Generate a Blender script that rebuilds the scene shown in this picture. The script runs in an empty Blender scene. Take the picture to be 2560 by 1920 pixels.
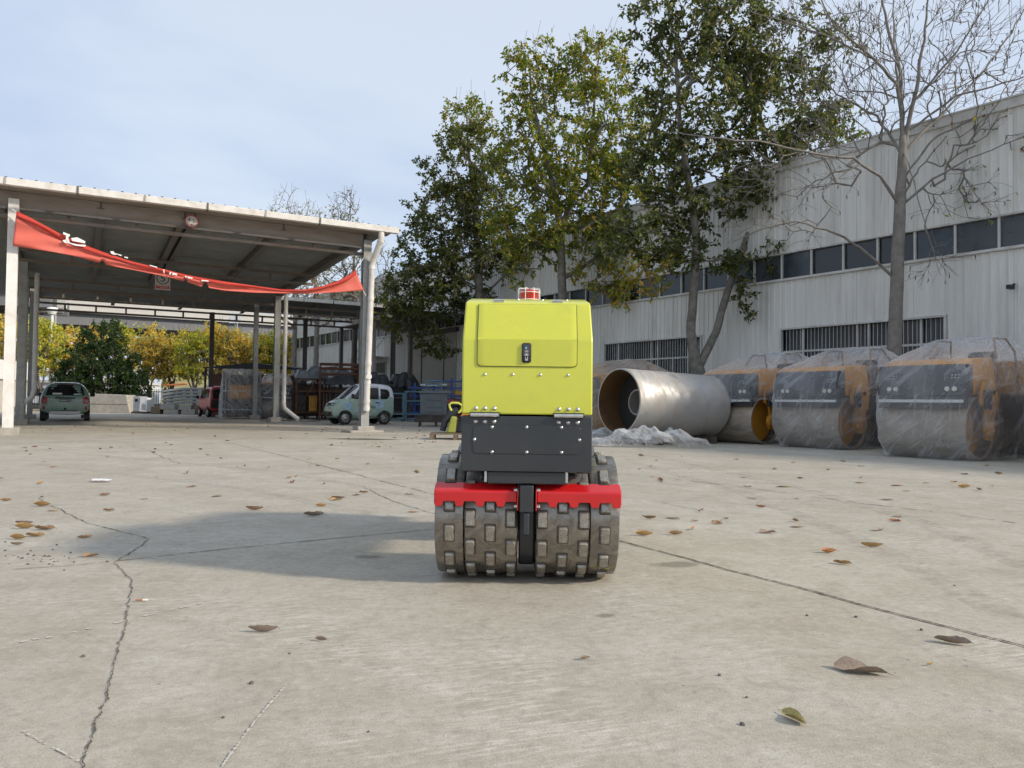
import bpy, bmesh, math, random
import numpy as np
from mathutils import Vector, Matrix, noise as mn
from mathutils.bvhtree import BVHTree
R = math.radians
random.seed(7); np.random.seed(7)
SC = bpy.context.scene
COL = SC.collection

# ------------------------------------------------------------------ camera
CAM_H, FPX, PITCH, ROLL = 0.90, 1923.0, 1.43, 0.7
CAM_ROT = Matrix.Rotation(R(90 + PITCH), 3, 'X') @ Matrix.Rotation(R(ROLL), 3, 'Z')
cam = bpy.data.cameras.new('camera')
cam.sensor_width = 36; cam.lens = 36 * FPX / 2560; cam.clip_start = 0.05; cam.clip_end = 2000
camo = bpy.data.objects.new('camera', cam); COL.objects.link(camo)
camo.matrix_world = Matrix.Translation((0, 0, CAM_H)) @ CAM_ROT.to_4x4()
SC.camera = camo

# ------------------------------------------------------------------ sky and sun
SUN_EL, SUN_AZ = 28.5, 108.0            # azimuth clockwise from +Y
w = bpy.data.worlds.new('World'); SC.world = w; w.use_nodes = True
nt = w.node_tree; N = nt.nodes; L = nt.links
N.clear()
out = N.new('ShaderNodeOutputWorld'); bg = N.new('ShaderNodeBackground'); L.new(bg.outputs[0], out.inputs[0])
sky = N.new('ShaderNodeTexSky'); sky.sky_type = 'NISHITA'; sky.sun_disc = False
sky.sun_elevation = R(SUN_EL); sky.sun_rotation = R(SUN_AZ); sky.air_density = 1.0; sky.dust_density = 2.0; sky.ozone_density = 1.5
tc = N.new('ShaderNodeTexCoord')
sep = N.new('ShaderNodeSeparateXYZ'); L.new(tc.outputs['Generated'], sep.inputs[0])
zz = N.new('ShaderNodeMath'); zz.operation = 'MAXIMUM'; L.new(sep.outputs[2], zz.inputs[0]); zz.inputs[1].default_value = 0.0
za = N.new('ShaderNodeMath'); za.operation = 'ADD'; L.new(zz.outputs[0], za.inputs[0]); za.inputs[1].default_value = 0.22
vd = N.new('ShaderNodeVectorMath'); vd.operation = 'DIVIDE'; L.new(tc.outputs['Generated'], vd.inputs[0])
cmb = N.new('ShaderNodeCombineXYZ')
for i in range(3): L.new(za.outputs[0], cmb.inputs[i])
L.new(cmb.outputs[0], vd.inputs[1])
cn = N.new('ShaderNodeTexNoise'); cn.inputs['Scale'].default_value = 1.15; cn.inputs['Detail'].default_value = 6; cn.inputs['Roughness'].default_value = 0.5
cn.inputs['Distortion'].default_value = 0.35
L.new(vd.outputs[0], cn.inputs['Vector'])
cr = N.new('ShaderNodeValToRGB'); cr.color_ramp.interpolation = 'EASE'
cr.color_ramp.elements[0].position = 0.34; cr.color_ramp.elements[0].color = (0.37, 0.442, 0.57, 1)
cr.color_ramp.elements[1].position = 0.68; cr.color_ramp.elements[1].color = (0.50, 0.555, 0.64, 1)
L.new(cn.outputs[0], cr.inputs[0])
sk = N.new('ShaderNodeVectorMath'); sk.operation = 'SCALE'; L.new(sky.outputs[0], sk.inputs[0]); sk.inputs['Scale'].default_value = 0.10
mx = N.new('ShaderNodeMix'); mx.data_type = 'RGBA'; mx.inputs[0].default_value = 0.80
L.new(sk.outputs[0], mx.inputs[6]); L.new(cr.outputs[0], mx.inputs[7])
L.new(mx.outputs[2], bg.inputs[0]); bg.inputs[1].default_value = 1.0

sun = bpy.data.lights.new('sun', 'SUN'); sun.energy = 2.5; sun.angle = R(4.5); sun.color = (1.0, 0.90, 0.76)
suno = bpy.data.objects.new('sun', sun); COL.objects.link(suno)
sdir = Vector((math.cos(R(SUN_EL)) * math.sin(R(SUN_AZ)), math.cos(R(SUN_EL)) * math.cos(R(SUN_AZ)), math.sin(R(SUN_EL))))
suno.rotation_euler = sdir.to_track_quat('Z', 'Y').to_euler(); suno.location = sdir * 60
SC.view_settings.view_transform = 'Standard'; SC.view_settings.look = 'None'
SC.view_settings.exposure = 0.66; SC.view_settings.gamma = 1.0; SC.view_settings.use_curve_mapping = False
SC.cycles.use_denoising = True; SC.cycles.transparent_max_bounces = 10; SC.cycles.max_bounces = 6; SC.cycles.diffuse_bounces = 3; SC.cycles.glossy_bounces = 3; SC.cycles.use_adaptive_sampling = True; SC.cycles.adaptive_threshold = 0.03
SC.cycles.sample_clamp_indirect = 6.0

# ------------------------------------------------------------------ helpers
def ray(px, py):
    return CAM_ROT @ Vector(((px - 1280) / FPX, -(py - 960) / FPX, -1.0))
def at(px, py, Y):
    d = ray(px, py); t = Y / d.y
    return Vector((0, 0, CAM_H)) + d * t
def gp(px, py):
    d = ray(px, py); t = -CAM_H / d.z
    return Vector((d.x * t, d.y * t, 0.0))
def on_plane(px, py, p0, n):
    d = ray(px, py); o = Vector((0, 0, CAM_H)); t = (p0 - o).dot(n) / d.dot(n)
    return o + d * t

def tag(o, label=None, cat=None, group=None, kind=None):
    if label: o['label'] = label
    if cat: o['category'] = cat
    if group: o['group'] = group
    if kind: o['kind'] = kind
    return o
def empty(name, loc=(0, 0, 0), rz=0.0, label=None, cat=None, group=None, kind=None, rx=0.0, ry=0.0):
    e = bpy.data.objects.new(name, None); COL.objects.link(e); e.empty_display_size = 0.2
    e.location = loc; e.rotation_euler = (rx, ry, rz)
    return tag(e, label, cat, group, kind)
def link(name, me, mat, parent=None, loc=(0, 0, 0), rot=(0, 0, 0), scale=(1, 1, 1)):
    o = bpy.data.objects.new(name, me); COL.objects.link(o)
    if mat is not None and len(me.materials) == 0: me.materials.append(mat)
    if parent: o.parent = parent
    o.location = loc; o.rotation_euler = rot; o.scale = scale
    return o
def copy_tree(o, parent=None):
    c = o.copy(); COL.objects.link(c); c.parent = parent
    for ch in list(o.children): copy_tree(ch, c)
    return c

class MB:
    def __init__(s): s.v = []; s.f = []
    def add(s, vs, fs, M=None):
        b = len(s.v)
        for p in vs:
            p = Vector(p)
            if M is not None: p = M @ p
            s.v.append(tuple(p))
        for f in fs: s.f.append(tuple(i + b for i in f))
        return s
    def box(s, cx, cy, cz, sx, sy, sz, M=None):
        x, y, z = sx / 2, sy / 2, sz / 2
        vs = [(cx + a * x, cy + b * y, cz + c * z) for c in (-1, 1) for b in (-1, 1) for a in (-1, 1)]
        return s.add(vs, [(0, 2, 3, 1), (4, 5, 7, 6), (0, 1, 5, 4), (2, 6, 7, 3), (0, 4, 6, 2), (1, 3, 7, 5)], M)
    def bb(s, x0, x1, y0, y1, z0, z1, M=None):
        return s.box((x0 + x1) / 2, (y0 + y1) / 2, (z0 + z1) / 2, x1 - x0, y1 - y0, z1 - z0, M)
    def bar(s, p0, p1, w, h=None, up=(0, 0, 1)):
        p0 = Vector(p0); p1 = Vector(p1); h = h or w; d = (p1 - p0); ln = d.length; d.normalize()
        u = Vector(up)
        if abs(d.dot(u)) > 0.98: u = Vector((1, 0, 0))
        a = d.cross(u).normalized(); b = a.cross(d)
        M = Matrix((a, d, b)).transposed().to_4x4(); M.translation = (p0 + p1) / 2
        return s.box(0, 0, 0, w, ln, h, M)
    def tube(s, pts, rad, n=8, caps=True):
        pts = [Vector(p) for p in pts]
        if not hasattr(rad, '__len__'): rad = [rad] * len(pts)
        b = len(s.v); a = None
        for i, p in enumerate(pts):
            t = (pts[min(i + 1, len(pts) - 1)] - pts[max(i - 1, 0)])
            if t.length < 1e-9: t = Vector((0, 0, 1))
            t.normalize()
            if a is None:
                a = t.cross(Vector((0, 0, 1)))
                if a.length < 1e-3: a = t.cross(Vector((1, 0, 0)))
            else: a = a - t * a.dot(t)
            a.normalize(); c = t.cross(a)
            for k in range(n):
                g = 2 * math.pi * k / n
                s.v.append(tuple(p + (a * math.cos(g) + c * math.sin(g)) * rad[i]))
        for i in range(len(pts) - 1):
            for k in range(n):
                s.f.append((b + i * n + k, b + i * n + (k + 1) % n, b + (i + 1) * n + (k + 1) % n, b + (i + 1) * n + k))
        if caps:
            s.f.append(tuple(b + k for k in reversed(range(n)))); e = b + (len(pts) - 1) * n
            s.f.append(tuple(e + k for k in range(n)))
        return s
    def lathe(s, prof, n=32, M=None, close=False):
        vs = []; fs = []
        for r, z in prof:
            for k in range(n):
                g = 2 * math.pi * k / n; vs.append((r * math.cos(g), r * math.sin(g), z))
        m = len(prof); rng = m if close else m - 1
        for i in range(rng):
            j = (i + 1) % m
            for k in range(n): fs.append((i * n + k, i * n + (k + 1) % n, j * n + (k + 1) % n, j * n + k))
        return s.add(vs, fs, M)
    def prism(s, poly, h, M=None):
        n = len(poly)
        vs = [(x, y, 0) for x, y in poly] + [(x, y, h) for x, y in poly]
        fs = [tuple(reversed(range(n))), tuple(range(n, 2 * n))] + [(i, (i + 1) % n, n + (i + 1) % n, n + i) for i in range(n)]
        return s.add(vs, fs, M)
    def grid(s, fn, nu, nv):
        b = len(s.v)
        for i in range(nu + 1):
            for j in range(nv + 1): s.v.append(tuple(fn(i / nu, j / nv)))
        for i in range(nu):
            for j in range(nv):
                a = b + i * (nv + 1) + j
                s.f.append((a, a + nv + 1, a + nv + 2, a + 1))
        return s
    def mesh(s, name, smooth=False):
        me = bpy.data.meshes.new(name); me.from_pydata(s.v, [], s.f); me.validate()
        if smooth:
            for p in me.polygons: p.use_smooth = True
        me.update(); return me
    def build(s, name, mat, parent=None, smooth=False, bevel=0, loc=(0, 0, 0), rot=(0, 0, 0), fix=True, seg=2, ang=40, sub=0):
        me = s.mesh(name, smooth)
        if fix:
            bm = bmesh.new(); bm.from_mesh(me); bmesh.ops.recalc_face_normals(bm, faces=bm.faces); bm.to_mesh(me); bm.free()
        o = link(name, me, mat, parent, loc, rot)
        if smooth is True and ang:
            try: me.set_sharp_from_angle(angle=R(ang))
            except Exception: pass
        if bevel:
            m = o.modifiers.new('bevel', 'BEVEL'); m.width = bevel; m.segments = seg; m.limit_method = 'ANGLE'; m.angle_limit = R(35)
            for p in me.polygons: p.use_smooth = True
            try: me.set_sharp_from_angle(angle=R(50))
            except Exception: pass
        if sub:
            m = o.modifiers.new('sub', 'SUBSURF'); m.levels = sub; m.render_levels = sub
        return o
def B(*a, **k): return MB().box(*a, **k)
XAX = Matrix.Rotation(R(90), 4, 'Y')       # lathe/prism axis z -> x
YAX = Matrix.Rotation(R(-90), 4, 'X')      # z -> y
def Mxz(y=0.0):                            # prism polygon (x,z) extruded along +y
    return Matrix(((1, 0, 0, 0), (0, 0, 1, y), (0, 1, 0, 0), (0, 0, 0, 1)))
def Myz(x=0.0):                            # prism polygon (y,z) extruded along +x
    return Matrix(((0, 0, 1, x), (1, 0, 0, 0), (0, 1, 0, 0), (0, 0, 0, 1)))
def rrect(x0, x1, y0, y1, r, n=4):
    p = []
    for cx, cy, a in ((x1 - r, y1 - r, 0), (x0 + r, y1 - r, 90), (x0 + r, y0 + r, 180), (x1 - r, y0 + r, 270)):
        for k in range(n + 1):
            g = R(a + 90 * k / n); p.append((cx + r * math.cos(g), cy + r * math.sin(g)))
    return p
def text_mesh(txt, size, ext=0.002, align='CENTER'):
    c = bpy.data.curves.new('letters', 'FONT'); c.body = txt; c.size = size; c.extrude = ext; c.align_x = align; c.align_y = 'CENTER'
    c.resolution_u = 3
    o = bpy.data.objects.new('letters', c); COL.objects.link(o)
    dg = bpy.context.evaluated_depsgraph_get()
    me = bpy.data.meshes.new_from_object(o.evaluated_get(dg)); bpy.data.objects.remove(o); bpy.data.curves.remove(c)
    return me

# ------------------------------------------------------------------ materials
def newmat(name):
    m = bpy.data.materials.new(name); m.use_nodes = True; t = m.node_tree
    return m, t, t.nodes, t.links, t.nodes['Principled BSDF']
def nnoise(n, l, scale, detail=4, rough=0.55, vec=None, dist=0.0):
    x = n.new('ShaderNodeTexNoise'); x.inputs['Scale'].default_value = scale; x.inputs['Detail'].default_value = detail
    x.inputs['Roughness'].default_value = rough; x.inputs['Distortion'].default_value = dist
    if vec is not None: l.new(vec, x.inputs['Vector'])
    return x.outputs[0]
def nramp(n, l, src, stops, interp='LINEAR'):
    r = n.new('ShaderNodeValToRGB'); r.color_ramp.interpolation = interp; e = r.color_ramp.elements
    while len(e) < len(stops): e.new(0.5)
    for i, (p, c) in enumerate(stops):
        e[i].position = p; e[i].color = (c, c, c, 1) if not hasattr(c, '__len__') else (*c, 1)
    l.new(src, r.inputs[0]); return r.outputs[0]
def nmix(n, l, fac, a, b, mode='MIX'):
    x = n.new('ShaderNodeMix'); x.data_type = 'RGBA'; x.blend_type = mode
    for sock, val in ((x.inputs[0], fac), (x.inputs[6], a), (x.inputs[7], b)):
        if hasattr(val, 'is_output'): l.new(val, sock)
        elif hasattr(val, '__len__'): sock.default_value = (*val, 1) if len(val) == 3 else val
        else: sock.default_value = val
    return x.outputs[2]
def nmath(n, l, op, a, b=0.0):
    x = n.new('ShaderNodeMath'); x.operation = op
    for i, val in enumerate((a, b)):
        if hasattr(val, 'is_output'): l.new(val, x.inputs[i])
        else: x.inputs[i].default_value = val
    return x.outputs[0]
def nmap(n, l, vec, scale=(1, 1, 1), rot=(0, 0, 0), loc=(0, 0, 0)):
    if any(rot):
        y = n.new('ShaderNodeMapping'); y.inputs['Rotation'].default_value = rot; l.new(vec, y.inputs['Vector']); vec = y.outputs[0]
    x = n.new('ShaderNodeMapping'); x.inputs['Scale'].default_value = scale
    x.inputs['Location'].default_value = loc; l.new(vec, x.inputs['Vector']); return x.outputs[0]
def nbump(n, l, b, h, strength=0.3, dist=0.02):
    x = n.new('ShaderNodeBump'); x.inputs['Strength'].default_value = strength; x.inputs['Distance'].default_value = dist
    l.new(h, x.inputs['Height']); l.new(x.outputs[0], b.inputs['Normal'])
def c3(c, f): return tuple(min(1, x * f) for x in c)
MATS = {}
def pm(name, col, rough=0.6, metal=0.0, var=0.15, scale=3.0, bump=0.0, bscale=40.0, dirt=None, damt=0.35, dscale=1.6, coat=0.0, world=False, spec=None, stretch=(1, 1, 1)):
    if name in MATS: return MATS[name]
    m, t, n, l, b = newmat(name)
    if world: vec = n.new('ShaderNodeNewGeometry').outputs['Position']
    else: vec = n.new('ShaderNodeTexCoord').outputs['Object']
    if stretch != (1, 1, 1): vec = nmap(n, l, vec, stretch)
    v = nnoise(n, l, scale, 5, 0.6, vec)
    col_out = nmix(n, l, nramp(n, l, v, [(0.3, 0.0), (0.7, 1.0)]), c3(col, 1 - var), c3(col, 1 + var))
    if dirt is not None:
        d = nnoise(n, l, dscale, 7, 0.65, vec, 0.3)
        d2 = nramp(n, l, d, [(0.46, 0.0), (0.68, damt)])
        col_out = nmix(n, l, d2, col_out, dirt)
    l.new(col_out, b.inputs['Base Color'])
    rr = nramp(n, l, v, [(0.2, max(0.03, rough - 0.08)), (0.8, min(1, rough + 0.08))])
    l.new(rr, b.inputs['Roughness'])
    b.inputs['Metallic'].default_value = metal
    if spec is not None: b.inputs['Specular IOR Level'].default_value = spec
    if coat: b.inputs['Coat Weight'].default_value = coat; b.inputs['Coat Roughness'].default_value = 0.12
    if bump: nbump(n, l, b, nnoise(n, l, bscale, 4, 0.6, vec), bump, 0.01)
    MATS[name] = m; return m

def mat_concrete():
    m, t, n, l, b = newmat('yard_concrete')
    P = n.new('ShaderNodeNewGeometry').outputs['Position']
    big = nnoise(n, l, 0.22, 3, 0.6, P, 0.4)
    mid = nnoise(n, l, 1.1, 5, 0.62, P, 0.6)
    fine = nnoise(n, l, 26, 3, 0.75, P)
    grit = nnoise(n, l, 170, 1, 0.7, P)
    base = nmix(n, l, nramp(n, l, big, [(0.32, 0.0), (0.68, 1.0)]), (0.410, 0.368, 0.292), (0.492, 0.450, 0.370))
    base = nmix(n, l, nramp(n, l, mid, [(0.36, 0.0), (0.70, 0.75)]), base, (0.362, 0.314, 0.238))
    # pale laitance patches, broom strokes drawn across them
    st = nmap(n, l, P, (4.5, 34, 1), (0, 0, R(-19)))
    br = nnoise(n, l, 1.6, 2, 0.6, st, 0.0)
    pat = nnoise(n, l, 0.9, 3, 0.6, nmap(n, l, P, (0.8, 1.3, 1), (0, 0, 0.4), (7, 3, 0)), 0.5)
    mask = nmath(n, l, 'MULTIPLY', nramp(n, l, br, [(0.47, 0.0), (0.62, 1.0)]), nramp(n, l, pat, [(0.46, 0.0), (0.68, 0.62)]))
    base = nmix(n, l, mask, base, (0.64, 0.60, 0.52))
    mk2 = nramp(n, l, nnoise(n, l, 0.55, 4, 0.65, nmap(n, l, P, (1, 1.6, 1), (0, 0, 0.2), (31, 11, 0)), 0.8), [(0.53, 0.0), (0.76, 0.5)])
    base = nmix(n, l, mk2, base, (0.60, 0.565, 0.49))
    # dark stains with shapes of their own
    stn = nramp(n, l, nnoise(n, l, 0.75, 4, 0.5, nmap(n, l, P, (1, 1.1, 1), (0, 0, 0), (3, 47, 0)), 0.4), [(0.62, 0.0), (0.80, 0.5)])
    base = nmix(n, l, stn, base, (0.215, 0.195, 0.165))
    sm = nnoise(n, l, 5.5, 4, 0.7, P, 0.8)
    base = nmix(n, l, nramp(n, l, sm, [(0.34, 0.32), (0.5, 0.0)]), base, (0.27, 0.24, 0.19))
    base = nmix(n, l, nramp(n, l, sm, [(0.54, 0.0), (0.72, 0.35)]), base, (0.60, 0.565, 0.49))
    base = nmix(n, l, nramp(n, l, fine, [(0.30, 0.42), (0.50, 0.0)]), base, (0.23, 0.215, 0.19))
    base = nmix(n, l, nramp(n, l, fine, [(0.55, 0.0), (0.75, 0.38)]), base, (0.62, 0.60, 0.55))
    base = nmix(n, l, nramp(n, l, grit, [(0.30, 0.5), (0.48, 0.0)]), base, (0.20, 0.19, 0.17))
    vor = n.new('ShaderNodeTexVoronoi'); vor.inputs['Scale'].default_value = 13; l.new(P, vor.inputs['Vector'])
    vm = nmath(n, l, 'MULTIPLY', nramp(n, l, vor.outputs['Distance'], [(0.05, 0.8), (0.11, 0.0)]), nramp(n, l, mid, [(0.52, 0.0), (0.6, 1.0)]))
    base = nmix(n, l, vm, base, (0.17, 0.155, 0.13))
    l.new(base, b.inputs['Base Color'])
    b.inputs['Roughness'].default_value = 0.82; b.inputs['Specular IOR Level'].default_value = 0.35
    h = nmath(n, l, 'ADD', nmath(n, l, 'MULTIPLY', br, 0.5), nmath(n, l, 'ADD', nmath(n, l, 'MULTIPLY', fine, 0.6), nmath(n, l, 'MULTIPLY', grit, 0.35)))
    nbump(n, l, b, h, 0.45, 0.006)
    return m
def mat_steel(name, col, rough, dirtc, damt, stretch=(1, 1, 1), dscale=5.0, metal=0.85, vscale=8.0, bump=0.12, cv=0.4):
    m, t, n, l, b = newmat(name)
    vec = nmap(n, l, n.new('ShaderNodeTexCoord').outputs['Object'], stretch)
    v = nnoise(n, l, vscale, 6, 0.65, vec, 1.2)
    d = nnoise(n, l, dscale, 7, 0.65, vec, 0.5)
    c = nmix(n, l, nramp(n, l, v, [(0.3, 0.0), (0.7, 1.0)]), c3(col, 1 - cv), c3(col, 1 + cv))
    dm = nramp(n, l, d, [(0.40, 0.0), (0.64, damt)])
    l.new(nmix(n, l, dm, c, dirtc), b.inputs['Base Color'])
    l.new(nmath(n, l, 'ADD', nramp(n, l, v, [(0.3, rough - 0.1), (0.7, rough + 0.12)]), nmath(n, l, 'MULTIPLY', dm, 0.4)), b.inputs['Roughness'])
    l.new(nmath(n, l, 'SUBTRACT', metal, nmath(n, l, 'MULTIPLY', dm, 0.75)), b.inputs['Metallic'])
    nbump(n, l, b, nmath(n, l, 'ADD', v, d), bump, 0.01)
    return m
def mat_leaf(name, rough=0.55, trans=0.45):
    m, t, n, l, b = newmat(name)
    a = n.new('ShaderNodeAttribute'); a.attribute_name = 'leafcol'
    b.inputs['Roughness'].default_value = rough; b.inputs['Specular IOR Level'].default_value = 0.3
    l.new(a.outputs['Color'], b.inputs['Base Color'])
    tr = n.new('ShaderNodeBsdfTranslucent')
    hs = n.new('ShaderNodeHueSaturation'); hs.inputs['Value'].default_value = 1.6; hs.inputs['Saturation'].default_value = 1.1
    l.new(a.outputs['Color'], hs.inputs['Color']); l.new(hs.outputs[0], tr.inputs[0])
    ms = n.new('ShaderNodeMixShader'); ms.inputs[0].default_value = trans
    l.new(b.outputs[0], ms.inputs[1]); l.new(tr.outputs[0], ms.inputs[2]); l.new(ms.outputs[0], n['Material Output'].inputs[0])
    return m
def mat_plastic(name, base=0.30, tint=(0.80, 0.82, 0.84), scale=1.0, dirt=False):
    m, t, n, l, b = newmat(name)
    V = n.new('ShaderNodeTexCoord').outputs['Object']
    f1 = nnoise(n, l, scale * 1.3, 2, 0.45, nmap(n, l, V, (1, 1, 0.6), (0.3, 0.2, 0.4)), 0.4)
    s1 = nnoise(n, l, scale, 4, 0.55, nmap(n, l, V, (8, 1.1, 1.1), (0.5, 0.9, 0.3)), 0.35)
    s2 = nnoise(n, l, scale, 4, 0.55, nmap(n, l, V, (1.2, 1.2, 9), (0.75, -0.85, 0.2), (5, 2, 1)), 0.5)
    s3 = nnoise(n, l, scale, 3, 0.5, nmap(n, l, V, (11, 11, 0.9), (0.1, 0.12, 0.2), (1, 7, 3)), 0.3)
    r1 = nramp(n, l, s1, [(0.52, 0.0), (0.70, 1.0)]); r2 = nramp(n, l, s2, [(0.55, 0.0), (0.72, 1.0)]); r3 = nramp(n, l, s3, [(0.55, 0.0), (0.75, 0.8)])
    fac = nmath(n, l, 'ADD', nmath(n, l, 'MULTIPLY', nmath(n, l, 'MAXIMUM', nmath(n, l, 'MAXIMUM', r1, r2), r3), 0.28), nmath(n, l, 'ADD', base, nmath(n, l, 'MULTIPLY', nramp(n, l, f1, [(0.42, 0.0), (0.66, 1.0)]), 0.14)))
    fr = n.new('ShaderNodeFresnel'); fr.inputs[0].default_value = 1.3
    fac = nmath(n, l, 'MINIMUM', nmath(n, l, 'ADD', fac, nmath(n, l, 'MULTIPLY', fr.outputs[0], 0.45)), 0.92)
    col = tint
    if dirt: col = nmix(n, l, nramp(n, l, nnoise(n, l, 1.4, 5, 0.6, V), [(0.52, 0.0), (0.68, 0.6)]), tint, (0.66, 0.52, 0.34))
    if hasattr(col, 'is_output'): l.new(col, b.inputs['Base Color'])
    else: b.inputs['Base Color'].default_value = (*col, 1)
    b.inputs['Roughness'].default_value = 0.2; b.inputs['Specular IOR Level'].default_value = 0.7
    nbump(n, l, b, nmath(n, l, 'ADD', nmath(n, l, 'ADD', s1, s3), s2), 0.6, 0.06)
    tl = n.new('ShaderNodeBsdfTranslucent'); tl.inputs[0].default_value = (*tint, 1)
    m0 = n.new('ShaderNodeMixShader'); m0.inputs[0].default_value = 0.45
    l.new(b.outputs[0], m0.inputs[1]); l.new(tl.outputs[0], m0.inputs[2])
    tr = n.new('ShaderNodeBsdfTransparent'); tr.inputs[0].default_value = (0.97, 0.97, 0.97, 1)
    ms = n.new('ShaderNodeMixShader'); l.new(fac, ms.inputs[0]); l.new(tr.outputs[0], ms.inputs[1]); l.new(m0.outputs[0], ms.inputs[2])
    l.new(ms.outputs[0], n['Material Output'].inputs[0])
    return m
def mat_glass(name, col=(0.02, 0.024, 0.028), rough=0.08):
    m, t, n, l, b = newmat(name)
    V = n.new('ShaderNodeNewGeometry').outputs['Position']
    v = nnoise(n, l, 1.7, 5, 0.6, V, 0.6)
    l.new(nmix(n, l, v, c3(col, 0.4), c3(col, 2.0)), b.inputs['Base Color'])
    l.new(nramp(n, l, v, [(0.3, rough), (0.7, rough + 0.18)]), b.inputs['Roughness'])
    nbump(n, l, b, nnoise(n, l, 0.8, 2, 0.5, V), 0.06, 0.05)
    return m

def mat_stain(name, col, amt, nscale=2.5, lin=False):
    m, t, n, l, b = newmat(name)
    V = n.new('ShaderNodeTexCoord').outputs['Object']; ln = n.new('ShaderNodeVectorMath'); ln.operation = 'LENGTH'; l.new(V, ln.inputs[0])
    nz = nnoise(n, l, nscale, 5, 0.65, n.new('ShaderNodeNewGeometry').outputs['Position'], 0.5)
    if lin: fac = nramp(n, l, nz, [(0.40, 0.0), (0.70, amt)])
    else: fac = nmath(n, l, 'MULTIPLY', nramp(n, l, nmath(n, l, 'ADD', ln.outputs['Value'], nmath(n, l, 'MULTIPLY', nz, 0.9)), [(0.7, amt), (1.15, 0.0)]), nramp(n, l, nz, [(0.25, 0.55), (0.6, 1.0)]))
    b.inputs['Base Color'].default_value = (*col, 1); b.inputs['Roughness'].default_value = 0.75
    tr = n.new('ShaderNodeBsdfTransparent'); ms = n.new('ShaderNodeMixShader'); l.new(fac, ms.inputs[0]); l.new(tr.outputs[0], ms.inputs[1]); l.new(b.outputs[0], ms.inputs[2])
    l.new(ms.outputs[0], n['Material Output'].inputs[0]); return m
M_CONC = mat_concrete()
M_DARK = pm('black_paint', (0.022, 0.024, 0.027), 0.42, 0, 0.12, 6, dirt=(0.09, 0.08, 0.07), damt=0.25)
M_LIME = pm('lime_paint', (0.59, 0.605, 0.060), 0.30, 0, 0.025, 4, coat=0.35, dirt=(0.44, 0.44, 0.08), damt=0.26, dscale=4, bump=0.02, bscale=90)
M_RED = pm('red_paint', (0.56, 0.012, 0.014), 0.32, 0, 0.06, 6, coat=0.3)
M_CHARC = pm('charcoal_paint', (0.030, 0.034, 0.038), 0.38, 0, 0.08, 5, coat=0.15, dirt=(0.07, 0.07, 0.07), damt=0.2, dscale=3)
M_ZINC = pm('zinc_bolt', (0.62, 0.62, 0.60), 0.32, 0.9, 0.1, 30)
M_DRUM = mat_steel('worn_drum_steel', (0.27, 0.25, 0.222), 0.25, (0.12, 0.10, 0.075), 0.55, dscale=5.0, vscale=9.0, metal=0.9, cv=0.5)
M_LUG = mat_steel('worn_lug_steel', (0.40, 0.375, 0.33), 0.24, (0.17, 0.14, 0.10), 0.65, dscale=26.0, vscale=40.0, metal=0.8)
M_SKIRT = mat_steel('dark_lug_skirt', (0.10, 0.088, 0.075), 0.4, (0.05, 0.04, 0.03), 0.5, dscale=30.0, vscale=40.0, metal=0.6)
M_PANEL = pm('wall_sheet', (0.715, 0.695, 0.64), 0.45, 0, 0.05, 0.8, dirt=(0.44, 0.40, 0.33), damt=0.5, dscale=1.5, world=True, stretch=(1.6, 1.6, 0.16))
M_TRIM = pm('wall_trim', (0.60, 0.585, 0.54), 0.5, 0, 0.08, 2, dirt=(0.25, 0.22, 0.18), damt=0.5, world=True)
M_GLASS = mat_glass('dark_pane')
M_ALU = pm('window_frame_paint', (0.58, 0.57, 0.53), 0.5, 0, 0.08, 3, dirt=(0.22, 0.2, 0.17), damt=0.4)
M_CORE = pm('inner_core', (0.12, 0.12, 0.12), 0.9)
M_POST = pm('post_paint_grey', (0.34, 0.345, 0.33), 0.55, 0, 0.12, 4, dirt=(0.20, 0.16, 0.11), damt=0.5, dscale=3)
M_POSTW = pm('post_paint_white', (0.74, 0.72, 0.68), 0.55, 0, 0.05, 4, dirt=(0.48, 0.42, 0.34), damt=0.4, dscale=3)
M_PVC = pm('white_pipe', (0.74, 0.71, 0.66), 0.4, 0, 0.06, 5, dirt=(0.42, 0.36, 0.28), damt=0.45, dscale=4)
M_ROOFS = pm('roof_sheet_paint', (0.42, 0.41, 0.385), 0.6, 0, 0.1, 2, dirt=(0.24, 0.2, 0.15), damt=0.55, dscale=2.2)
M_BEAM = pm('roof_beam_paint', (0.105, 0.098, 0.09), 0.6, 0, 0.2, 3, dirt=(0.14, 0.09, 0.05), damt=0.5)
M_FASC = pm('rusty_fascia', (0.30, 0.255, 0.215), 0.7, 0, 0.15, 3, dirt=(0.22, 0.15, 0.10), damt=0.6, dscale=2.5, stretch=(0.4, 1, 2))
M_BANH = pm('banner_hem_cloth', (0.50, 0.045, 0.03), 0.75, 0, 0.08, 6)
M_BAN = pm('banner_cloth', (0.62, 0.125, 0.09), 0.75, 0, 0.06, 4, dirt=(0.68, 0.24, 0.19), damt=0.35, dscale=2)
M_WHITE = pm('white_paint', (0.78, 0.78, 0.76), 0.5, 0, 0.04, 5)
M_BLACKT = pm('black_print', (0.02, 0.02, 0.022), 0.6, 0, 0.05)
M_BLOCK = pm('footing_concrete', (0.36, 0.335, 0.29), 0.85, 0, 0.2, 6, bump=0.4, bscale=25)
M_BARK = pm('bark', (0.20, 0.18, 0.15), 0.85, 0, 0.35, 6, bump=0.6, bscale=18, dirt=(0.10, 0.085, 0.07), damt=0.6, dscale=4)
M_BARKP = pm('bark_pale', (0.215, 0.195, 0.168), 0.85, 0, 0.25, 6, bump=0.5, bscale=16, dirt=(0.14, 0.12, 0.10), damt=0.6, dscale=5)
M_TWIG = pm('twig_bark', (0.13, 0.11, 0.095), 0.85, 0, 0.25, 5)
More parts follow.
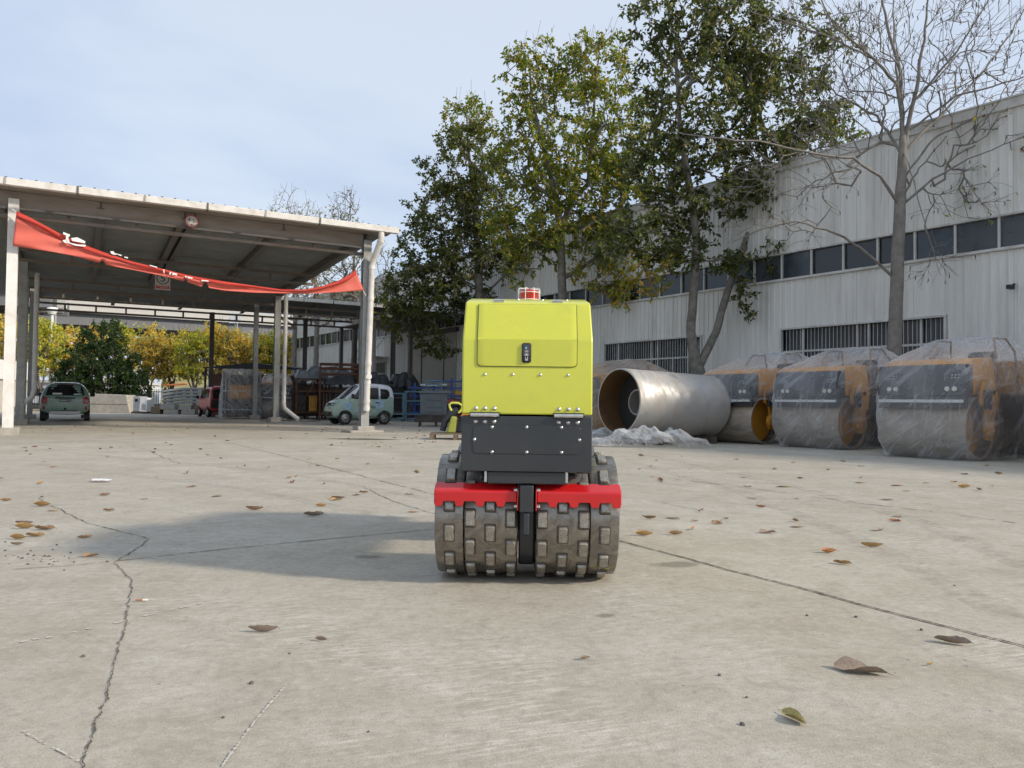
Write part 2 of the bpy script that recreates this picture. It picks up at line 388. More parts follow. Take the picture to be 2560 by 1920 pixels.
M_LEAF = mat_leaf('tree_leaf')
M_YEL = pm('roller_yellow', (0.66, 0.30, 0.03), 0.38, 0, 0.08, 4, dirt=(0.35, 0.17, 0.04), damt=0.4, dscale=4)
M_ROLD = mat_steel('roller_drum_steel', (0.38, 0.34, 0.29), 0.42, (0.30, 0.21, 0.12), 0.6, dscale=2.2, vscale=5.0, metal=0.55, stretch=(0.35, 1, 1))
M_RUST = pm('rusty_steel', (0.115, 0.05, 0.026), 0.8, 0, 0.4, 5, dirt=(0.05, 0.028, 0.018), damt=0.7, dscale=4, bump=0.2)
M_BLUE = pm('blue_rack_paint', (0.025, 0.085, 0.34), 0.45, 0, 0.12, 4, dirt=(0.05, 0.06, 0.1), damt=0.4)
M_TEAL = pm('teal_rack_paint', (0.10, 0.21, 0.27), 0.5, 0, 0.12, 4, dirt=(0.06, 0.07, 0.08), damt=0.4)
M_RUBB = pm('tyre_rubber', (0.022, 0.021, 0.020), 0.8, 0, 0.15, 8)
M_RIM = pm('alloy_rim', (0.55, 0.55, 0.53), 0.3, 0.85, 0.1, 9)
M_TARP = pm('dark_tarp', (0.035, 0.038, 0.04), 0.45, 0, 0.3, 3, bump=0.5, bscale=6)
M_WOOD = pm('weathered_wood', (0.21, 0.155, 0.105), 0.8, 0, 0.3, 6, dirt=(0.1, 0.075, 0.055), damt=0.6, dscale=5, stretch=(1, 4, 4))
M_DWOOD = pm('dark_wood', (0.075, 0.058, 0.045), 0.85, 0, 0.3, 6)
M_VIA = pm('viaduct_concrete', (0.50, 0.485, 0.45), 0.8, 0, 0.08, 0.3, world=True)
M_VIAD = pm('viaduct_girder_steel', (0.16, 0.165, 0.175), 0.6, 0, 0.12, 0.3, world=True)
M_PLAS = mat_plastic('clear_plastic_sheet', 0.16, (0.90, 0.91, 0.92))
M_PLASH = mat_plastic('crumpled_plastic', 0.20, (0.92, 0.93, 0.94), 2.5, True)
# ================================================================== ground
def ground_sheet(name, x0, x1, y0, y1, z, mat, nx=1, ny=1):
    m = MB(); m.grid(lambda u, v: (x0 + (x1 - x0) * u, y0 + (y1 - y0) * v, z), nx, ny)
    return tag(m.build(name, mat, fix=False), kind='structure')
GROUND = ground_sheet('ground', -400, 400, -30, 700, 0, M_CONC)
M_VERGE = pm('verge_soil', (0.20, 0.165, 0.075), 0.95, 0, 0.35, 1.2, world=True, bump=0.5, bscale=8, dirt=(0.09, 0.10, 0.035), damt=0.8, dscale=2)
ground_sheet('verge', -160, 25, 50.5, 69, 0.03, M_VERGE)
M_ASPH = pm('road_asphalt', (0.06, 0.06, 0.06), 0.9, 0, 0.2, 2, world=True)
ground_sheet('road', -300, 120, 69.2, 160, 0.02, M_ASPH)
kb = MB(); kb.bb(-160, 20, 50.0, 50.5, 0, 0.14)
tag(kb.build('kerb', M_BLOCK, bevel=0.02), kind='structure')

M_CRACK = pm('crack_dark', (0.10, 0.088, 0.07), 0.95, 0, 0.4, 30)
M_JOINT = pm('joint_filler', (0.085, 0.078, 0.068), 0.95, 0, 0.5, 40, bump=0.8, bscale=60, dirt=(0.2, 0.18, 0.15), damt=0.7, dscale=25)
M_CHALK = pm('chalk_scratch', (0.53, 0.505, 0.45), 0.9, 0, 0.1, 30)
def ribbon(name, pts, w, mat, jag=0.0, wj=0.5, step=0.03, z=0.004, seed=1, gaps=0.0):
    rnd = random.Random(seed); P = [gp(*p) for p in pts]; m = MB(); L_ = []; off = 0; wob = 0
    for i in range(len(P) - 1):
        a, b = P[i], P[i + 1]; d = b - a; n = max(2, int(d.length / step)); t = d.normalized(); nn = Vector((-t.y, t.x, 0))
        for k in range(n):
            wob = wob * 0.72 + rnd.uniform(-1, 1) * jag; ww = w * (1 + rnd.uniform(-wj, wj)) / 2
            c = a + d * (k / n) + nn * wob
            L_.append((c + nn * ww, c - nn * ww))
    for i, (a, b) in enumerate(L_): m.v.append((a.x, a.y, z)); m.v.append((b.x, b.y, z))
    for i in range(len(L_) - 1):
        if gaps and rnd.random() < gaps: continue
        m.f.append((2 * i, 2 * i + 1, 2 * i + 3, 2 * i + 2))
    o = m.build(name, mat, GROUND, fix=False); return o
z5 = lambda x, y: (x * 0.5787, 1100 + y * 0.5787)
z6 = lambda x, y: (1280 + x * 0.5787, 1100 + y * 0.5787)
ribbon('crack', [z5(*p) for p in [(340, 1450), (355, 1410), (400, 1300), (430, 1200), (465, 1110), (475, 1040), (495, 970), (515, 900), (535, 830), (548, 740), (565, 660), (568, 610), (530, 565), (490, 530)]], 0.0042, M_CRACK, 0.0045, 0.85, 0.010, seed=3)
ribbon('crack', [z5(*p) for p in [(490, 530), (560, 490), (620, 455), (645, 430), (590, 412), (530, 400), (440, 375), (380, 362), (330, 340), (290, 318), (265, 298), (210, 282), (165, 250)]], 0.006, M_CRACK, 0.006, 0.7, 0.03, seed=4)
ribbon('slab_joint', [z5(500, 525), z5(900, 480), z5(1300, 440), z5(1900, 384)], 0.008, M_CRACK, 0.002, 0.5, 0.03, seed=5, gaps=0.1)
ribbon('slab_joint', [z5(60, 560), z5(300, 545), z5(500, 525)], 0.005, M_CRACK, 0.002, 0.5, 0.03, seed=55)
ribbon('slab_joint', [z5(960, 5), z5(1250, 75), z5(1500, 140), z5(1890, 240)], 0.010, M_CRACK, 0.006, 0.5, 0.06, seed=6, gaps=0.12)
ribbon('crack', [z5(1570, 200), z5(1650, 245), z5(1760, 285), z5(1890, 322)], 0.007, M_CRACK, 0.008, 0.7, 0.03, seed=7)
ribbon('crack', [z5(540, 20), z5(640, 45), z5(700, 75), z5(790, 105)], 0.008, M_CRACK, 0.02, 0.6, 0.05, seed=17, gaps=0.2)
ribbon('slab_joint', [z6(440, 430), z6(560, 462), z6(750, 512), z6(950, 568), z6(1180, 625), z6(1300, 655), z6(1500, 712), z6(1700, 765), z6(1900, 815), z6(2212, 895), z6(2300, 918)], 0.0125, M_JOINT, 0.003, 0.5, 0.008, z=0.005, seed=8)
ribbon('slab_joint', [z6(300, 130), z6(660, 165), z6(1000, 205), z6(1400, 260), z6(1800, 310), z6(2212, 362)], 0.012, M_JOINT, 0.012, 0.6, 0.05, seed=9, gaps=0.25)
ribbon('crack', [z6(640, 270), z6(760, 295), z6(900, 318)], 0.006, M_CRACK, 0.006, 0.6, 0.03, seed=19)
ribbon('slab_joint', [(0, 1112), (500, 1092), (1000, 1100)], 0.03, M_CRACK, 0.01, 0.5, 0.1, seed=29, gaps=0.15)
ribbon('chalk_line', [z5(960, 1415), z5(1050, 1290), z5(1100, 1220), z5(1240, 1060)], 0.006, M_CHALK, 0.001, 0.7, 0.006, z=0.004, seed=10, gaps=0.3)
ribbon('chalk_line', [z5(95, 1260), z5(240, 1340), z5(350, 1395)], 0.006, M_CHALK, 0.0012, 0.7, 0.008, z=0.004, seed=11, gaps=0.35)
ribbon('chalk_line', [z5(0, 890), z5(300, 835), z5(600, 770), z5(880, 700)], 0.012, M_CHALK, 0.006, 0.8, 0.02, z=0.003, seed=12, gaps=0.55)

M_OIL = mat_stain('oil_stain', (0.085, 0.07, 0.052), 0.34); M_TYRE = mat_stain('tyre_rubber_mark', (0.15, 0.135, 0.115), 0.16, 9.0, True)
def stain(px_, py_, rx_, ry_, rot=0.0):
    p = gp(px_, py_); m = MB(); m.v = [(math.cos(a), math.sin(a), 0) for a in np.linspace(0, 2 * math.pi, 33)[:-1]]; m.f = [tuple(range(32))]
    o = m.build('oil_stain', M_OIL, GROUND, loc=(p.x, p.y, 0.003), rot=(0, 0, rot), fix=False); o.scale = (rx_, ry_, 1); return o
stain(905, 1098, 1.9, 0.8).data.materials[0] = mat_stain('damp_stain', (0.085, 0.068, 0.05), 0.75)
stain(1515, 1540, 0.12, 0.07, 0.3); stain(920, 1393, 0.22, 0.12); stain(1690, 1412, 0.32, 0.16, 0.2)
for k, (pts, w_) in enumerate((([(150, 1130), (700, 1180), (1250, 1280), (1600, 1370)], 0.17), ([(80, 1160), (600, 1220), (1000, 1300)], 0.17), ([(1560, 1150), (1850, 1230), (2150, 1350), (2560, 1560)], 0.19), ([(1600, 1135), (1980, 1215), (2300, 1305), (2600, 1430)], 0.19))):
    ribbon('tyre_mark', pts, w_, M_TYRE, 0.002, 0.1, 0.08, z=0.0016 + 0.0004 * k, seed=40 + k)

# ================================================================== factory hall on the right
ANG_U = math.atan2(0.814, -0.58)
HALL = empty('factory_hall', Vector((0.814, 0.58, 0)) * 21.5, ANG_U,
             'long grey corrugated factory hall with a band of dark upper windows', 'building')
HL = dict(sill=4.94, head=5.85, eave=8.55)
PW = 0.84; S0 = -10.08; NP = 84
def panel_mesh(name, ribs=4, w=PW - 0.004, h=0.028):
    m = MB(); pitch = w / ribs; prof = []
    for k in range(ribs):
        c = pitch * (k + 0.5)
        prof += [(c - pitch * 0.5, 0), (c - 0.032, 0), (c - 0.016, h), (c + 0.016, h), (c + 0.032, 0)]
    prof.append((w, 0))
    for x, y in prof: m.v.append((x, y, 0)); m.v.append((x, y, 1))
    for i in range(len(prof) - 1): m.f.append((2 * i, 2 * i + 1, 2 * i + 3, 2 * i + 2))
    me = m.mesh(name); me.materials.append(M_PANEL); return me
PM = panel_mesh('wall_panel')
LOWWIN = [(-4.2 + 0.0, 0.84), (10.08, 15.12), (18.48, 23.52), (27.72, 32.76), (43.68, 47.04), (51.24, 55.44)]
DOOR = (35.28, 40.32)
def wp(x, z0, z1, dy=0.0):
    link('wall_panel', PM, None, HALL, (x, 0.02 + dy, z0), (0, 0, 0), (1, 1, z1 - z0))
for k in range(NP):
    x = S0 + PW * k; c = x + PW / 2
    dy = random.uniform(0, 0.004)
    wp(x, HL['head'] + 0.02, HL['eave'], dy)
    inw = [a for a in LOWWIN if a[0] <= c <= a[1]]
    if DOOR[0] <= c <= DOOR[1]: continue
    if inw:
        wp(x, 0.15, 1.2, dy); wp(x, 3.36, HL['sill'], dy)
    else: wp(x, 0.15, HL['sill'], dy)
S1 = S0 + PW * NP
core = MB(); core.bb(S0, S1, -18, -0.45, 0.0, HL['eave'] - 0.1)
core.build('inner_core', M_CORE, HALL)  # unseen box added behind the thin sheets to stop light leaking through
gw = MB(); gw.bb(S1 - 0.02, S1 + 0.02, -18, 0.04, 0, HL['eave']); gw.build('gable_wall', M_PANEL, HALL)
bs = MB(); bs.bb(S0, S1, -0.25, 0.06, 0.0, 0.17); bs.build('plinth', M_BLOCK, HALL)
# eave flashing with capping, sill and head strips
e = MB(); e.bb(S0, S1, -0.3, 0.10, HL['eave'] - 0.02, HL['eave'] + 0.22); e.bb(S0, S1, -0.32, 0.13, HL['eave'] + 0.223, HL['eave'] + 0.27)
e.build('eave_flashing', M_TRIM, HALL)
e = MB(); e.bb(S0, S1, -0.28, 0.11, HL['sill'] + 0.002, HL['sill'] + 0.075); e.build('sill_flashing', M_TRIM, HALL)
e = MB(); e.bb(S0, S1, -0.28, 0.065, HL['head'] - 0.03, HL['head'] + 0.018); e.build('head_flashing', M_TRIM, HALL)
rfm = MB(); rfm.add([(S0, 0.0, HL['eave'] + 0.2), (S1, 0.0, HL['eave'] + 0.2), (S1, -18, HL['eave'] + 1.6), (S0, -18, HL['eave'] + 1.6)], [(0, 1, 2, 3)])
rfm.build('roof', M_ROOFS, HALL)
# upper window band, seven panes to a bay, pier between bays
pane = MB(); pane.bb(0, 1.0, -0.06, -0.05, 0, 1); PANE = pane.mesh('window_pane'); PANE.materials.append(M_GLASS)
PANES = [PANE]
for nm_, c_, r_ in (('dusty_pane', (0.05, 0.055, 0.06), 0.22), ('slate_pane', (0.03, 0.038, 0.046), 0.05), ('blind_pane', (0.11, 0.115, 0.115), 0.3)):
    q_ = PANE.copy(); q_.materials.clear(); q_.materials.append(mat_glass(nm_, c_, r_)); PANES.append(q_)
mul = MB(); mul.bb(-0.022, 0.022, -0.06, 0.012, 0, 1); MULL = mul.mesh('mullion'); MULL.materials.append(M_ALU)
zb, zt = HL['sill'] + 0.075, HL['head'] - 0.03
for b in range(-1, 8):
    s = 8.75 + 7.5 * (b - 0); s0 = s - 0.0
    if s0 < S0 - 1 or s0 + 7.5 > S1 + 1: continue
    pr = MB(); pr.bb(s0 - 0.15, s0 + 0.17, -0.16, -0.10, zb - 0.05, zt + 0.05); pr.build('pier', M_BLOCK, HALL)
    pw = (7.5 - 0.0) / 7
    for i in range(7):
        link('window_pane', random.choice([PANES[0], PANES[0], PANES[1], PANES[2], PANES[2], PANES[3]]), None, HALL, (s0 + pw * i + 0.02, 0.0 if not (b + i * 3) % 5 else -0.025, zb), (0, 0, random.uniform(-0.012, 0.012)), (pw - 0.04, 1, zt - zb))
        link('mullion', MULL, None, HALL, (s0 + pw * i, 0.0, zb), (0, 0, 0), (1.2, 1, zt - zb))
bk = MB(); bk.bb(S0, S1, -0.40, -0.22, zb - 0.3, zt + 0.3); bk.build('window_backing', M_CORE, HALL)
# ground floor windows with transom, sliding panes and grille bars
for wi, (a, c) in enumerate(LOWWIN):
    z0, z1, zm = 1.2, 3.36, 2.66; wN = c - a
    f = MB(); f.bb(a - 0.06, c + 0.06, -0.02, 0.10, z1 + 0.001, z1 + 0.06); f.bb(a - 0.06, c + 0.06, -0.02, 0.10, z0 - 0.06, z0 - 0.001)
    f.bb(a - 0.06, a - 0.002, -0.02, 0.095, z0, z1); f.bb(c + 0.002, c + 0.06, -0.02, 0.095, z0, z1)
    fr = f.build('window_frame', M_ALU, HALL)
    xs = [a + wN * q for q in (0, 0.13, 0.43, 0.5, 0.86, 1.0)] if wN > 4 else [a, (a + c) / 2, c]
    g = MB()
    for x in xs[1:-1]: g.bb(x - 0.03, x + 0.03, -0.10, -0.02, z0, z1)
    g.bb(a, c, -0.10, -0.021, zm - 0.03, zm + 0.03)
    for x0, x1 in zip(xs[:-1], xs[1:]):
        if x1 - x0 > 1: g.bb((x0 + x1) / 2 - 0.02, (x0 + x1) / 2 + 0.02, -0.10, -0.022, z0, zm - 0.03)
    g.build('glazing_bar', M_ALU, HALL)
    for x0, x1 in zip(xs[:-1], xs[1:]):
        link('window_pane', PANE, None, HALL, (x0 + 0.03, -0.07, zm + 0.03), (0, 0, 0), (x1 - x0 - 0.06, 1, z1 - zm - 0.03))
        link('window_pane', PANE, None, HALL, (x0 + 0.03, -0.07, z0), (0, 0, 0), (x1 - x0 - 0.06, 1, zm - 0.03 - z0))
    g = MB(); nb = int(wN / 0.125)
    for i in range(1, nb): x = a + wN * i / nb; g.bb(x - 0.007, x + 0.007, -0.019, -0.005, z0, z1)
    g.build('grille_bars', M_ALU, HALL)
# large sliding door under a lean-to canopy
M_DOOR = pm('sliding_door_paint', (0.42, 0.39, 0.33), 0.55, 0, 0.05, 1.5, dirt=(0.3, 0.26, 0.2), damt=0.4)
for k in range(4):
    x = DOOR[0] + k * 1.26
    d = MB(); d.bb(x + 0.012, x + 1.248, 0.0 + 0.06 * (k % 2), 0.05 + 0.06 * (k % 2), 0.03, 4.7); d.build('door_leaf', M_DOOR, HALL, bevel=0.008)
d = MB(); d.bb(DOOR[0] - 0.2, DOOR[1] + 0.2, -0.2, 0.22, 4.705, 4.935); d.build('door_track', M_BEAM, HALL)
e = MB(); e.bb(33.4, 42.9, 0.02, 3.6, 5.30, 5.42); e.build('canopy_roof', M_BEAM, HALL)
e = MB(); e.bb(33.3, 43.0, 3.602, 3.75, 5.22, 5.46); e.build('canopy_gutter', M_POSTW, HALL)
for x in (34.0, 38.2, 42.6):
    p = MB(); p.bb(x - 0.09, x + 0.09, 3.40, 3.58, 0, 5.30); p.build('canopy_post', M_POSTW if x == 38.2 else M_BEAM, HALL)
aw = MB(); aw.bb(43.4, 47.3, 0.03, 1.1, 3.62, 3.70); aw.build('awning', M_TRIM, HALL)
for x in (44.0, 46.7):
    p = MB(); p.bar((x, 1.0, 3.71), (x, 0.05, 4.9), 0.025); p.build('awning_stay', M_BEAM, HALL)
# small wall camera at far right
cm = MB(); cm.box(8.38, 0.28, 3.95, 0.10, 0.25, 0.10); cm.bar((8.38, 0.05, 4.05), (8.38, 0.2, 3.98), 0.04)
cm.build('security_camera', M_BLACKT, HALL)

# ================================================================== open sheds on the left
def shed(name, label, loc, rz, xs, ys, x0, x1, y0, y1, hf, hb, posts, beams, trusses, fascia=True, group='open storage sheds'):
    r = empty(name, loc, rz, label, 'shed', group)
    hz = lambda y: hf + (hb - hf) * (y - y0) / (y1 - y0)
    m = MB(); w = 0.9; prof = []
    for k in range(3):
        c = 0.3 * k + 0.15
        prof += [(c - 0.15, 0), (c - 0.045, 0), (c - 0.02, 0.06), (c + 0.02, 0.06), (c + 0.045, 0)]
    prof.append((0.9, 0))
    for (x, z) in prof:
        m.v.append((x, y0, hz(y0) + z)); m.v.append((x, y1, hz(y1) + z))
    n_ = len(prof)
    for i in range(n_ - 1): m.f.append((2 * i, 2 * i + 2, 2 * i + 3, 2 * i + 1))
    me = m.mesh('roof_sheet'); me.materials.append(M_ROOFS)
    o0 = None; nS = int((x1 - x0) / w)
    for k in range(nS):
        o = link('roof_sheet', me, None, r, (x0 + w * k, 0, random.uniform(0.0, 0.01)))
    x1 = x0 + w * nS
    u = MB(); nU = 12
    for k in range(nU):                                # lining boards under the sheets, laid across the slope
        ya = y0 + 0.15 + (y1 - y0 - 0.3) * k / nU; yb = y0 + 0.15 + (y1 - y0 - 0.3) * (k + 1) / nU - 0.02
        b = MB(); b.add([(x0 + 0.05, ya, hz(ya) - 0.05), (x1 - 0.05, ya, hz(ya) - 0.05), (x1 - 0.05, yb, hz(yb) - 0.05), (x0 + 0.05, yb, hz(yb) - 0.05),
                         (x0 + 0.05, ya, hz(ya) - 0.02), (x1 - 0.05, ya, hz(ya) - 0.02), (x1 - 0.05, yb, hz(yb) - 0.02), (x0 + 0.05, yb, hz(yb) - 0.02)],
                        [(0, 1, 2, 3), (7, 6, 5, 4), (0, 4, 5, 1), (1, 5, 6, 2), (2, 6, 7, 3), (3, 7, 4, 0)])
        b.build('lining_board', M_LIN, r)
    # gutter as a U channel with joints
    g = MB(); gy = y0 - 0.02
    poly = [(gy, hf - 0.16), (gy - 0.16, hf - 0.16), (gy - 0.18, hf + 0.0), (gy - 0.165, hf + 0.0), (gy - 0.148, hf - 0.145), (gy, hf - 0.145)]
    g.prism(poly, x1 - x0 + 0.2, Myz(x0 - 0.1)); g.build('gutter', M_PVC, r, bevel=0.012)
    for k in range(int((x1 - x0) / 1.45)):
        x = x0 + 0.6 + 1.45 * k
        q = MB(); q.bb(x - 0.02, x + 0.02, gy - 0.19, gy + 0.01, hf - 0.175, hf + 0.01); q.build('gutter_bracket', M_POST if k % 2 else M_BEAM, r)
    if fascia:
        f = MB(); f.bb(x0 + 0.5, x1 - 0.7, 0.02, 0.09, hf - 0.52, hf - 0.12); f.build('fascia_board', M_FASC, r)
        f = MB(); f.bb(x0 + 0.5, x1 - 0.75, -0.06, 0.019, hf - 0.56, hf - 0.50); f.build('fascia_lip', M_BEAM, r)
        f = MB(); f.add([(x0, y0 + 0.02, hf - 0.10), (x1, y0 + 0.02, hf - 0.10), (x1, 0.0, hf - 0.115), (x0, 0.0, hf - 0.115)], [(0, 1, 2, 3)]); f.build('soffit', M_FASC, r)
    for bx in beams:
        b = MB(); ww = 0.16
        b.bb(bx - ww / 2, bx + ww / 2, 0.0, ys[-1], 0, 0.02); b.bb(bx - 0.02, bx + 0.02, 0.0, ys[-1], 0.02, 0.2); b.bb(bx - ww / 2, bx + ww / 2, 0.0, ys[-1], 0.2, 0.22)
        b.v = [(x, y, z + hz(y) - 0.28) for x, y, z in b.v]; b.build('rafter', M_BEAM, r)
    for ty in trusses:
        h = hz(ty); xa, xb = xs[0], xs[-1]; t = MB()
        t.bb(xa, xb, ty - 0.05, ty + 0.05, h - 0.72, h - 0.63); t.bb(xa, xb, ty - 0.05, ty + 0.05, h - 0.40, h - 0.31)
        nv = max(2, int((xb - xa) / 2.3)) * 2
        for k in range(nv + 1): x = xa + (xb - xa) * k / nv; t.bb(x - 0.04, x + 0.04, ty - 0.045, ty + 0.045, h - 0.63, h - 0.40)
        t.build('truss', M_BEAMR, r)
    for (px_, py_, mt, wd) in posts:
        p = MB(); q = wd / 2
        p.bb(px_ - q, px_ + q, py_ - q, py_ - q + 0.015, 0.1, hz(py_) - 0.3); p.bb(px_ - q, px_ + q, py_ + q - 0.015, py_ + q, 0.1, hz(py_) - 0.3)
        p.bb(px_ - 0.012, px_ + 0.012, py_ - q + 0.015, py_ + q - 0.015, 0.1, hz(py_) - 0.3)
        if mt is M_POSTW: p = MB(); p.bb(px_ - q, px_ + q, py_ - q, py_ + q, 0.1, hz(py_) - 0.3)
        p.build('post', mt, r)
        fb = MB(); fb.bb(px_ - q - 0.13, px_ + q + 0.13, py_ - q - 0.13, py_ + q + 0.13, -0.02, 0.18); fb.build('post_footing', M_BLOCK, r, bevel=0.02)
    return r
M_LIN = pm('roof_lining', (0.175, 0.185, 0.18), 0.75, 0, 0.08, 0.8, dirt=(0.28, 0.27, 0.25), damt=0.4)
M_BEAMR = pm('truss_paint', (0.16, 0.135, 0.11), 0.65, 0, 0.2, 3, dirt=(0.2, 0.1, 0.05), damt=0.5)
SH_A = R(29.2); SH_O = Vector((-4.32, 22.5, 0))
SHED1 = shed('open_shed', 'open shed with mono pitch sheet roof carrying the red banner', SH_O, SH_A,
             (-9.1, 0), (0, 6, 11.7), -13.8, 0.75, -0.62, 15.9, 5.93, 5.55,
             [(0, 0, M_POST, 0.24), (-8.72, 0, M_POSTW, 0.22), (-9.0, 8.6, M_POST, 0.24), (0, 11.7, M_POST, 0.24), (-9.1, 11.7, M_POST, 0.2)],
             [0, -2.4, -4.7, -4.95, -6.9, -9.1, -11.4], [0.15, 6.0, 11.7])
SHED2 = shed('open_shed', 'lower open shed standing behind the one with the red banner', SH_O + Vector((-0.488, 0.873, 0)) * 16.3, SH_A,
             (-9.3, 6.3), (0, 4.2), -14.5, 7.6, -0.6, 4.6, 5.85, 5.70,
             [(0, 0, M_POST, 0.2), (-1.4, 4.2, M_BEAM, 0.2), (-9.1, 0, M_POST, 0.2), (5.2, 0, M_POST, 0.22), (3.4, 4.2, M_BEAM, 0.2), (7.0, 0.2, M_BEAM, 0.2)],
             [0, -3, -6, -9.1, 3, 6.3], [0.15, 4.2], fascia=False)
# downpipes
def pipe(parent, pts, r=0.075, name='downpipe', collars=()):
    m = MB(); m.tube(pts, r, 14); o = m.build(name, M_PVC, parent, smooth=True)
    for z in collars:
        i = [k for k in range(len(pts) - 1) if (pts[k][2] - z) * (pts[k + 1][2] - z) <= 0]
        if not i: continue
        a, b = Vector(pts[i[0]]), Vector(pts[i[0] + 1]); t = (z - a.z) / (b.z - a.z); c = a + (b - a) * t; d = (b - a).normalized()
        q = MB(); q.tube([c - d * 0.05, c + d * 0.05], r + 0.012, 14); q.build('pipe_collar', M_PVC, o, smooth=True)
    return o
pipe(SHED1, [(0.20, -0.70, 5.78), (0.20, -0.70, 5.55), (0.16, -0.55, 5.35), (0.12, -0.28, 5.02), (0.10, -0.22, 4.85), (0.06, -0.22, 3.0), (0.0, -0.22, 0.62)], 0.085, collars=(5.5, 4.8, 3.9, 2.0, 1.45, 0.9, 0.7))
q = MB(); q.lathe([(0.0, 0.04), (0.085, 0.04), (0.10, 0.0)], 16, Matrix.Translation((0.02, -0.31, 1.62)) @ Matrix.Rotation(R(90), 4, 'X')); q.build('pipe_cover', M_PVC, SHED1, smooth=True)
pipe(SHED1, [(0.30, 11.5, 5.6), (0.30, 11.5, 5.2), (0.28, 11.5, 0.75), (0.30, 11.35, 0.55), (0.80, 11.0, 0.10)], 0.085, collars=(4.6, 3.0, 1.2))
pipe(SHED1, [(-8.75, 11.6, 5.5), (-8.75, 11.6, 1.2), (-8.80, 11.5, 0.9), (-9.6, 11.0, 0.2)], 0.085, collars=(4.3, 2.6))
pipe(SHED2, [(5.45, -0.2, 5.6), (5.45, -0.2, 0.3)], 0.075, collars=(4.2, 2.0))
fb = MB(); fb.bb(-0.55, 0.45, -0.5, 0.4, -0.02, 0.07); fb.build('post_footing', M_BLOCK, SHED1, bevel=0.03)
# orange bricks at the foot of a left post
M_BRICK = pm('orange_brick', (0.42, 0.22, 0.10), 0.85, 0, 0.2, 8)
for i, (dx, dy, rz) in enumerate(((0, 0, 0.2), (0.42, -0.1, 0.9))):
    b0 = at(44 + dx * 70, 1064, 26.6); b = MB(); b.box(0, 0, 0.13 if i == 0 else 0.06, 0.55 if i == 0 else 0.24, 0.25, 0.26 if i == 0 else 0.12)
    tag(b.build('brick_block', M_BRICK, bevel=0.015, loc=(b0.x, b0.y - 0.3, 0), rot=(0, 0, rz)), ['orange block at the foot of the second left shed post', 'small orange brick beside the block at the left shed post'][i], 'brick')
# clearance sign, speed sign and bell under the roof
def sign_disc(root, r, z0=0.0):
    pass
fx = Vector((math.cos(SH_A), math.sin(SH_A), 0)); fy = Vector((-math.sin(SH_A), math.cos(SH_A), 0))
def shed_pt(x, y, z): return SH_O + fx * x + fy * y + Vector((0, 0, z))
M_SIGNW = pm('sign_face', (0.46, 0.43, 0.39), 0.5, 0, 0.06, 6, dirt=(0.45, 0.38, 0.3), damt=0.4, dscale=6)
M_SIGNR = pm('sign_red', (0.42, 0.05, 0.045), 0.5, 0, 0.1, 6)
p = on_plane(479, 553, shed_pt(0, -0.2, 0), fy)
sg = empty('height_sign', p, SH_A, 'round red rimmed 4.2 m height limit sign on the shed fascia', 'sign')
m = MB(); m.lathe([(0, 0), (0.165, 0), (0.165, 0.02), (0, 0.02)], 36, Matrix.Rotation(R(90), 4, 'X')); m.build('rim', M_SIGNR, sg, loc=(0, 0.02, 0), smooth=True)
m = MB(); m.lathe([(0, 0), (0.138, 0), (0.138, 0.006), (0, 0.006)], 36, Matrix.Rotation(R(90), 4, 'X')); m.build('face', M_SIGNW, sg, loc=(0, -0.001, 0), smooth=True)
for tx, x, z, sz in (('4', -0.06, 0.03, 0.16), ('2', 0.045, 0.005, 0.12), ('m', 0.10, -0.015, 0.07), ('.', -0.005, 0.01, 0.1)):
    link('digit', text_mesh(tx, sz, 0.001), M_BLACKT, sg, (x, -0.009, z), (R(90), 0, 0))
m = MB(); m.prism([(-0.03, -0.115), (0.03, -0.115), (0, -0.075)], 0.003, Mxz(-0.011)); m.build('arrow', M_BLACKT, sg)
p = on_plane(407, 702, shed_pt(0, 5.8, 0), fy)
sg = empty('speed_sign', p, SH_A, 'white speed limit 5 plate with red foot hanging under the shed roof', 'sign')
m = MB(); m.box(0, 0.01, 0.0, 0.46, 0.02, 0.60); m.build('plate', M_SIGNW, sg)
m = MB(); m.box(0, -0.003, -0.215, 0.40, 0.004, 0.10); m.build('red_strip', M_SIGNR, sg)
m = MB(); m.lathe([(0.165, 0), (0.19, 0), (0.19, 0.004), (0.165, 0.004)], 36, Matrix.Rotation(R(90), 4, 'X') , close=True); m.build('ring', M_BLACKT, sg, loc=(0, -0.002, 0.07))
link('digit', text_mesh('5', 0.34, 0.001), M_BLACKT, sg, (0, -0.004, 0.07), (R(90), 0, 0))
link('lettering', text_mesh('厂区限速', 0.075, 0.0006), M_SIGNW, sg, (0, -0.0065, -0.215), (R(90), 0, 0))
m = MB(); m.bar((-0.2, 0.01, 0.3), (-0.2, 0.01, 0.75), 0.012); m.bar((0.2, 0.01, 0.3), (0.2, 0.01, 0.75), 0.012); m.build('hanger', M_BEAM, sg)

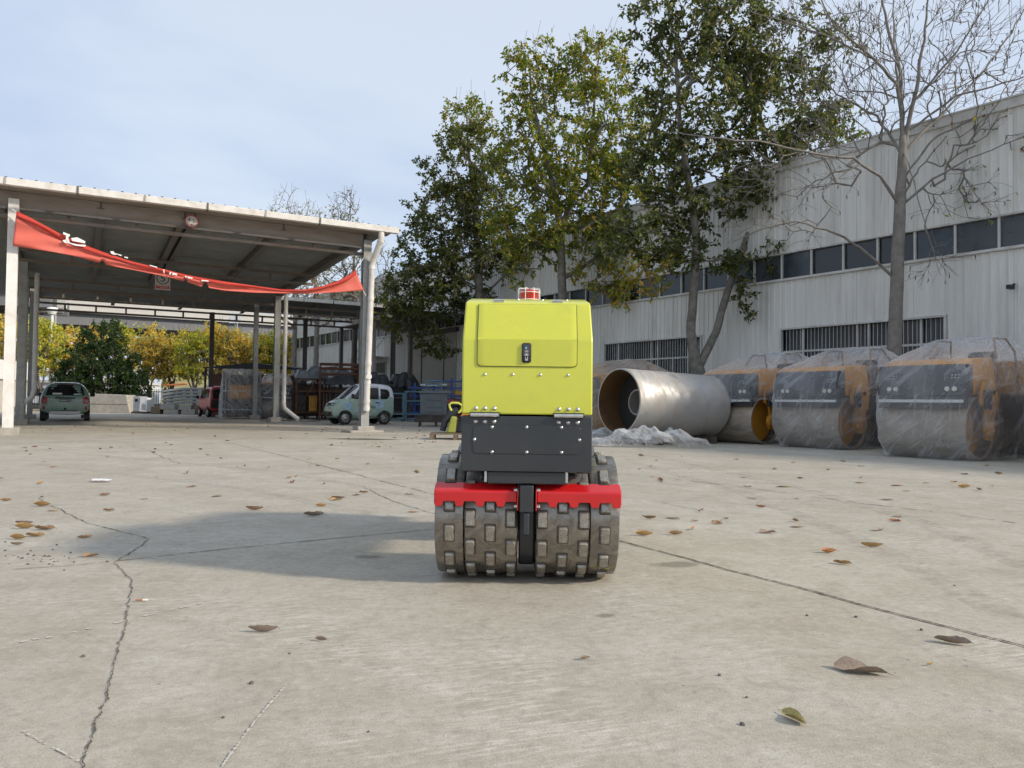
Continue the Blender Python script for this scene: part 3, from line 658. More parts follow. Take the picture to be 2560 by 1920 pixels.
# red banner slung between the front posts
bp0 = shed_pt(0, -0.26, 0)
topc = [(42, 531), (110, 567), (180, 602), (260, 634), (330, 657), (400, 674), (460, 688), (560, 707), (640, 718), (700, 725), (760, 726), (800, 719), (840, 706), (870, 690), (888, 676)]
botc = [(32, 615), (110, 627), (180, 640), (260, 661), (330, 675), (400, 690), (460, 704), (500, 716), (560, 727), (640, 733), (700, 735), (760, 735), (840, 731), (907, 727)]
def interp(c, x):
    xs = [q[0] for q in c]; ys = [q[1] for q in c]
    return float(np.interp(x, xs, ys))
BAN = empty('banner', shed_pt(-9.1, -0.26, 0), SH_A, 'torn red cloth banner sagging between the two front shed posts', 'banner')
Minv = (Matrix.Translation(BAN.location) @ Matrix.Rotation(SH_A, 4, 'Z')).inverted()
def ban_pt(px, py, off=0.0): return Minv @ (on_plane(px, py, bp0, fy) - fy * off)
def fold(u, v):
    k = u * 22 + v * 5
    return 0.03 * math.sin(k) + 0.05 * mn.noise(Vector((u * 9, v * 2.2, 3))) + 0.035 * math.sin(v * 9 + u * 30) * (1 - u)
NB = 150; NV = 10
m = MB(); cols = []
for i in range(NB + 1):
    u = i / NB; row = []
    for j in range(NV + 1):
        v = j / NV
        xt = 42 + (888 - 42) * u; xb_ = 32 + (907 - 32) * u
        t = Vector((xt, interp(topc, xt))); b = Vector((xb_, interp(botc, xb_)))
        if 505 < xb_ < 521: b.y -= 13 if v > 0 else 0
        if abs(xb_ - 466) < 3: b.y -= 9
        if abs(xb_ - 257) < 4: b.y -= 7
        q = t.lerp(b, v)
        row.append(ban_pt(q.x, q.y, fold(u, v) + (0.06 if v > 0.12 else 0.0)))
    cols.append(row)
for r_ in cols:
    for q in r_: m.v.append(tuple(q))
for i in range(NB):
    for j in range(NV):
        a = i * (NV + 1) + j; m.f.append((a, a + NV + 1, a + NV + 2, a + 1))
cl = m.build('cloth', M_BAN, BAN, smooth=True, ang=0)
sm = cl.modifiers.new('thick', 'SOLIDIFY'); sm.thickness = 0.006
hm = MB(); Wt = 11
for i in range(NB + 1):
    xt = 42 + (888 - 42) * i / NB; yt_ = interp(topc, xt); wd_ = min(Wt, max(2.5, (interp(botc, xt) - yt_) * 0.30))
    hm.v.append(tuple(ban_pt(xt, yt_ - 1.5, fold(i / NB, 0) + 0.10))); hm.v.append(tuple(ban_pt(xt, yt_ + wd_, fold(i / NB, 0.2) + 0.115)))
for i in range(NB): hm.f.append((2 * i, 2 * i + 2, 2 * i + 3, 2 * i + 1))
hem = hm.build('folded_hem', M_BANH, BAN, smooth=True, ang=0); hs_ = hem.modifiers.new('thick', 'SOLIDIFY'); hs_.thickness = 0.006
def stroke(polys, name='stroke'):
    for pl in polys:
        m = MB(); b = 0
        for (x, y) in pl: m.v.append(tuple(ban_pt(x, y, 0.15)))
        m.f.append(tuple(range(len(pl)))); o = m.build(name, M_WHITE, BAN, fix=False)
        s_ = o.modifiers.new('thick', 'SOLIDIFY'); s_.thickness = 0.004
zb4 = lambda x, y: (130 + x * 0.1944, 560 + y * 0.1944)
stroke([[zb4(*q) for q in pl] for pl in [
    [(145, 118), (232, 150), (230, 178), (145, 146)], [(182, 150), (214, 160), (210, 250), (180, 238)], [(135, 225), (210, 205), (232, 255), (330, 276), (436, 282), (426, 306), (300, 292), (215, 262), (160, 254)],
    [(245, 196), (325, 185), (430, 238), (424, 264), (340, 246), (262, 232)],
    [(745, 364), (785, 362), (805, 390), (842, 394), (840, 406), (790, 408), (760, 394)], [(848, 398), (892, 410), (890, 424), (848, 412)], [(928, 430), (974, 440), (972, 456), (928, 444)],
    [(1250, 536), (1345, 562), (1345, 575), (1250, 548)], [(1422, 592), (1438, 598), (1440, 646), (1430, 644)], [(1508, 624), (1532, 630), (1512, 664), (1500, 656)], [(1540, 634), (1600, 650), (1598, 676), (1570, 662), (1540, 668)],
    [(1706, 676), (1726, 680), (1718, 700), (1704, 696)], [(1734, 684), (1806, 702), (1790, 714), (1734, 704)], [(1912, 728), (2005, 738), (2005, 752), (1912, 742)], [(2112, 760), (2168, 770), (2168, 780), (2112, 770)]]])
for x, y, j in ((42, 531, 0), (32, 615, 0), (888, 676, 1), (907, 727, 1)):
    a = ban_pt(x, y, 0.02); tgt = ban_pt(30 if not j else 915, y - (8 if not j else 40 if y < 700 else -12), 0.0)
    mm = MB(); mm.tube([a, tgt], 0.01, 5); mm.build('tie_rope', M_WHITE, BAN)

# ================================================================== elevated road far behind
def viaduct(name, label, a, b, ztop, width, ng=6, pier=None):
    a = Vector((a[0], a[1], 0)); b = Vector((b[0], b[1], 0)); d = b - a; Ln = d.length; ang = math.atan2(d.y, d.x)
    r = empty(name, a, ang, label, 'viaduct')          # local x along, local +y away from the camera
    m = MB(); m.bb(0, Ln, 0, 0.3, ztop - 1.05, ztop); m.build('parapet', M_VIA, r)
    m = MB(); m.bb(0, Ln, width - 0.3, width, ztop - 1.05, ztop); m.build('parapet', M_VIA, r)
    m = MB(); m.bb(0, Ln, -0.05, width + 0.05, ztop - 1.4, ztop - 1.052); m.build('deck', M_VIA, r)
    for k in range(ng):
        y = 0.9 + (width - 1.8) * k / (ng - 1)
        m = MB(); m.bb(0, Ln, y - 0.35, y + 0.35, ztop - 2.7, ztop - 1.402); m.build('girder', M_VIAD, r)
    for x in (pier or []):
        m = MB(); m.prism([(-0.3, ztop - 2.702), (width + 0.3, ztop - 2.702), (width + 0.3, ztop - 3.6), (width * 0.68, ztop - 5.2), (width * 0.32, ztop - 5.2), (-0.3, ztop - 3.6)], 2.4, Myz(x - 1.2)); m.build('pier_cap', M_VIAD, r)
        m = MB(); m.bb(x - 1.0, x + 1.0, width * 0.36, width * 0.64, 0, ztop - 5.1); m.build('pier_column', M_VIA, r)
    return r
P0 = at(168, 747, 84); P1 = at(561, 777, 93)
dv = (P1 - P0); dv.z = 0; dv.normalize()
A = P0 - dv * 80; Bq = P0 + dv * 190
viaduct('elevated_road', 'elevated road on girders crossing behind the yellow trees', A, Bq, (P0.z + P1.z) / 2, 14, 7, pier=[36, 68, 99, 130, 165, 200])
Pn = at(20, 684, 66)
viaduct('elevated_ramp', 'pale concrete ramp of the elevated road behind the left shed posts', (Pn.x - 45, Pn.y - 16), (Pn.x + 3, Pn.y + 1), Pn.z, 9, 4, pier=[20, 44])
# gantry boards and lamps by the elevated road
def board(px0, px1, py0, py1, Y, label):
    a = at(px0, py0, Y); b = at(px1, py1, Y)
    r = empty('sign_board', ((a.x + b.x) / 2, Y, 0), 0, label, 'sign board')
    h = a.z - b.z; wd = b.x - a.x
    for k in (-1, 1):
        m = MB(); m.box(k * wd / 4, 0, (a.z + b.z) / 2, wd / 2 - 0.06, 0.08, h); m.build('board_panel', M_WHITE, r)
    m = MB(); m.bar((0, 0.25, 0), (0, 0.25, a.z), 0.28); m.bar((-wd / 2, 0.14, a.z - h * 0.3), (wd / 2, 0.14, a.z - h * 0.3), 0.1); m.build('mast', M_POST, r)
board(97, 168, 741, 771, 70, 'white double sign board seen above the dark green tree')
board(573, 604, 782, 808, 80, 'small white sign board near the right end of the elevated road')
a = at(131, 772, 62); r = empty('mast_lamp', (a.x, 62, 0), 0, 'white lamp mast rising left of the dark green tree', 'lamp')
m = MB(); m.tube([(0, 0, 0), (0, 0, a.z - 0.3)], 0.11, 8); m.build('mast', M_WHITE, r)
m = MB(); m.lathe([(0.0, -0.5), (0.25, -0.45), (0.42, -0.05), (0.35, 0.1), (0.0, 0.15)], 14, Matrix.Translation((0, 0, a.z))); m.build('lamp_head', M_WHITE, r, smooth=True)
# ================================================================== trench roller (hero)
TR = empty('trench_roller', (0.085, 4.05, 0), R(-0.8), 'lime and charcoal trench roller with red scrapers and studded steel drums', 'roller')
HX = -0.007
DR, LUGH, CZ = 0.304, 0.021, 0.325
NROW, PH0 = 13, -11.5
# lug: skirted frustum with worn crown
def lug_mesh():
    bm = bmesh.new(); lv = [(0.0315, 0.0485, -0.006), (0.0285, 0.0455, 0.0035), (0.0228, 0.0390, 0.0065), (0.0215, 0.0375, 0.0165), (0.0185, 0.0340, LUGH)]
    rings = []
    for hx, hy, z in lv:
        pts = rrect(-hx, hx, -hy, hy, min(hx, hy) * 0.28, 2); rings.append([bm.verts.new((x, y, z)) for x, y in pts])
    n = len(rings[0])
    for a, b in zip(rings[:-1], rings[1:]):
        for i in range(n): bm.faces.new((a[i], a[(i + 1) % n], b[(i + 1) % n], b[i]))
    bm.faces.new(rings[-1])
    me = bpy.data.meshes.new('lug'); bm.to_mesh(me); bm.free()
    for p in me.polygons: p.use_smooth = True
    me.set_sharp_from_angle(angle=R(32)); me.materials.append(M_LUG); me.materials.append(M_SKIRT)
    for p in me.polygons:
        if p.center.z < 0.0052: p.material_index = 1  # skirt faces at the lug foot take the darker steel
    return me
LUG = lug_mesh()
def drum(y, x0, x1, cols, phase):
    m = MB(); e = 0.012; wd = x1 - x0
    prof = [(0.20, 0.012), (DR - 0.03, 0.012), (DR - 0.028, 0.0), (DR - e, 0.0), (DR - 0.003, 0.004), (DR, e), (DR, wd - e), (DR - 0.003, wd - 0.004), (DR - e, wd), (DR - 0.028, wd), (DR - 0.03, wd - 0.012), (0.20, wd - 0.012)]
    m.lathe(prof, 72, XAX); dm = m.build('drum_ring', M_DRUM, TR, smooth=True, loc=(x0, y, CZ), ang=35)
    for (cx, half) in cols:
        for k in range(NROW):
            th = R(phase + 360 / NROW * (k + (0.5 if half else 0)))
            # outward direction in local y/z; rows counted from the face toward the camera (-y)
            u = Vector((0, -math.cos(th), math.sin(th))); t = Vector((0, math.sin(th), math.cos(th)))
            Mx = Matrix((Vector((1, 0, 0)), t, u)).transposed()
            if Mx.determinant() < 0: Mx = Matrix((Vector((-1, 0, 0)), t, u)).transposed()
            q = Mx.to_euler(); pos = u * (DR - 0.003) + Vector((cx - x0, 0, 0))
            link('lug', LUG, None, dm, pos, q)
    return dm
for y, ph in ((0.0, PH0), (1.16, PH0 + 9)):
    # outer and inner rings on each side
    drum(y, -0.450, -0.308, [(-0.378, False)], ph + 0.6)
    drum(y, -0.306, -0.046, [(-0.277, True), (-0.178, False), (-0.078, True)], ph + 0.6)
    drum(y, 0.044, 0.304, [(0.073, True), (0.174, False), (0.275, True)], ph)
    drum(y, 0.306, 0.450, [(0.378, False)], ph)
    # weld seam collars between inner and outer rings, gearcase between the drums
    m = MB(); m.lathe([(0.05, 0), (0.255, 0), (0.262, 0.008), (0.262, 0.072), (0.255, 0.08), (0.05, 0.08)], 48, XAX); m.build('gear_case', M_CHARC, TR, smooth=True, loc=(-0.041, y, CZ), ang=30)
    m = MB(); m.bb(-0.036, 0.036, y - 0.05, y + 0.14, CZ + 0.10, 0.67); m.build('drum_support', M_CHARC, TR, bevel=0.006)
    m = MB(); m.tube([(-0.43, y, CZ), (0.43, y, CZ)], 0.09, 20); m.build('axle', M_DARK, TR, smooth=True)
    for s in (-1, 1):
        m = MB(); m.lathe([(0.0, 0), (0.205, 0.0), (0.205, 0.02), (0, 0.02)], 40, XAX); m.build('drum_web', M_DARK, TR, loc=(0.40 * s - 0.01, y, CZ), smooth=True, ang=30)
# paint splash on right outer ring
M_SPL = pm('lime_splash', (0.55, 0.58, 0.03), 0.5)
for i in range(16):
    th = R(-50 + random.uniform(-5, 4)); xx = 0.33 + 0.10 * (i / 16) + random.uniform(-0.006, 0.006)
    m = MB(); rr = DR + 0.001
    s_ = random.uniform(0.003, 0.008)
    c = Vector((xx, -math.cos(th) * rr, CZ + math.sin(th) * rr)); t = Vector((0, math.sin(th), math.cos(th)))
    m.v = [tuple(c + Vector((s_, 0, 0)) * math.cos(a) + t * s_ * 0.6 * math.sin(a)) for a in np.linspace(0, 2 * math.pi, 7)[:-1]]; m.f = [tuple(range(6))]
    m.build('paint_fleck', M_SPL, TR)
# ---- red scraper bars: front web and inclined upper flange, cut out round the studs
def scraper(y, flip):
    colsx = [-0.378, -0.277, -0.178, -0.078, 0.073, 0.174, 0.275, 0.378]
    for side in (-1, 1):
        cs = sorted([c for c in colsx if c * side > 0])
        xa, xb = (-0.446, -0.052) if side < 0 else (0.049, 0.449)
        def edge(depth, hw_t, hw_b):
            pts = []
            for c in cs:
                l0, l1, r1, r0 = c - hw_b, c - hw_t, c + hw_t, c + hw_b
                pts += [(l0, 0), (l1, depth), (r1, depth), (r0, 0)]
            pts = [(min(max(x, xa), xb), d) for x, d in pts]
            return [(xa, pts[0][1] if pts[0][0] <= xa + 1e-6 else 0)] + pts + [(xb, pts[-1][1] if pts[-1][0] >= xb - 1e-6 else 0)]
        lo = edge(0.024, 0.026, 0.036); hi = edge(0.010, 0.024, 0.033)
        prof_v = []; m = MB(); th = 0.008
        # columns of the plate: bottom edge, fold, top edge
        allx = sorted(set([round(x, 4) for x, _ in lo] + [round(x, 4) for x, _ in hi]))
        f = lambda e, x: float(np.interp(x, [q[0] for q in e], [q[1] for q in e]))
        for x in allx:
            zb_ = 0.401 + f(lo, x); flange = 1.0 - f(hi, x) / 0.075
            for (yy, zz_) in ((-0.333, zb_), (-0.333, 0.468), (-0.328, 0.474), (-0.328 + 0.066 * flange, 0.474 + 0.032 * flange)):
                m.v.append((x, yy, zz_))
        nx = len(allx)
        for i in range(nx - 1):
            for j in range(3): a = i * 4 + j; m.f.append((a, a + 4, a + 5, a + 1))
        o = m.build('scraper_bar', M_RED, TR, smooth=False)
        if flip: o.rotation_euler = (0, 0, math.pi); o.location = (0, y, 0)
        else: o.location = (0, y, 0)
        s = o.modifiers.new('thick', 'SOLIDIFY'); s.thickness = th; s.offset = 0
        b = o.modifiers.new('bevel', 'BEVEL'); b.width = 0.002; b.segments = 2; b.limit_method = 'ANGLE'
        # end return plate
        if not flip:
            m = MB(); xe = xa - 0.001 if side < 0 else xb + 0.001
            m.prism([(-0.333, 0.41), (-0.333, 0.468), (-0.328, 0.476), (-0.27, 0.504), (-0.30, 0.45)], 0.006, Myz(xe - 0.003)); m.build('scraper_end', M_RED, TR, bevel=0.0015)
            # side cheek of the centre bracket with its bolts
            xc = -0.049 if side < 0 else 0.040
            m = MB(); m.prism([(-0.352, 0.385), (-0.352, 0.482), (-0.30, 0.505), (-0.22, 0.505), (-0.25, 0.385)], 0.006, Myz(xc)); m.build('bracket_cheek', M_RED, TR, bevel=0.0015)
            for z in (0.405, 0.483):
                m = MB(); m.lathe([(0, 0), (0.0095, 0), (0.0095, 0.012), (0.006, 0.016), (0, 0.016)], 6, (XAX if side > 0 else Matrix.Rotation(R(-90), 4, 'Y')))
                m.build('bolt', M_ZINC, TR, loc=(xc + (0.006 if side > 0 else 0.0), -0.335, z))
scraper(0.0, False); scraper(1.16, True)
m = MB(); m.prism([(-0.358, 0.378), (-0.358, 0.505), (-0.24, 0.52), (-0.24, 0.378)], 0.066, Myz(-0.037)); m.build('centre_bracket', M_CHARC, TR, bevel=0.004)
m = MB(); m.prism([(-0.362, 0.274), (-0.362, 0.37), (-0.33, 0.385), (-0.31, 0.385), (-0.318, 0.275), (-0.330, 0.262)], 0.027, Myz(-0.017)); m.build('centre_tongue', M_CHARC, TR, bevel=0.003)
# ---- chassis
m = MB(); m.bb(HX - 0.313, HX + 0.313, -0.360, -0.225, 0.573, 0.838); m.build('lower_case', M_CHARC, TR, bevel=0.003)
m = MB(); m.bb(HX - 0.300, HX + 0.300, -0.224, 0.72, 0.66, 0.838); m.build('chassis', M_CHARC, TR, bevel=0.006)
m = MB(); m.bb(HX - 0.187, HX + 0.190, -0.345, -0.285, 0.512, 0.5725); m.build('under_tray', M_CHARC, TR, bevel=0.006)
m = MB()
for s in (-1, 1):
    m.bb(HX + s * 0.195 - 0.006, HX + s * 0.195 + 0.006, -0.345, -0.30, 0.520, 0.572)
m.build('tray_clip', M_ZINC, TR, bevel=0.001)
m = MB(); m.tube([(HX - 0.22, -0.30, 0.54), (HX - 0.18, -0.27, 0.53), (HX + 0.1, -0.26, 0.535), (HX + 0.24, -0.29, 0.55)], 0.014, 8); m.build('hydraulic_hose', M_DARK, TR, smooth=True)
# front half of the machine behind
m = MB(); m.bb(-0.28, 0.28, 0.80, 1.60, 0.66, 0.86); m.build('front_chassis', M_CHARC, TR, bevel=0.006)
m = MB(); m.prism([(0.82, 0.862), (1.58, 0.862), (1.58, 1.05), (1.45, 1.22), (0.95, 1.30), (0.82, 1.30)], 0.58, Myz(-0.29)); m.build('front_hood', M_LIME, TR, bevel=0.02)
m = MB(); m.tube([(0, 0.72, 0.72), (0, 0.82, 0.72)], 0.09, 16); m.bb(-0.05, 0.05, 0.71, 0.81, 0.5, 0.9); m.build('articulation_joint', M_DARK, TR)
# ---- lime hood: folded profile, slight taper toward the top
prof = [(-0.360, 0.846), (-0.360, 1.198), (-0.355, 1.214), (-0.282, 1.376), (-0.272, 1.392), (-0.254, 1.402), (0.015, 1.452), (0.62, 1.452), (0.76, 1.30), (0.76, 0.846)]
def hw(z): return 0.3135 if z <= 1.21 else 0.3135 - (z - 1.21) * 0.035
m = MB(); n = len(prof)
for s in (-1, 1):
    for (y, z) in prof: m.v.append((HX + s * hw(z), y, z))
for i in range(n): j = (i + 1) % n; m.f.append((i, j, n + j, n + i))
m.f.append(tuple(reversed(range(n)))); m.f.append(tuple(range(n, 2 * n)))
m.build('hood', M_LIME, TR, bevel=0.008, seg=3)
# door following the fold, with a dark strip painting the gap's shade round it
def along(s):      # arc length from the bottom of the front face upward -> (y,z, normal)
    z1 = 1.206 - 0.846; 
    if s <= z1: return Vector((-0.360, 0.846 + s)), Vector((-1, 0))
    d = Vector((0.078, 0.176)).normalized(); p = Vector((-0.360, 1.206)) + d * (s - z1)
    return p, Vector((-d.y, d.x))
DX0, DX1, DS0, DS1 = HX - 0.240, HX + 0.236, 0.232, 0.553
def sheet(x0, x1, s0, s1, r, off, name, mat, inner=None, nx=14, ns=40, rtop=True):
    m = MB(); xs = [x0 + (x1 - x0) * i / nx for i in range(nx + 1)]; ss = [s0 + (s1 - s0) * j / ns for j in range(ns + 1)]
    zc = 1.206 - 0.846
    ss = sorted(set([round(v, 5) for v in ss] + [zc - 0.012, zc, zc + 0.012] + [s0 + r * (1 - math.cos(R(a))) for a in (15, 30, 45, 60, 75)]))
    rows = []
    for s in ss:
        p, nn = along(s); 
        if abs(s - zc) < 0.012: nn = (Vector((-1, 0)) + Vector((-0.914, 0.405))).normalized()
        q = p + nn * off
        ins = 0
        if s - s0 < r: ins = r - math.sqrt(max(0, r * r - (r - (s - s0)) ** 2))
        rows.append([(x0 + ins + (x1 - x0 - 2 * ins) * i / nx, q.x, q.y) for i in range(nx + 1)])
    for r_ in rows: m.v += r_
    for j in range(len(rows) - 1):
        for i in range(nx): a = j * (nx + 1) + i; m.f.append((a, a + 1, a + nx + 2, a + nx + 1))
    o = m.build(name, mat, TR, smooth=True, fix=False, ang=20); return o
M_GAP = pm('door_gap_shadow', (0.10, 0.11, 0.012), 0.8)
sheet(DX0 - 0.0035, DX1 + 0.0035, DS0 - 0.0035, DS1 + 0.0035, 0.020, 0.0012, 'door_gap_shade', M_GAP)
dr = sheet(DX0, DX1, DS0, DS1, 0.018, 0.0055, 'hood_door', M_LIME)
s_ = dr.modifiers.new('thick', 'SOLIDIFY'); s_.thickness = 0.004; s_.offset = -1
b_ = dr.modifiers.new('bevel', 'BEVEL'); b_.width = 0.0018; b_.segments = 2; b_.limit_method = 'ANGLE'; b_.angle_limit = R(50)
# latch
LZ = (1.102 + 0.003, )
lt = empty('latch', (HX - 0.005, -0.3655, 1.142), 0); lt.parent = TR
def plate(poly, th, y, name, mat, bevel=0.0015):
    m = MB(); m.prism(poly, th, Mxz(y)); return m.build(name, mat, lt, bevel=bevel)
plate(rrect(-0.0225, 0.0225, -0.0475, 0.0475, 0.010), 0.006, -0.006, 'latch_body', M_BLACKT)
M_LATCH = pm('latch_plastic', (0.055, 0.05, 0.055), 0.45, 0, 0.1, 60)
plate(rrect(-0.0185, 0.0185, -0.015, 0.0435, 0.006), 0.003, -0.0092, 'latch_paddle', M_LATCH)
plate(rrect(-0.0185, 0.0185, -0.0435, -0.0172, 0.006), 0.003, -0.0092, 'latch_cup', M_BLACKT)
plate(rrect(-0.007, 0.007, -0.038, -0.019, 0.002), 0.003, -0.0125, 'key_tab', M_ZINC, 0.0006)
plate(rrect(-0.003, 0.003, -0.029, -0.0175, 0.001), 0.002, -0.0142, 'key_slot', M_BLACKT, 0)
m = MB(); m.lathe([(0, 0), (0.0095, 0), (0.0095, 0.001), (0, 0.001)], 20, Matrix.Translation((0, -0.0094, 0.0255)) @ Matrix.Rotation(R(90), 4, 'X')); m.build('emblem', pm('emblem_blue', (0.03, 0.13, 0.17), 0.3), lt)
m = MB(); m.lathe([(0, 0), (0.0035, 0), (0, 0.001)], 10, Matrix.Translation((-0.003, -0.0105, 0.0225)) @ Matrix.Rotation(R(90), 4, 'X')); m.build('emblem_glint', M_WHITE, lt)
for (z0, z1, hw_) in ((-0.0125, -0.0085, 0.0095), (0.0105, 0.0135, 0.0095), (0.003, 0.009, 0.0085), (-0.005, -0.001, 0.007)):
    plate([(-hw_, z0), (hw_, z0), (hw_, z1), (-hw_, z1)], 0.0006, -0.0100, 'latch_print', M_WHITE if z0 < -0.008 else M_POST, 0)
# hinges, bolts and screws
def bolt_mesh(r, h):
    m = MB(); m.lathe([(0, h), (r * 0.35, h * 0.97), (r * 0.7, h * 0.75), (r * 0.95, h * 0.35), (r, 0.0), (r * 1.25, 0.0), (r * 1.25, -0.0015)], 14, Matrix.Rotation(R(90), 4, 'X')); me = m.mesh('bolt', True); me.materials.append(M_ZINC); return me
BOLT = bolt_mesh(0.0082, 0.0065); SCREW = bolt_mesh(0.0062, 0.0055)
mpp = 3.69 / 1923
def zx(zx_): return (1050 + zx_ * 0.2486 - 1318.7) * mpp + 0.0
def zz1(zy): return 0.9 - (680 + zy * 0.2486 - 1008.5) * mpp
for (a, b) in ((502, 785), (1340, 1628)):
    cx = (zx(a) + zx(b)) / 2; ln = zx(b) - zx(a); q = MB()
    q.bb(cx - ln / 2 - 0.004, cx + ln / 2 + 0.004, -0.3685, -0.3605, 0.829, 0.8565); q.build('hinge_seat', M_BLACKT, TR, bevel=0.001)
    for k, (u0, u1) in enumerate(((0, 0.27), (0.275, 0.72), (0.725, 1))):
        q = MB(); q.tube([(cx - ln / 2 + ln * u0, -0.373, 0.8425), (cx - ln / 2 + ln * u1, -0.373, 0.8425)], 0.0095, 16); q.build('hinge_knuckle', M_ZINC, TR, smooth=True)
for zc in (552, 645, 738, 1388, 1482, 1577):
    link('bolt', BOLT, None, TR, (zx(zc), -0.3605, zz1(1376)), (0, 0, 0)); link('bolt', BOLT, None, TR, (zx(zc), -0.3605, zz1(1508)), (0, 0, 0))
for zc in (640, 918, 1197, 1477): link('screw', SCREW, None, TR, (zx(zc), -0.3605, zz1(1033)), (0, 0, 0))
z2x = lambda x: (1050 + x * 0.2592 - 1318.7) * mpp
z2z = lambda y: 0.9 - (1050 + y * 0.2592 - 1008.5) * mpp
poly = rrect(z2x(505), z2x(1547), z2z(326), z2z(55), 0.022, 5)
m = MB(); m.prism(rrect(z2x(503), z2x(1549), z2z(328), z2z(53), 0.023, 5), 0.0008, Mxz(-0.3610)); m.build('cover_seam', M_BLACKT, TR)
m = MB(); m.prism(poly, 0.003, Mxz(-0.3632)); m.build('inspection_cover', M_CHARC, TR, bevel=0.001)
for (x, y) in ((688, 72), (1022, 69), (1357, 67), (520, 193), (1530, 186), (690, 312), (1024, 310), (1360, 308)):
    link('screw', SCREW, None, TR, (z2x(x), -0.3635, z2z(y)), (0, 0, 0))
# top hinges and screws
for x in (-0.145, 0.145):
    m = MB(); m.bb(HX + x - 0.026, HX + x + 0.026, -0.262, -0.236, 1.399, 1.4095); m.tube([(HX + x - 0.026, -0.262, 1.4085), (HX + x + 0.026, -0.262, 1.4085)], 0.005, 8); m.build('top_hinge', M_ZINC, TR)
for x in (-0.175, -0.05, 0.075, 0.20):
    m = MB(); m.lathe([(0.007, 0), (0.006, 0.004), (0, 0.005)], 10, Matrix.Translation((HX + x, -0.10, 1.431))); m.build('screw', M_ZINC, TR, smooth=True)
# beacon with its wire guard
bc = empty('beacon', (0.0, 0.22, 1.452), 0); bc.parent = TR
m = MB(); m.lathe([(0.057, 0), (0.057, 0.012), (0.051, 0.013)], 32); m.build('beacon_base', M_BLACKT, bc, smooth=True)
pr = [(0.050, 0.012)]
for k in range(9): pr += [(0.0515, 0.014 + k * 0.0055), (0.0505, 0.0165 + k * 0.0055)]
pr += [(0.050, 0.066), (0.044, 0.075), (0.030, 0.079), (0, 0.080)]
M_LENS = pm('beacon_lens', (0.50, 0.012, 0.010), 0.12, 0, 0.05, 20, coat=0.5)
m = MB(); m.lathe(pr, 36); m.build('lens', M_LENS, bc, smooth=True)
for zr in (0.022, 0.062):
    m = MB(); m.tube([(0.063 * math.cos(a), 0.063 * math.sin(a), zr) for a in np.linspace(0, 2 * math.pi, 33)], 0.0021, 6); m.build('guard_ring', M_WHITE, bc, smooth=True)
for k in range(4):
    a = R(27 + 45 * k); ca, sa = math.cos(a) * 0.063, math.sin(a) * 0.063
    m = MB(); m.tube([(ca, sa, 0), (ca, sa, 0.080), (ca * 0.93, sa * 0.93, 0.086), (-ca * 0.93, -sa * 0.93, 0.086), (-ca, -sa, 0.080), (-ca, -sa, 0)], 0.0021, 6); m.build('guard_wire', M_WHITE, bc, smooth=True)
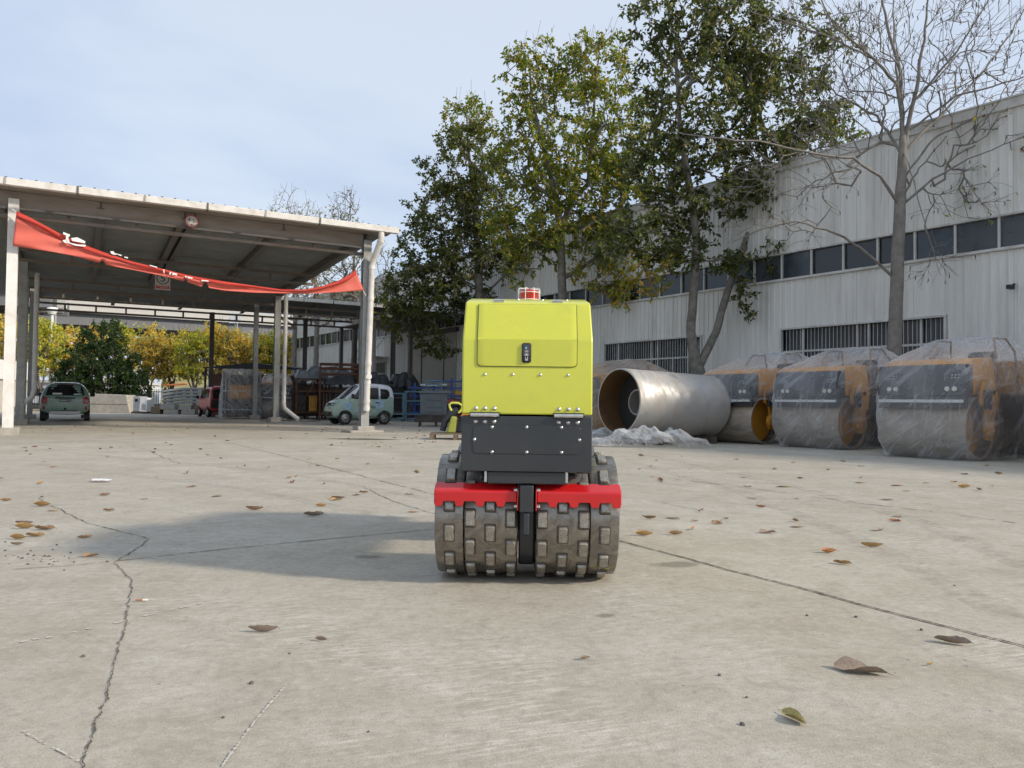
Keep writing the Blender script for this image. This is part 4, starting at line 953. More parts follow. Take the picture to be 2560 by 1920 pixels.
# ================================================================== tandem rollers parked along the hall
RA = R(125.5)
FWD = Vector((-math.sin(RA), math.cos(RA), 0))
M_LAMP = pm('lamp_glass', (0.70, 0.68, 0.60), 0.2, 0, 0.05, 20)
M_STRIP = pm('pale_strip', (0.66, 0.68, 0.66), 0.5, 0, 0.05, 8)
M_PAN = pm('roller_panel_dark', (0.040, 0.044, 0.048), 0.5, 0, 0.1, 4)
M_SEAT = pm('seat_vinyl', (0.03, 0.03, 0.032), 0.6)
M_RAIL = pm('rail_paint', (0.30, 0.17, 0.07), 0.5)
RW = 0.76                                                  # half drum width
def make_roller():
    r = empty('tandem_roller')
    def P(mb, name, mat, par=r, **k): return mb.build(name, mat, par, **k)
    for sy in (1, -1):
        yc = 1.42 * sy
        m = MB(); m.lathe([(0.50, 0.02), (0.53, 0.0), (0.555, 0.0), (0.56, 0.01), (0.56, 2 * RW - 0.01), (0.555, 2 * RW), (0.53, 2 * RW), (0.50, 2 * RW - 0.02)], 64, XAX)
        d = P(m, 'drum', M_ROLD, smooth=True, loc=(-RW, yc, 0.56), ang=35)
        for s in (-1, 1):
            w = MB(); w.lathe([(0.0, 0), (0.50, 0.0), (0.50, 0.02), (0, 0.02)], 48, XAX); w.build('drum_web', M_YEL if s < 0 else M_DARK, d, loc=(RW + s * (RW - 0.22) - 0.01, 0, 0), smooth=True, ang=30)
        for s in (-1, 1):                                   # yoke arm carrying the drum
            q = MB(); poly = [(-0.20, 1.34), (0.26, 1.36), (0.36, 1.15), (0.34, 0.98), (0.20, 0.92), (0.16, 0.72), (0.24, 0.52), (0.16, 0.36), (-0.08, 0.34), (-0.20, 0.50), (-0.16, 0.74), (-0.30, 0.90), (-0.34, 1.10)]
            q.prism([(y * (1 if sy > 0 else -1) + yc - 0.18 * sy, z) for y, z in poly], 0.05, Myz(s * (RW + 0.065) - 0.025)); y_ = P(q, 'yoke', M_YEL, bevel=0.012)
            h = MB(); h.lathe([(0, 0), (0.135, 0), (0.135, 0.07), (0.11, 0.095), (0, 0.10)], 24, XAX if s > 0 else Matrix.Rotation(R(-90), 4, 'Y')); h.build('hub', M_YEL, y_, loc=(s * (RW + 0.09), yc - 0.02 * sy, 0.56), smooth=True, ang=35)
            h = MB(); h.lathe([(0, 0), (0.05, 0), (0.05, 0.012), (0, 0.012)], 16, XAX if s > 0 else Matrix.Rotation(R(-90), 4, 'Y')); h.build('yoke_hole', M_BLACKT, y_, loc=(s * (RW + 0.091), yc - 0.30 * sy, 1.20), smooth=True, ang=35)
            h = MB()
            for bx, bz in ((0.0, 1.12), (0.10, 1.12), (0.0, 1.02), (0.10, 1.02)):
                h.lathe([(0, 0.02), (0.022, 0.02), (0.025, 0)], 6, Matrix.Translation((s * (RW + 0.091), yc - (0.20 - bx * 1.0) * sy, bz)) @ (XAX if s > 0 else Matrix.Rotation(R(-90), 4, 'Y')))
            h.build('yoke_bolts', M_YEL, y_)
            b = MB(); b.box(s * (RW + 0.13), yc + 0.02 * sy, 1.06, 0.07, 0.16, 0.34); P(b, 'side_box', M_PAN, bevel=0.01)
        # front panel leaning back, apron, strip and lamps
        f = MB(); f.prism([(yc + 0.28 * sy, 1.16), (yc + 0.58 * sy, 1.12), (yc + 0.60 * sy, 1.36), (yc + 0.50 * sy, 1.66), (yc + 0.30 * sy, 1.66)], 2 * RW + 0.02, Myz(-RW - 0.01)); pn = P(f, 'front_panel', M_PAN, bevel=0.015)
        f = MB(); f.bb(-RW - 0.01, RW + 0.01, yc + 0.50 * sy - 0.03, yc + 0.50 * sy + 0.04, 0.90, 1.115); P(f, 'apron', M_PAN, bevel=0.01)
        f = MB(); f.bb(-RW + 0.02, RW - 0.02, yc + 0.58 * sy - 0.025, yc + 0.58 * sy + 0.035, 1.00, 1.055); P(f, 'spray_bar', M_STRIP, bevel=0.01)
        for x in (-0.60, -0.48, 0.42, 0.54):
            l = MB(); l.lathe([(0.0, 0.02), (0.035, 0.015), (0.045, 0.0)], 18, Matrix.Translation((x, yc + 0.60 * sy, 1.24)) @ Matrix.Rotation(R(-90 * sy), 4, 'X')); l.build('headlamp', M_LAMP, pn, smooth=True)
        for x0 in (-0.66, 0.48):
            v = MB()
            for a in range(3):
                for b in range(2): v.box(x0 + a * 0.055, yc + (0.575 - 0.02 * b) * sy, 1.43 + 0.05 * b, 0.03, 0.02, 0.014)
            v.build('vent_dots', M_STRIP, pn)
        # hood over engine/tank
        h = MB(); pr = [(yc - 0.75 * sy, 1.14), (yc + 0.30 * sy, 1.14), (yc + 0.30 * sy, 1.665), (yc + 0.50 * sy, 1.665), (yc + 0.40 * sy, 1.74), (yc - 0.05 * sy, 1.80), (yc - 0.75 * sy, 1.84)]
        n = len(pr)
        for s in (-1, 1):
            for (y, z) in pr: h.v.append((s * (RW - 0.03 - max(0, z - 1.66) * 0.45), y, z))
        for i in range(n): j = (i + 1) % n; h.f.append((i, j, n + j, n + i))
        h.f.append(tuple(reversed(range(n)))); h.f.append(tuple(range(n, 2 * n))); P(h, 'hood', M_YEL, bevel=0.03, seg=3)
    c = MB(); c.bb(-RW + 0.05, RW - 0.05, -0.66, 0.66, 0.72, 1.18); P(c, 'centre_frame', M_DARK, bevel=0.02)
    c = MB(); c.bb(-0.28, 0.28, -0.45, 0.05, 1.181, 1.60); c.bb(-0.26, 0.26, -0.50, -0.40, 1.60, 2.02); P(c, 'seat', M_SEAT, bevel=0.04)
    c = MB(); c.tube([(0.0, 0.55, 1.2), (0.0, 0.40, 1.75)], 0.04, 8); c.lathe([(0.17, 0), (0.20, 0.02), (0.17, 0.03)], 20, Matrix.Translation((0, 0.38, 1.77)) @ Matrix.Rotation(R(20), 4, 'X')); P(c, 'steering_wheel', M_DARK)
    for s in (-1, 1):
        c = MB(); c.tube([(s * 0.62, 0.50, 1.18), (s * 0.58, 0.40, 2.00), (s * 0.50, 0.26, 2.22), (s * 0.50, -0.24, 2.24), (s * 0.58, -0.42, 2.00), (s * 0.62, -0.52, 1.18)], 0.02, 10); P(c, 'handrail', M_RAIL, smooth=True)
    return r
proto = make_roller()
def place_roller(fx_, fy_, label, first=False, rz=RA):
    o = proto if first else copy_tree(proto)
    f = Vector((-math.sin(rz), math.cos(rz), 0))
    o.location = Vector((fx_, fy_, 0)) - f * 1.55; o.rotation_euler = (0, 0, rz)
    tag(o, label, 'road roller', 'tandem rollers in storage'); return o
RPOS = {'r3': (7.62, 13.95), 'r2': (6.72, 16.95), 'r1': (5.50, 18.85), 'r4': (9.35, 12.15), 'r0': (2.2, 22.6)}
RL = {}
RL['r3'] = place_roller(*RPOS['r3'], 'yellow tandem roller under the plastic nearest the right edge', True)
RL['r2'] = place_roller(*RPOS['r2'], 'yellow tandem roller under plastic, second from the right edge')
RL['r1'] = place_roller(*RPOS['r1'], 'yellow tandem roller beside the bare steel drum, its front drum uncovered')
RL['r4'] = place_roller(*RPOS['r4'], 'yellow tandem roller cut off by the right edge')
RL['r0'] = place_roller(*RPOS['r0'], 'wrapped roller half hidden behind the trench roller and the big drum')
pY = at(692, 1044, 38.2)
RL['rs'] = place_roller(pY.x, pY.y - 0.2, 'wrapped roller standing under the shed beside a post', rz=R(196))

def drape(name, label, roller, seed, zmin=0.0, amp=0.085, pts_extra=(), cat='plastic sheet', pull=0.0, mat=None, zr=None):
    """a loose sheet hung over a machine: sections follow the hull of what is above, with folds"""
    bpy.context.view_layer.update()
    inv = roller.matrix_world.inverted(); P = []
    for ch in roller.children_recursive:
        if ch.type == 'MESH':
            Mw = inv @ ch.matrix_world
            P += [Mw @ v.co for v in list(ch.data.vertices)[::1 if len(ch.data.vertices) < 60 else 3]]
    P += [Vector(p) for p in pts_extra]
    bm = bmesh.new()
    for p in P: bm.verts.new(p)
    bmesh.ops.convex_hull(bm, input=bm.verts); bmesh.ops.triangulate(bm, faces=bm.faces)
    bv = BVHTree.FromBMesh(bm); zt = max(p.z for p in P) - 0.002; bm.free()
    NA, NZ = 132, 44; rows = []; prev = None; rnd = random.Random(seed)
    off = Vector((seed * 3.1, seed * 1.7, 0)); c0 = Vector((0, 0, 0))
    for j in range(NZ + 1):
        tz = j / NZ; z = zt - (zt - zmin) * (tz ** 1.25)
        row = []; rr = []
        for k in range(NA):
            a = 2 * math.pi * k / NA; d = Vector((math.cos(a), math.sin(a), 0))
            hit = bv.ray_cast(Vector((0, 0, z - 0.0005)) + d * 8, -d)
            rad = 8 - hit[3] if hit[0] is not None else 0.0
            if prev is not None: rad = max(rad, prev[k] - (0.035 if z < 1.0 else 0.0) * (1 - pull))
            rr.append(rad)
        prev = rr; rs = rr[:]
        for _ in range(2): rs = [(rs[k - 1] + 2 * rs[k] + rs[(k + 1) % NA]) / 4 for k in range(NA)]
        for k in range(NA):
            a = 2 * math.pi * k / NA; d = Vector((math.cos(a), math.sin(a), 0)); rad = max(rs[k], 0.02)
            q = Vector((math.cos(a) * 2.6, math.sin(a) * 2.6, z * 0.9)) + off
            f1 = 1 - abs(mn.noise(q * 1.3) * 2); f2 = 1 - abs(mn.noise(q * 3.1 + Vector((9, 2, 5))) * 2)
            f3 = mn.noise(Vector((a * 7.5 + mn.noise(q) * 1.5, z * 0.6, seed))) 
            w = min(1.0, 0.25 + tz * 1.3)
            ex = 0.03 + amp * (0.6 * f1 + 0.45 * f2) * w + 0.05 * f3 * w * tz
            if zmin < 0.05 and z < 0.12: ex += 0.05 * (1 - z / 0.12) * (0.5 + f3)
            zz_ = z + 0.02 * f2 * (1 - tz)
            if zmin > 0.05 and j == NZ: zz_ += 0.14 * f3 + 0.05 * f1
            p_ = d * (rad + ex) + Vector((0, 0, max(zz_, 0.012)))
            row.append(p_)
        rows.append(row)
    m = MB()
    for row in rows: m.v += [tuple(p) for p in row]
    for j in range(NZ):
        for k in range(NA):
            a = j * NA + k; b = j * NA + (k + 1) % NA; m.f.append((a, b, b + NA, a + NA))
    top = len(m.v); m.v.append((0, 0, zt + 0.05)); 
    for k in range(NA): m.f.append((k, top, (k + 1) % NA))
    o = m.build(name, mat or M_PLAS, smooth=True, ang=0)
    o.location = roller.location; o.rotation_euler = roller.rotation_euler
    return tag(o, label, cat, 'clear plastic sheets over stored machines')
drape('plastic_sheet', 'clear plastic sheet hung over the roller nearest the right edge', RL['r3'], 3)
drape('plastic_sheet', 'clear plastic sheet over the second roller from the right edge', RL['r2'], 5)
drape('plastic_sheet', 'short clear plastic sheet over the top of the roller beside the bare drum', RL['r1'], 8, zmin=1.02)
drape('plastic_sheet', 'clear plastic sheet over the roller cut off by the right edge', RL['r4'], 11, zmin=1.15)
drape('plastic_sheet', 'dirty plastic sheet over the roller behind the trench roller', RL['r0'], 14, mat=mat_plastic('dirty_plastic_sheet', 0.32, (0.78, 0.72, 0.64), 1.2, True))
drape('plastic_sheet', 'clear plastic sheet over the wrapped roller under the shed', RL['rs'], 17)

# wrapped engine unit under the shed, left of the wrapped roller
uY = at(596, 1047, 37.0)
U = empty('engine_unit', (uY.x, 37.4, 0), R(14), 'wrapped machine unit with an orange box in a tall frame under the shed', 'machine')
m = MB()
for x in (-0.75, 0.75):
    for y in (-0.6, 0.6): m.bb(x - 0.04, x + 0.04, y - 0.04, y + 0.04, 0.1, 2.25)
m.build('frame_upright', M_DARK, U)
m = MB(); m.bb(-0.8, 0.8, -0.65, 0.65, 0.08, 0.22); m.build('base_skid', M_RUST, U)
m = MB(); m.bb(-0.55, 0.72, -0.55, 0.5, 0.95, 1.62); m.build('orange_case', M_YEL, U, bevel=0.04)
m = MB(); m.bb(-0.66, 0.68, -0.5, 0.5, 0.23, 0.93); m.bb(-0.5, 0.6, -0.4, 0.4, 1.63, 2.1); m.build('engine_block', M_DARK, U, bevel=0.03)
m = MB(); m.bb(-0.78, 0.78, -0.66, -0.62, 1.30, 1.35); m.bb(-0.78, 0.78, -0.66, -0.62, 0.42, 0.46); m.build('rail', M_STRIP, U)
drape('plastic_sheet', 'clear plastic sheet over the frame with the orange box under the shed', U, 21, pts_extra=[(-0.95, -0.75, 0.1), (0.9, -0.75, 0.1), (-0.7, -0.55, 2.38), (0.6, 0.4, 2.38)])

# ================================================================== bare steel drum
cL = at(1546, 1003, 17.5); cR = at(1768, 1015, 19.0)
ax = (cR - cL); LEN = ax.length; ax.normalize(); RD = 0.755
M_BIG = mat_steel('bare_drum_steel', (0.50, 0.495, 0.48), 0.46, (0.36, 0.29, 0.21), 0.6, dscale=1.7, vscale=3.0, metal=0.62, stretch=(0.8, 0.8, 1.6), bump=0.02, cv=0.12)
M_INR = pm('drum_inner_rust', (0.125, 0.062, 0.018), 0.7, 0, 0.35, 2, dirt=(0.06, 0.03, 0.015), damt=0.8, dscale=2.2)
M_INB = pm('drum_web_black', (0.02, 0.018, 0.016), 0.8)
BD = empty('steel_drum', cL); tag(BD, 'large bare steel roller drum lying on its side with open rusty end', 'steel drum')
BD.rotation_euler = ax.to_track_quat('Z', 'Y').to_euler()
m = MB(); m.lathe([(RD - 0.035, 0), (RD - 0.008, 0), (RD, 0.008), (RD, LEN - 0.008), (RD - 0.008, LEN), (RD - 0.035, LEN)], 96); m.build('shell', M_BIG, BD, smooth=True, ang=35)
m = MB(); m.lathe([(RD - 0.0355, 0.004), (RD - 0.0355, LEN - 0.004)], 72); m.build('inner_face', M_INR, BD, smooth=True)
for z in (0.60, LEN - 0.5):
    m = MB(); m.lathe([(0.30, z), (RD - 0.036, z), (RD - 0.036, z + 0.03), (0.30, z + 0.03)], 64, close=True); m.build('web_plate', M_INB, BD, smooth=True, ang=30)
m = MB(); m.lathe([(0.27, 0.55), (0.30, 0.55), (0.30, LEN - 0.4), (0.27, LEN - 0.4)], 48, close=True); m.build('hub_tube', M_BIG, BD, smooth=True, ang=30)
m = MB(); m.lathe([(0, 1.2), (0.268, 1.2), (0.268, 1.22), (0, 1.22)], 32); m.build('hub_disc', M_INB, BD)
for i, t in enumerate((0.25, 0.85)):
    c = cL.lerp(cR, t); m = MB(); hgt = max(0.05, c.z - RD + 0.02)
    side = Vector((-ax.y, ax.x, 0)).normalized()
    m.box(0, 0, hgt / 2, 0.18, 1.3, hgt)
    for s in (-1, 1): m.prism([(-0.08, hgt), (0.08, hgt), (0.08, hgt + 0.02)], 0.0)  if False else None
    tag(m.build('timber_bearer', M_DWOOD, bevel=0.01, loc=(c.x, c.y, 0), rot=(0, 0, math.atan2(ax.y, ax.x))), ['timber bearer under the open end of the bare drum', 'timber bearer under the closed end of the bare drum'][i], 'timber')

# ================================================================== heap of cast-off plastic in front of the drum
def heap(name, label, c, rx, ry, h, rot, seed, n=64):
    m = MB(); o3 = Vector((seed * 2.3, seed * 5.1, 0)); cells = {}
    for i in range(n + 1):
        for j in range(n + 1):
            u, v = i / n * 2 - 1, j / n * 2 - 1; q = Vector((u * rx * 1.8, v * ry * 1.8, 0)) + o3
            rr = math.sqrt(u * u + v * v) * (1 + 0.25 * mn.noise(q * 1.1))
            if rr > 1.0: continue
            body = (1 - rr ** 2.2) ** 0.6
            f = 1 - abs(mn.noise(q * 0.9)) * 2; f2 = 1 - abs(mn.noise(q * 1.9 + Vector((4, 4, 1)))) * 2.2; f3 = 1 - abs(mn.noise(q * 4.2)) * 2
            z = h * body * (0.42 + 0.42 * f + 0.20 * f2 + 0.05 * f3)
            cells[(i, j)] = len(m.v); m.v.append((u * rx + 0.06 * mn.noise(q * 4), v * ry + 0.06 * mn.noise(q * 4 + Vector((9, 9, 9))), max(z, 0.01 + 0.015 * abs(f3))))
    for i in range(n):
        for j in range(n):
            k = [(i, j), (i + 1, j), (i + 1, j + 1), (i, j + 1)]
            if all(x in cells for x in k): m.f.append(tuple(cells[x] for x in k))
    o = m.build(name, M_PLASH, smooth=True, ang=0, loc=c, rot=(0, 0, rot)); return tag(o, label, 'plastic heap')
h0 = gp(1632, 1119); heap('plastic_heap', 'crumpled clear plastic heap lying in front of the bare drum', (h0.x, h0.y + 0.18, 0.004), 1.30, 0.50, 0.46, R(-3), 2)
h1 = gp(1500, 1105); heap('plastic_heap', 'small flat plastic heap between the trench roller and the bare drum', (h1.x, h1.y + 0.1, 0.004), 0.7, 0.5, 0.36, R(15), 6, 44)
# ================================================================== cars
def decal(name, body, pts, direction, mat, parent, off=0.006, cuts=3, thick=0.0, smooth=True):
    """a panel lying on a body's own surface: the outline is laid on it along a direction"""
    bpy.context.view_layer.update()
    bv = BVHTree.FromObject(body, bpy.context.evaluated_depsgraph_get()); d = Vector(direction).normalized()
    bm = bmesh.new(); vs = [bm.verts.new(p) for p in pts]; bm.faces.new(vs)
    bmesh.ops.triangulate(bm, faces=bm.faces)
    bmesh.ops.subdivide_edges(bm, edges=bm.edges, cuts=cuts, use_grid_fill=True)
    last = None; bad = []
    for v in bm.verts:
        hit = bv.ray_cast(v.co - d * 6, d)
        if hit[0] is None: bad.append(v); continue
        v.co = hit[0] - d * off
    if bad: bmesh.ops.delete(bm, geom=bad, context='VERTS')
    me = bpy.data.meshes.new(name); bm.to_mesh(me); bm.free()
    for p in me.polygons: p.use_smooth = smooth
    return link(name, me, mat, parent)
def loft_body(st, belt, k, e=4.5, n=32, name='body', mats=(), parent=None, roofz=99):
    m = MB()
    for (x, zb_, zt_, hw_) in st:
        mid, half = (zb_ + zt_) / 2, (zt_ - zb_) / 2
        for i in range(n):
            a = 2 * math.pi * (i + 0.5) / n; cy, cz = math.cos(a), math.sin(a)
            y = hw_ * math.copysign(abs(cy) ** (2 / e), cy); z = mid + half * math.copysign(abs(cz) ** (2 / e), cz)
            if z > belt: y *= 1 - k * (z - belt) / (1.55 - belt)
            if z < 0.45: y *= 1 - 0.12 * (0.45 - z) / 0.25
            m.v.append((x, y, z))
    for s in range(len(st) - 1):
        for i in range(n): a = s * n + i; b = s * n + (i + 1) % n; m.f.append((a, b, b + n, a + n))
    m.f.append(tuple(reversed(range(n)))); m.f.append(tuple((len(st) - 1) * n + i for i in range(n)))
    o = m.build(name, mats[0], parent, smooth=True, ang=0, sub=1)
    if len(mats) > 1:
        o.data.materials.append(mats[1])
        for p in o.data.polygons:
            if p.center.z > belt + (0.08 if p.center.x > 0.6 else 0.0): p.material_index = 1
    return o
def wheel(parent, x, y, r, w, s, spokes=8):
    m = MB(); m.lathe([(r * 0.62, 0), (r * 0.9, 0.0), (r, w * 0.18), (r, w * 0.82), (r * 0.9, w), (r * 0.62, w)], 36, Matrix.Rotation(R(90 if s < 0 else -90), 4, 'X'))
    t = m.build('wheel', M_RUBB, parent, smooth=True, loc=(x, y - s * w * 0.5, r), ang=40)
    m = MB(); Mr = Matrix.Rotation(R(90 if s < 0 else -90), 4, 'X')
    m.lathe([(r * 0.64, w * 0.95), (r * 0.58, w * 0.97), (r * 0.56, w * 0.70), (r * 0.54, w * 0.55)], 32, Mr)
    for k in range(spokes):
        a = 2 * math.pi * k / spokes; q = MB()
        m.add([(x_ * math.cos(a) - y_ * math.sin(a), x_ * math.sin(a) + y_ * math.cos(a), z_) for x_, y_, z_ in ((0.05 * r, -0.05 * r, w * 0.86), (0.56 * r, -0.07 * r, w * 0.78), (0.56 * r, 0.07 * r, w * 0.78), (0.05 * r, 0.05 * r, w * 0.86))], [(0, 1, 2, 3)], Mr)
    m.lathe([(r * 0.16, w * 0.84), (r * 0.12, w * 0.92), (0, w * 0.93)], 16, Mr)
    m.build('rim', M_RIM, t, smooth=True, ang=40)
    m = MB(); m.lathe([(0, w * 0.5), (r * 0.6, w * 0.5)], 24, Mr); m.build('brake_disc', M_BLACKT, t)
    return t
def arches(body, parent, xs, r, hw_):
    for x in xs:
        for s in (-1, 1):
            pts = [(x + r * math.cos(a), 0, r * 0.86 + r * math.sin(a)) for a in np.linspace(-0.2, math.pi + 0.2, 14)]
            decal('wheel_arch', body, pts, (0, -s, 0), M_BLACKT, parent, 0.004, 2)
M_SAGE = pm('sage_paint', (0.36, 0.48, 0.395), 0.28, 0, 0.03, 3, coat=0.6)
M_SAGED = pm('dark_sage_paint', (0.20, 0.295, 0.24), 0.28, 0, 0.03, 3, coat=0.6)
M_CGLASS = mat_glass('car_glass', (0.012, 0.013, 0.015), 0.05)
M_CWHITE = pm('white_car_paint', (0.72, 0.73, 0.75), 0.3, 0, 0.02, 3, coat=0.5)
M_TAIL = pm('tail_lamp', (0.30, 0.012, 0.012), 0.2, 0, 0.1, 9, coat=0.4)
M_SILV = pm('silver_trim', (0.42, 0.42, 0.42), 0.35, 0.4, 0.08, 6)
M_PLATEG = pm('plate_dark', (0.05, 0.055, 0.06), 0.5)
M_FLOW = pm('flower_print', (0.34, 0.50, 0.68), 0.4, 0, 0.1, 10)

# --- compact sage car under the shed, seen from behind
cp = gp(166, 1052)
CAR = empty('parked_car', (cp.x - 0.55, 31.0, 0), R(119), 'sage green compact car parked under the shed, seen from behind', 'car')
st = [(-2.15, 0.50, 0.84, 0.72), (-2.13, 0.38, 0.98, 0.85), (-2.06, 0.30, 1.12, 0.895), (-1.94, 0.27, 1.30, 0.91), (-1.80, 0.26, 1.46, 0.91), (-1.6, 0.25, 1.54, 0.91), (-1.1, 0.25, 1.575, 0.91), (0, 0.25, 1.56, 0.91), (0.45, 0.25, 1.48, 0.91), (0.8, 0.25, 1.27, 0.91),
      (1.05, 0.25, 1.10, 0.91), (1.4, 0.25, 1.02, 0.90), (1.85, 0.27, 0.93, 0.87), (2.08, 0.33, 0.82, 0.78), (2.15, 0.42, 0.72, 0.66)]
CAR.scale = (0.92, 0.92, 0.97)
body = loft_body(st, 0.97, 0.24, mats=(M_SAGED,), parent=CAR)
D = (1, 0, 0)
decal('rear_window', body, [(0, -0.70, 1.02), (0, 0.70, 1.02), (0, 0.60, 1.40), (0, 0.52, 1.44), (0, -0.52, 1.44), (0, -0.60, 1.40)], D, M_CGLASS, CAR, 0.008)
for s in (-1, 1):
    decal('tail_lamp', body, [(0, s * y, z) for y, z in rrect(0.63, 0.84, 0.68, 0.96, 0.07)], D, M_TAIL, CAR, 0.014)
    decal('reflector', body, [(0, s * y, z) for y, z in rrect(0.72, 0.80, 0.46, 0.60, 0.02)], D, M_TAIL, CAR, 0.014)
    decal('side_window', body, [(x, 0, z) for x, z in ((-1.62, 1.02), (0.72, 1.02), (0.30, 1.40), (-1.45, 1.42))], (0, -s, 0), M_CGLASS, CAR, 0.008)
    m = MB(); m.box(0.55, s * 1.0, 1.06, 0.12, 0.20, 0.14); m.build('wing_mirror', M_BLACKT, CAR, bevel=0.03)
    m = MB(); m.tube([(-1.4, s * 0.58, 1.57), (-1.3, s * 0.58, 1.62), (0.1, s * 0.58, 1.61), (0.2, s * 0.58, 1.56)], 0.018, 6); m.build('roof_rail', M_SILV, CAR)
    m = MB(); m.bb(-2.03, -1.98, s * 0.70 - 0.12, s * 0.70 + 0.12, 0.12, 0.26); m.build('mud_flap', M_RUBB, CAR)
decal('boot_handle', body, [(0, y, z) for y, z in rrect(-0.36, 0.36, 0.89, 0.945, 0.025)], D, M_BLACKT, CAR, 0.02)
decal('number_plate', body, [(0, y, z) for y, z in rrect(-0.21, 0.21, 0.765, 0.87, 0.01)], D, M_PLATEG, CAR, 0.018)
link('plate_text', text_mesh('88 8878 98', 0.075, 0.001), M_POSTW, CAR, (-2.165, 0, 0.815), (R(90), 0, R(-90)))
decal('bumper_trim', body, [(0, y, z) for y, z in rrect(-0.86, 0.86, 0.30, 0.42, 0.04)], D, M_BLACKT, CAR, 0.012)
m = MB(); m.prism([(-0.58, 0.28), (0.58, 0.28), (0.54, 0.40), (-0.54, 0.40)], 0.05, Myz(-2.17)); m.build('skid_plate', M_SILV, CAR, bevel=0.01)
decal('tow_cover', body, [(0, y, z) for y, z in rrect(-0.05, 0.05, 0.45, 0.53, 0.01)], D, M_BLACKT, CAR, 0.012)
decal('brake_light', body, [(0, y, z) for y, z in rrect(-0.28, 0.28, 1.455, 1.48, 0.01)], D, M_TAIL, CAR, 0.012)
decal('window_sticker', body, [(0, y, z) for y, z in rrect(0.12, 0.46, 1.05, 1.12, 0.01)], D, M_POSTW, CAR, 0.016)
decal('window_sticker', body, [(0, y, z) for y, z in rrect(-0.50, -0.30, 1.05, 1.09, 0.01)], D, M_WHITE, CAR, 0.016)
m = MB(); m.tube([(-1.5, 0.35, 1.56), (-1.62, 0.35, 1.74)], 0.008, 5); m.build('aerial', M_WHITE, CAR)
arches(body, CAR, (-1.32, 1.32), 0.40, 0.91)
for x in (-1.32, 1.32):
    for s in (-1, 1): wheel(CAR, x, s * 0.80, 0.335, 0.22, s)

# --- two-tone micro car
EV = empty('micro_car', (0, 0, 0), 0, 'sage and white micro car with blue flower prints behind the shed post', 'car')
ec = at(893, 1055, 30.0); EV.location = (ec.x, 30.3, 0); EV.rotation_euler = (0, 0, R(180 + 31))
st = [(-1.25, 0.42, 0.92, 0.50), (-1.24, 0.30, 1.30, 0.56), (-1.19, 0.25, 1.50, 0.60), (-1.05, 0.22, 1.57, 0.62), (-0.6, 0.21, 1.61, 0.63), (-0.1, 0.21, 1.62, 0.63), (0.15, 0.21, 1.57, 0.63), (0.35, 0.21, 1.43, 0.63), (0.55, 0.21, 1.24, 0.63),
      (0.75, 0.21, 1.06, 0.63), (0.88, 0.21, 0.98, 0.625), (1.05, 0.24, 0.91, 0.61), (1.17, 0.27, 0.80, 0.57), (1.235, 0.32, 0.68, 0.52), (1.25, 0.40, 0.60, 0.46)]
body = loft_body(st, 0.93, 0.14, e=5.2, mats=(M_SAGE, M_CWHITE), parent=EV)
LW = 0.0
def side(name, pts, mat, off=0.008, cuts=3):
    for s in (-1, 1): decal(name, body, [(x, 0, z) for x, z in pts], (0, -s, 0), mat, EV, off, cuts)
decal('windscreen', body, [(0.86, -0.50, 3), (0.86, 0.50, 3), (0.22, 0.47, 3), (0.20, 0.40, 3), (0.20, -0.40, 3), (0.22, -0.47, 3)], (0, 0, -1), M_CGLASS, EV, 0.012, 4)
side('door_window', [(0.50, 0.99), (-0.58, 0.99), (-0.58, 1.43), (0.06, 1.45), (0.24, 1.34)], M_CGLASS)
side('quarter_window', [(-0.66, 0.99), (-0.92, 1.0), (-1.04, 1.12), (-1.04, 1.28), (-0.95, 1.38), (-0.66, 1.40)], M_CGLASS)
def line(pts, w, name, mat, off=0.005):
    for s in (-1, 1):
        if s > 0 or True:
            for (a, b) in zip(pts[:-1], pts[1:]):
                a = Vector(a); b = Vector(b); d_ = (b - a).normalized(); n_ = Vector((-d_.y, d_.x)) * w / 2
                decal(name, body, [(p.x, 0, p.y) for p in (a + n_, b + n_, b - n_, a - n_)], (0, -s, 0), mat, EV, off, 1)
M_SEAMC = pm('panel_seam', (0.05, 0.07, 0.06), 0.8)
line([(0.56, 0.95), (0.56, 0.34), (-0.40, 0.32), (-0.62, 0.66), (-0.62, 0.95)], 0.012, 'door_seam', M_SEAMC)
line([(0.50, 0.96), (0.20, 1.38), (0.06, 1.49), (-0.61, 1.47)], 0.016, 'door_seam', M_SEAMC)
decal('front_mask', body, [(2, y, z) for y, z in rrect(-0.46, 0.46, 0.72, 0.84, 0.05)], (-1, 0, 0), M_BLACKT, EV, 0.012)
for s in (-1, 1):
    decal('headlamp', body, [(2, s * y, z) for y, z in rrect(0.26, 0.43, 0.745, 0.81, 0.03)], (-1, 0, 0), M_LAMP, EV, 0.02)
    m = MB(); m.box(0.52, s * 0.76, 1.10, 0.08, 0.14, 0.16); m.bar((0.54, s * 0.62, 1.00), (0.53, s * 0.74, 1.06), 0.03); m.build('wing_mirror', M_BLACKT, EV, bevel=0.02)
    m = MB(); m.box(-0.52, s * 0.635, 0.86, 0.13, 0.03, 0.03); m.build('door_handle', M_BLACKT, EV, bevel=0.008)
decal('front_bumper', body, [(2, y, z) for y, z in rrect(-0.48, 0.48, 0.30, 0.50, 0.04)], (-1, 0, 0), M_BLACKT, EV, 0.012)
decal('number_plate', body, [(2, y, z) for y, z in rrect(-0.13, 0.13, 0.38, 0.47, 0.01)], (-1, 0, 0), M_PLATEG, EV, 0.02)
decal('front_badge', body, [(2, y, z) for y, z in rrect(0.16, 0.30, 0.615, 0.635, 0.005)], (-1, 0, 0), M_BLACKT, EV, 0.012)
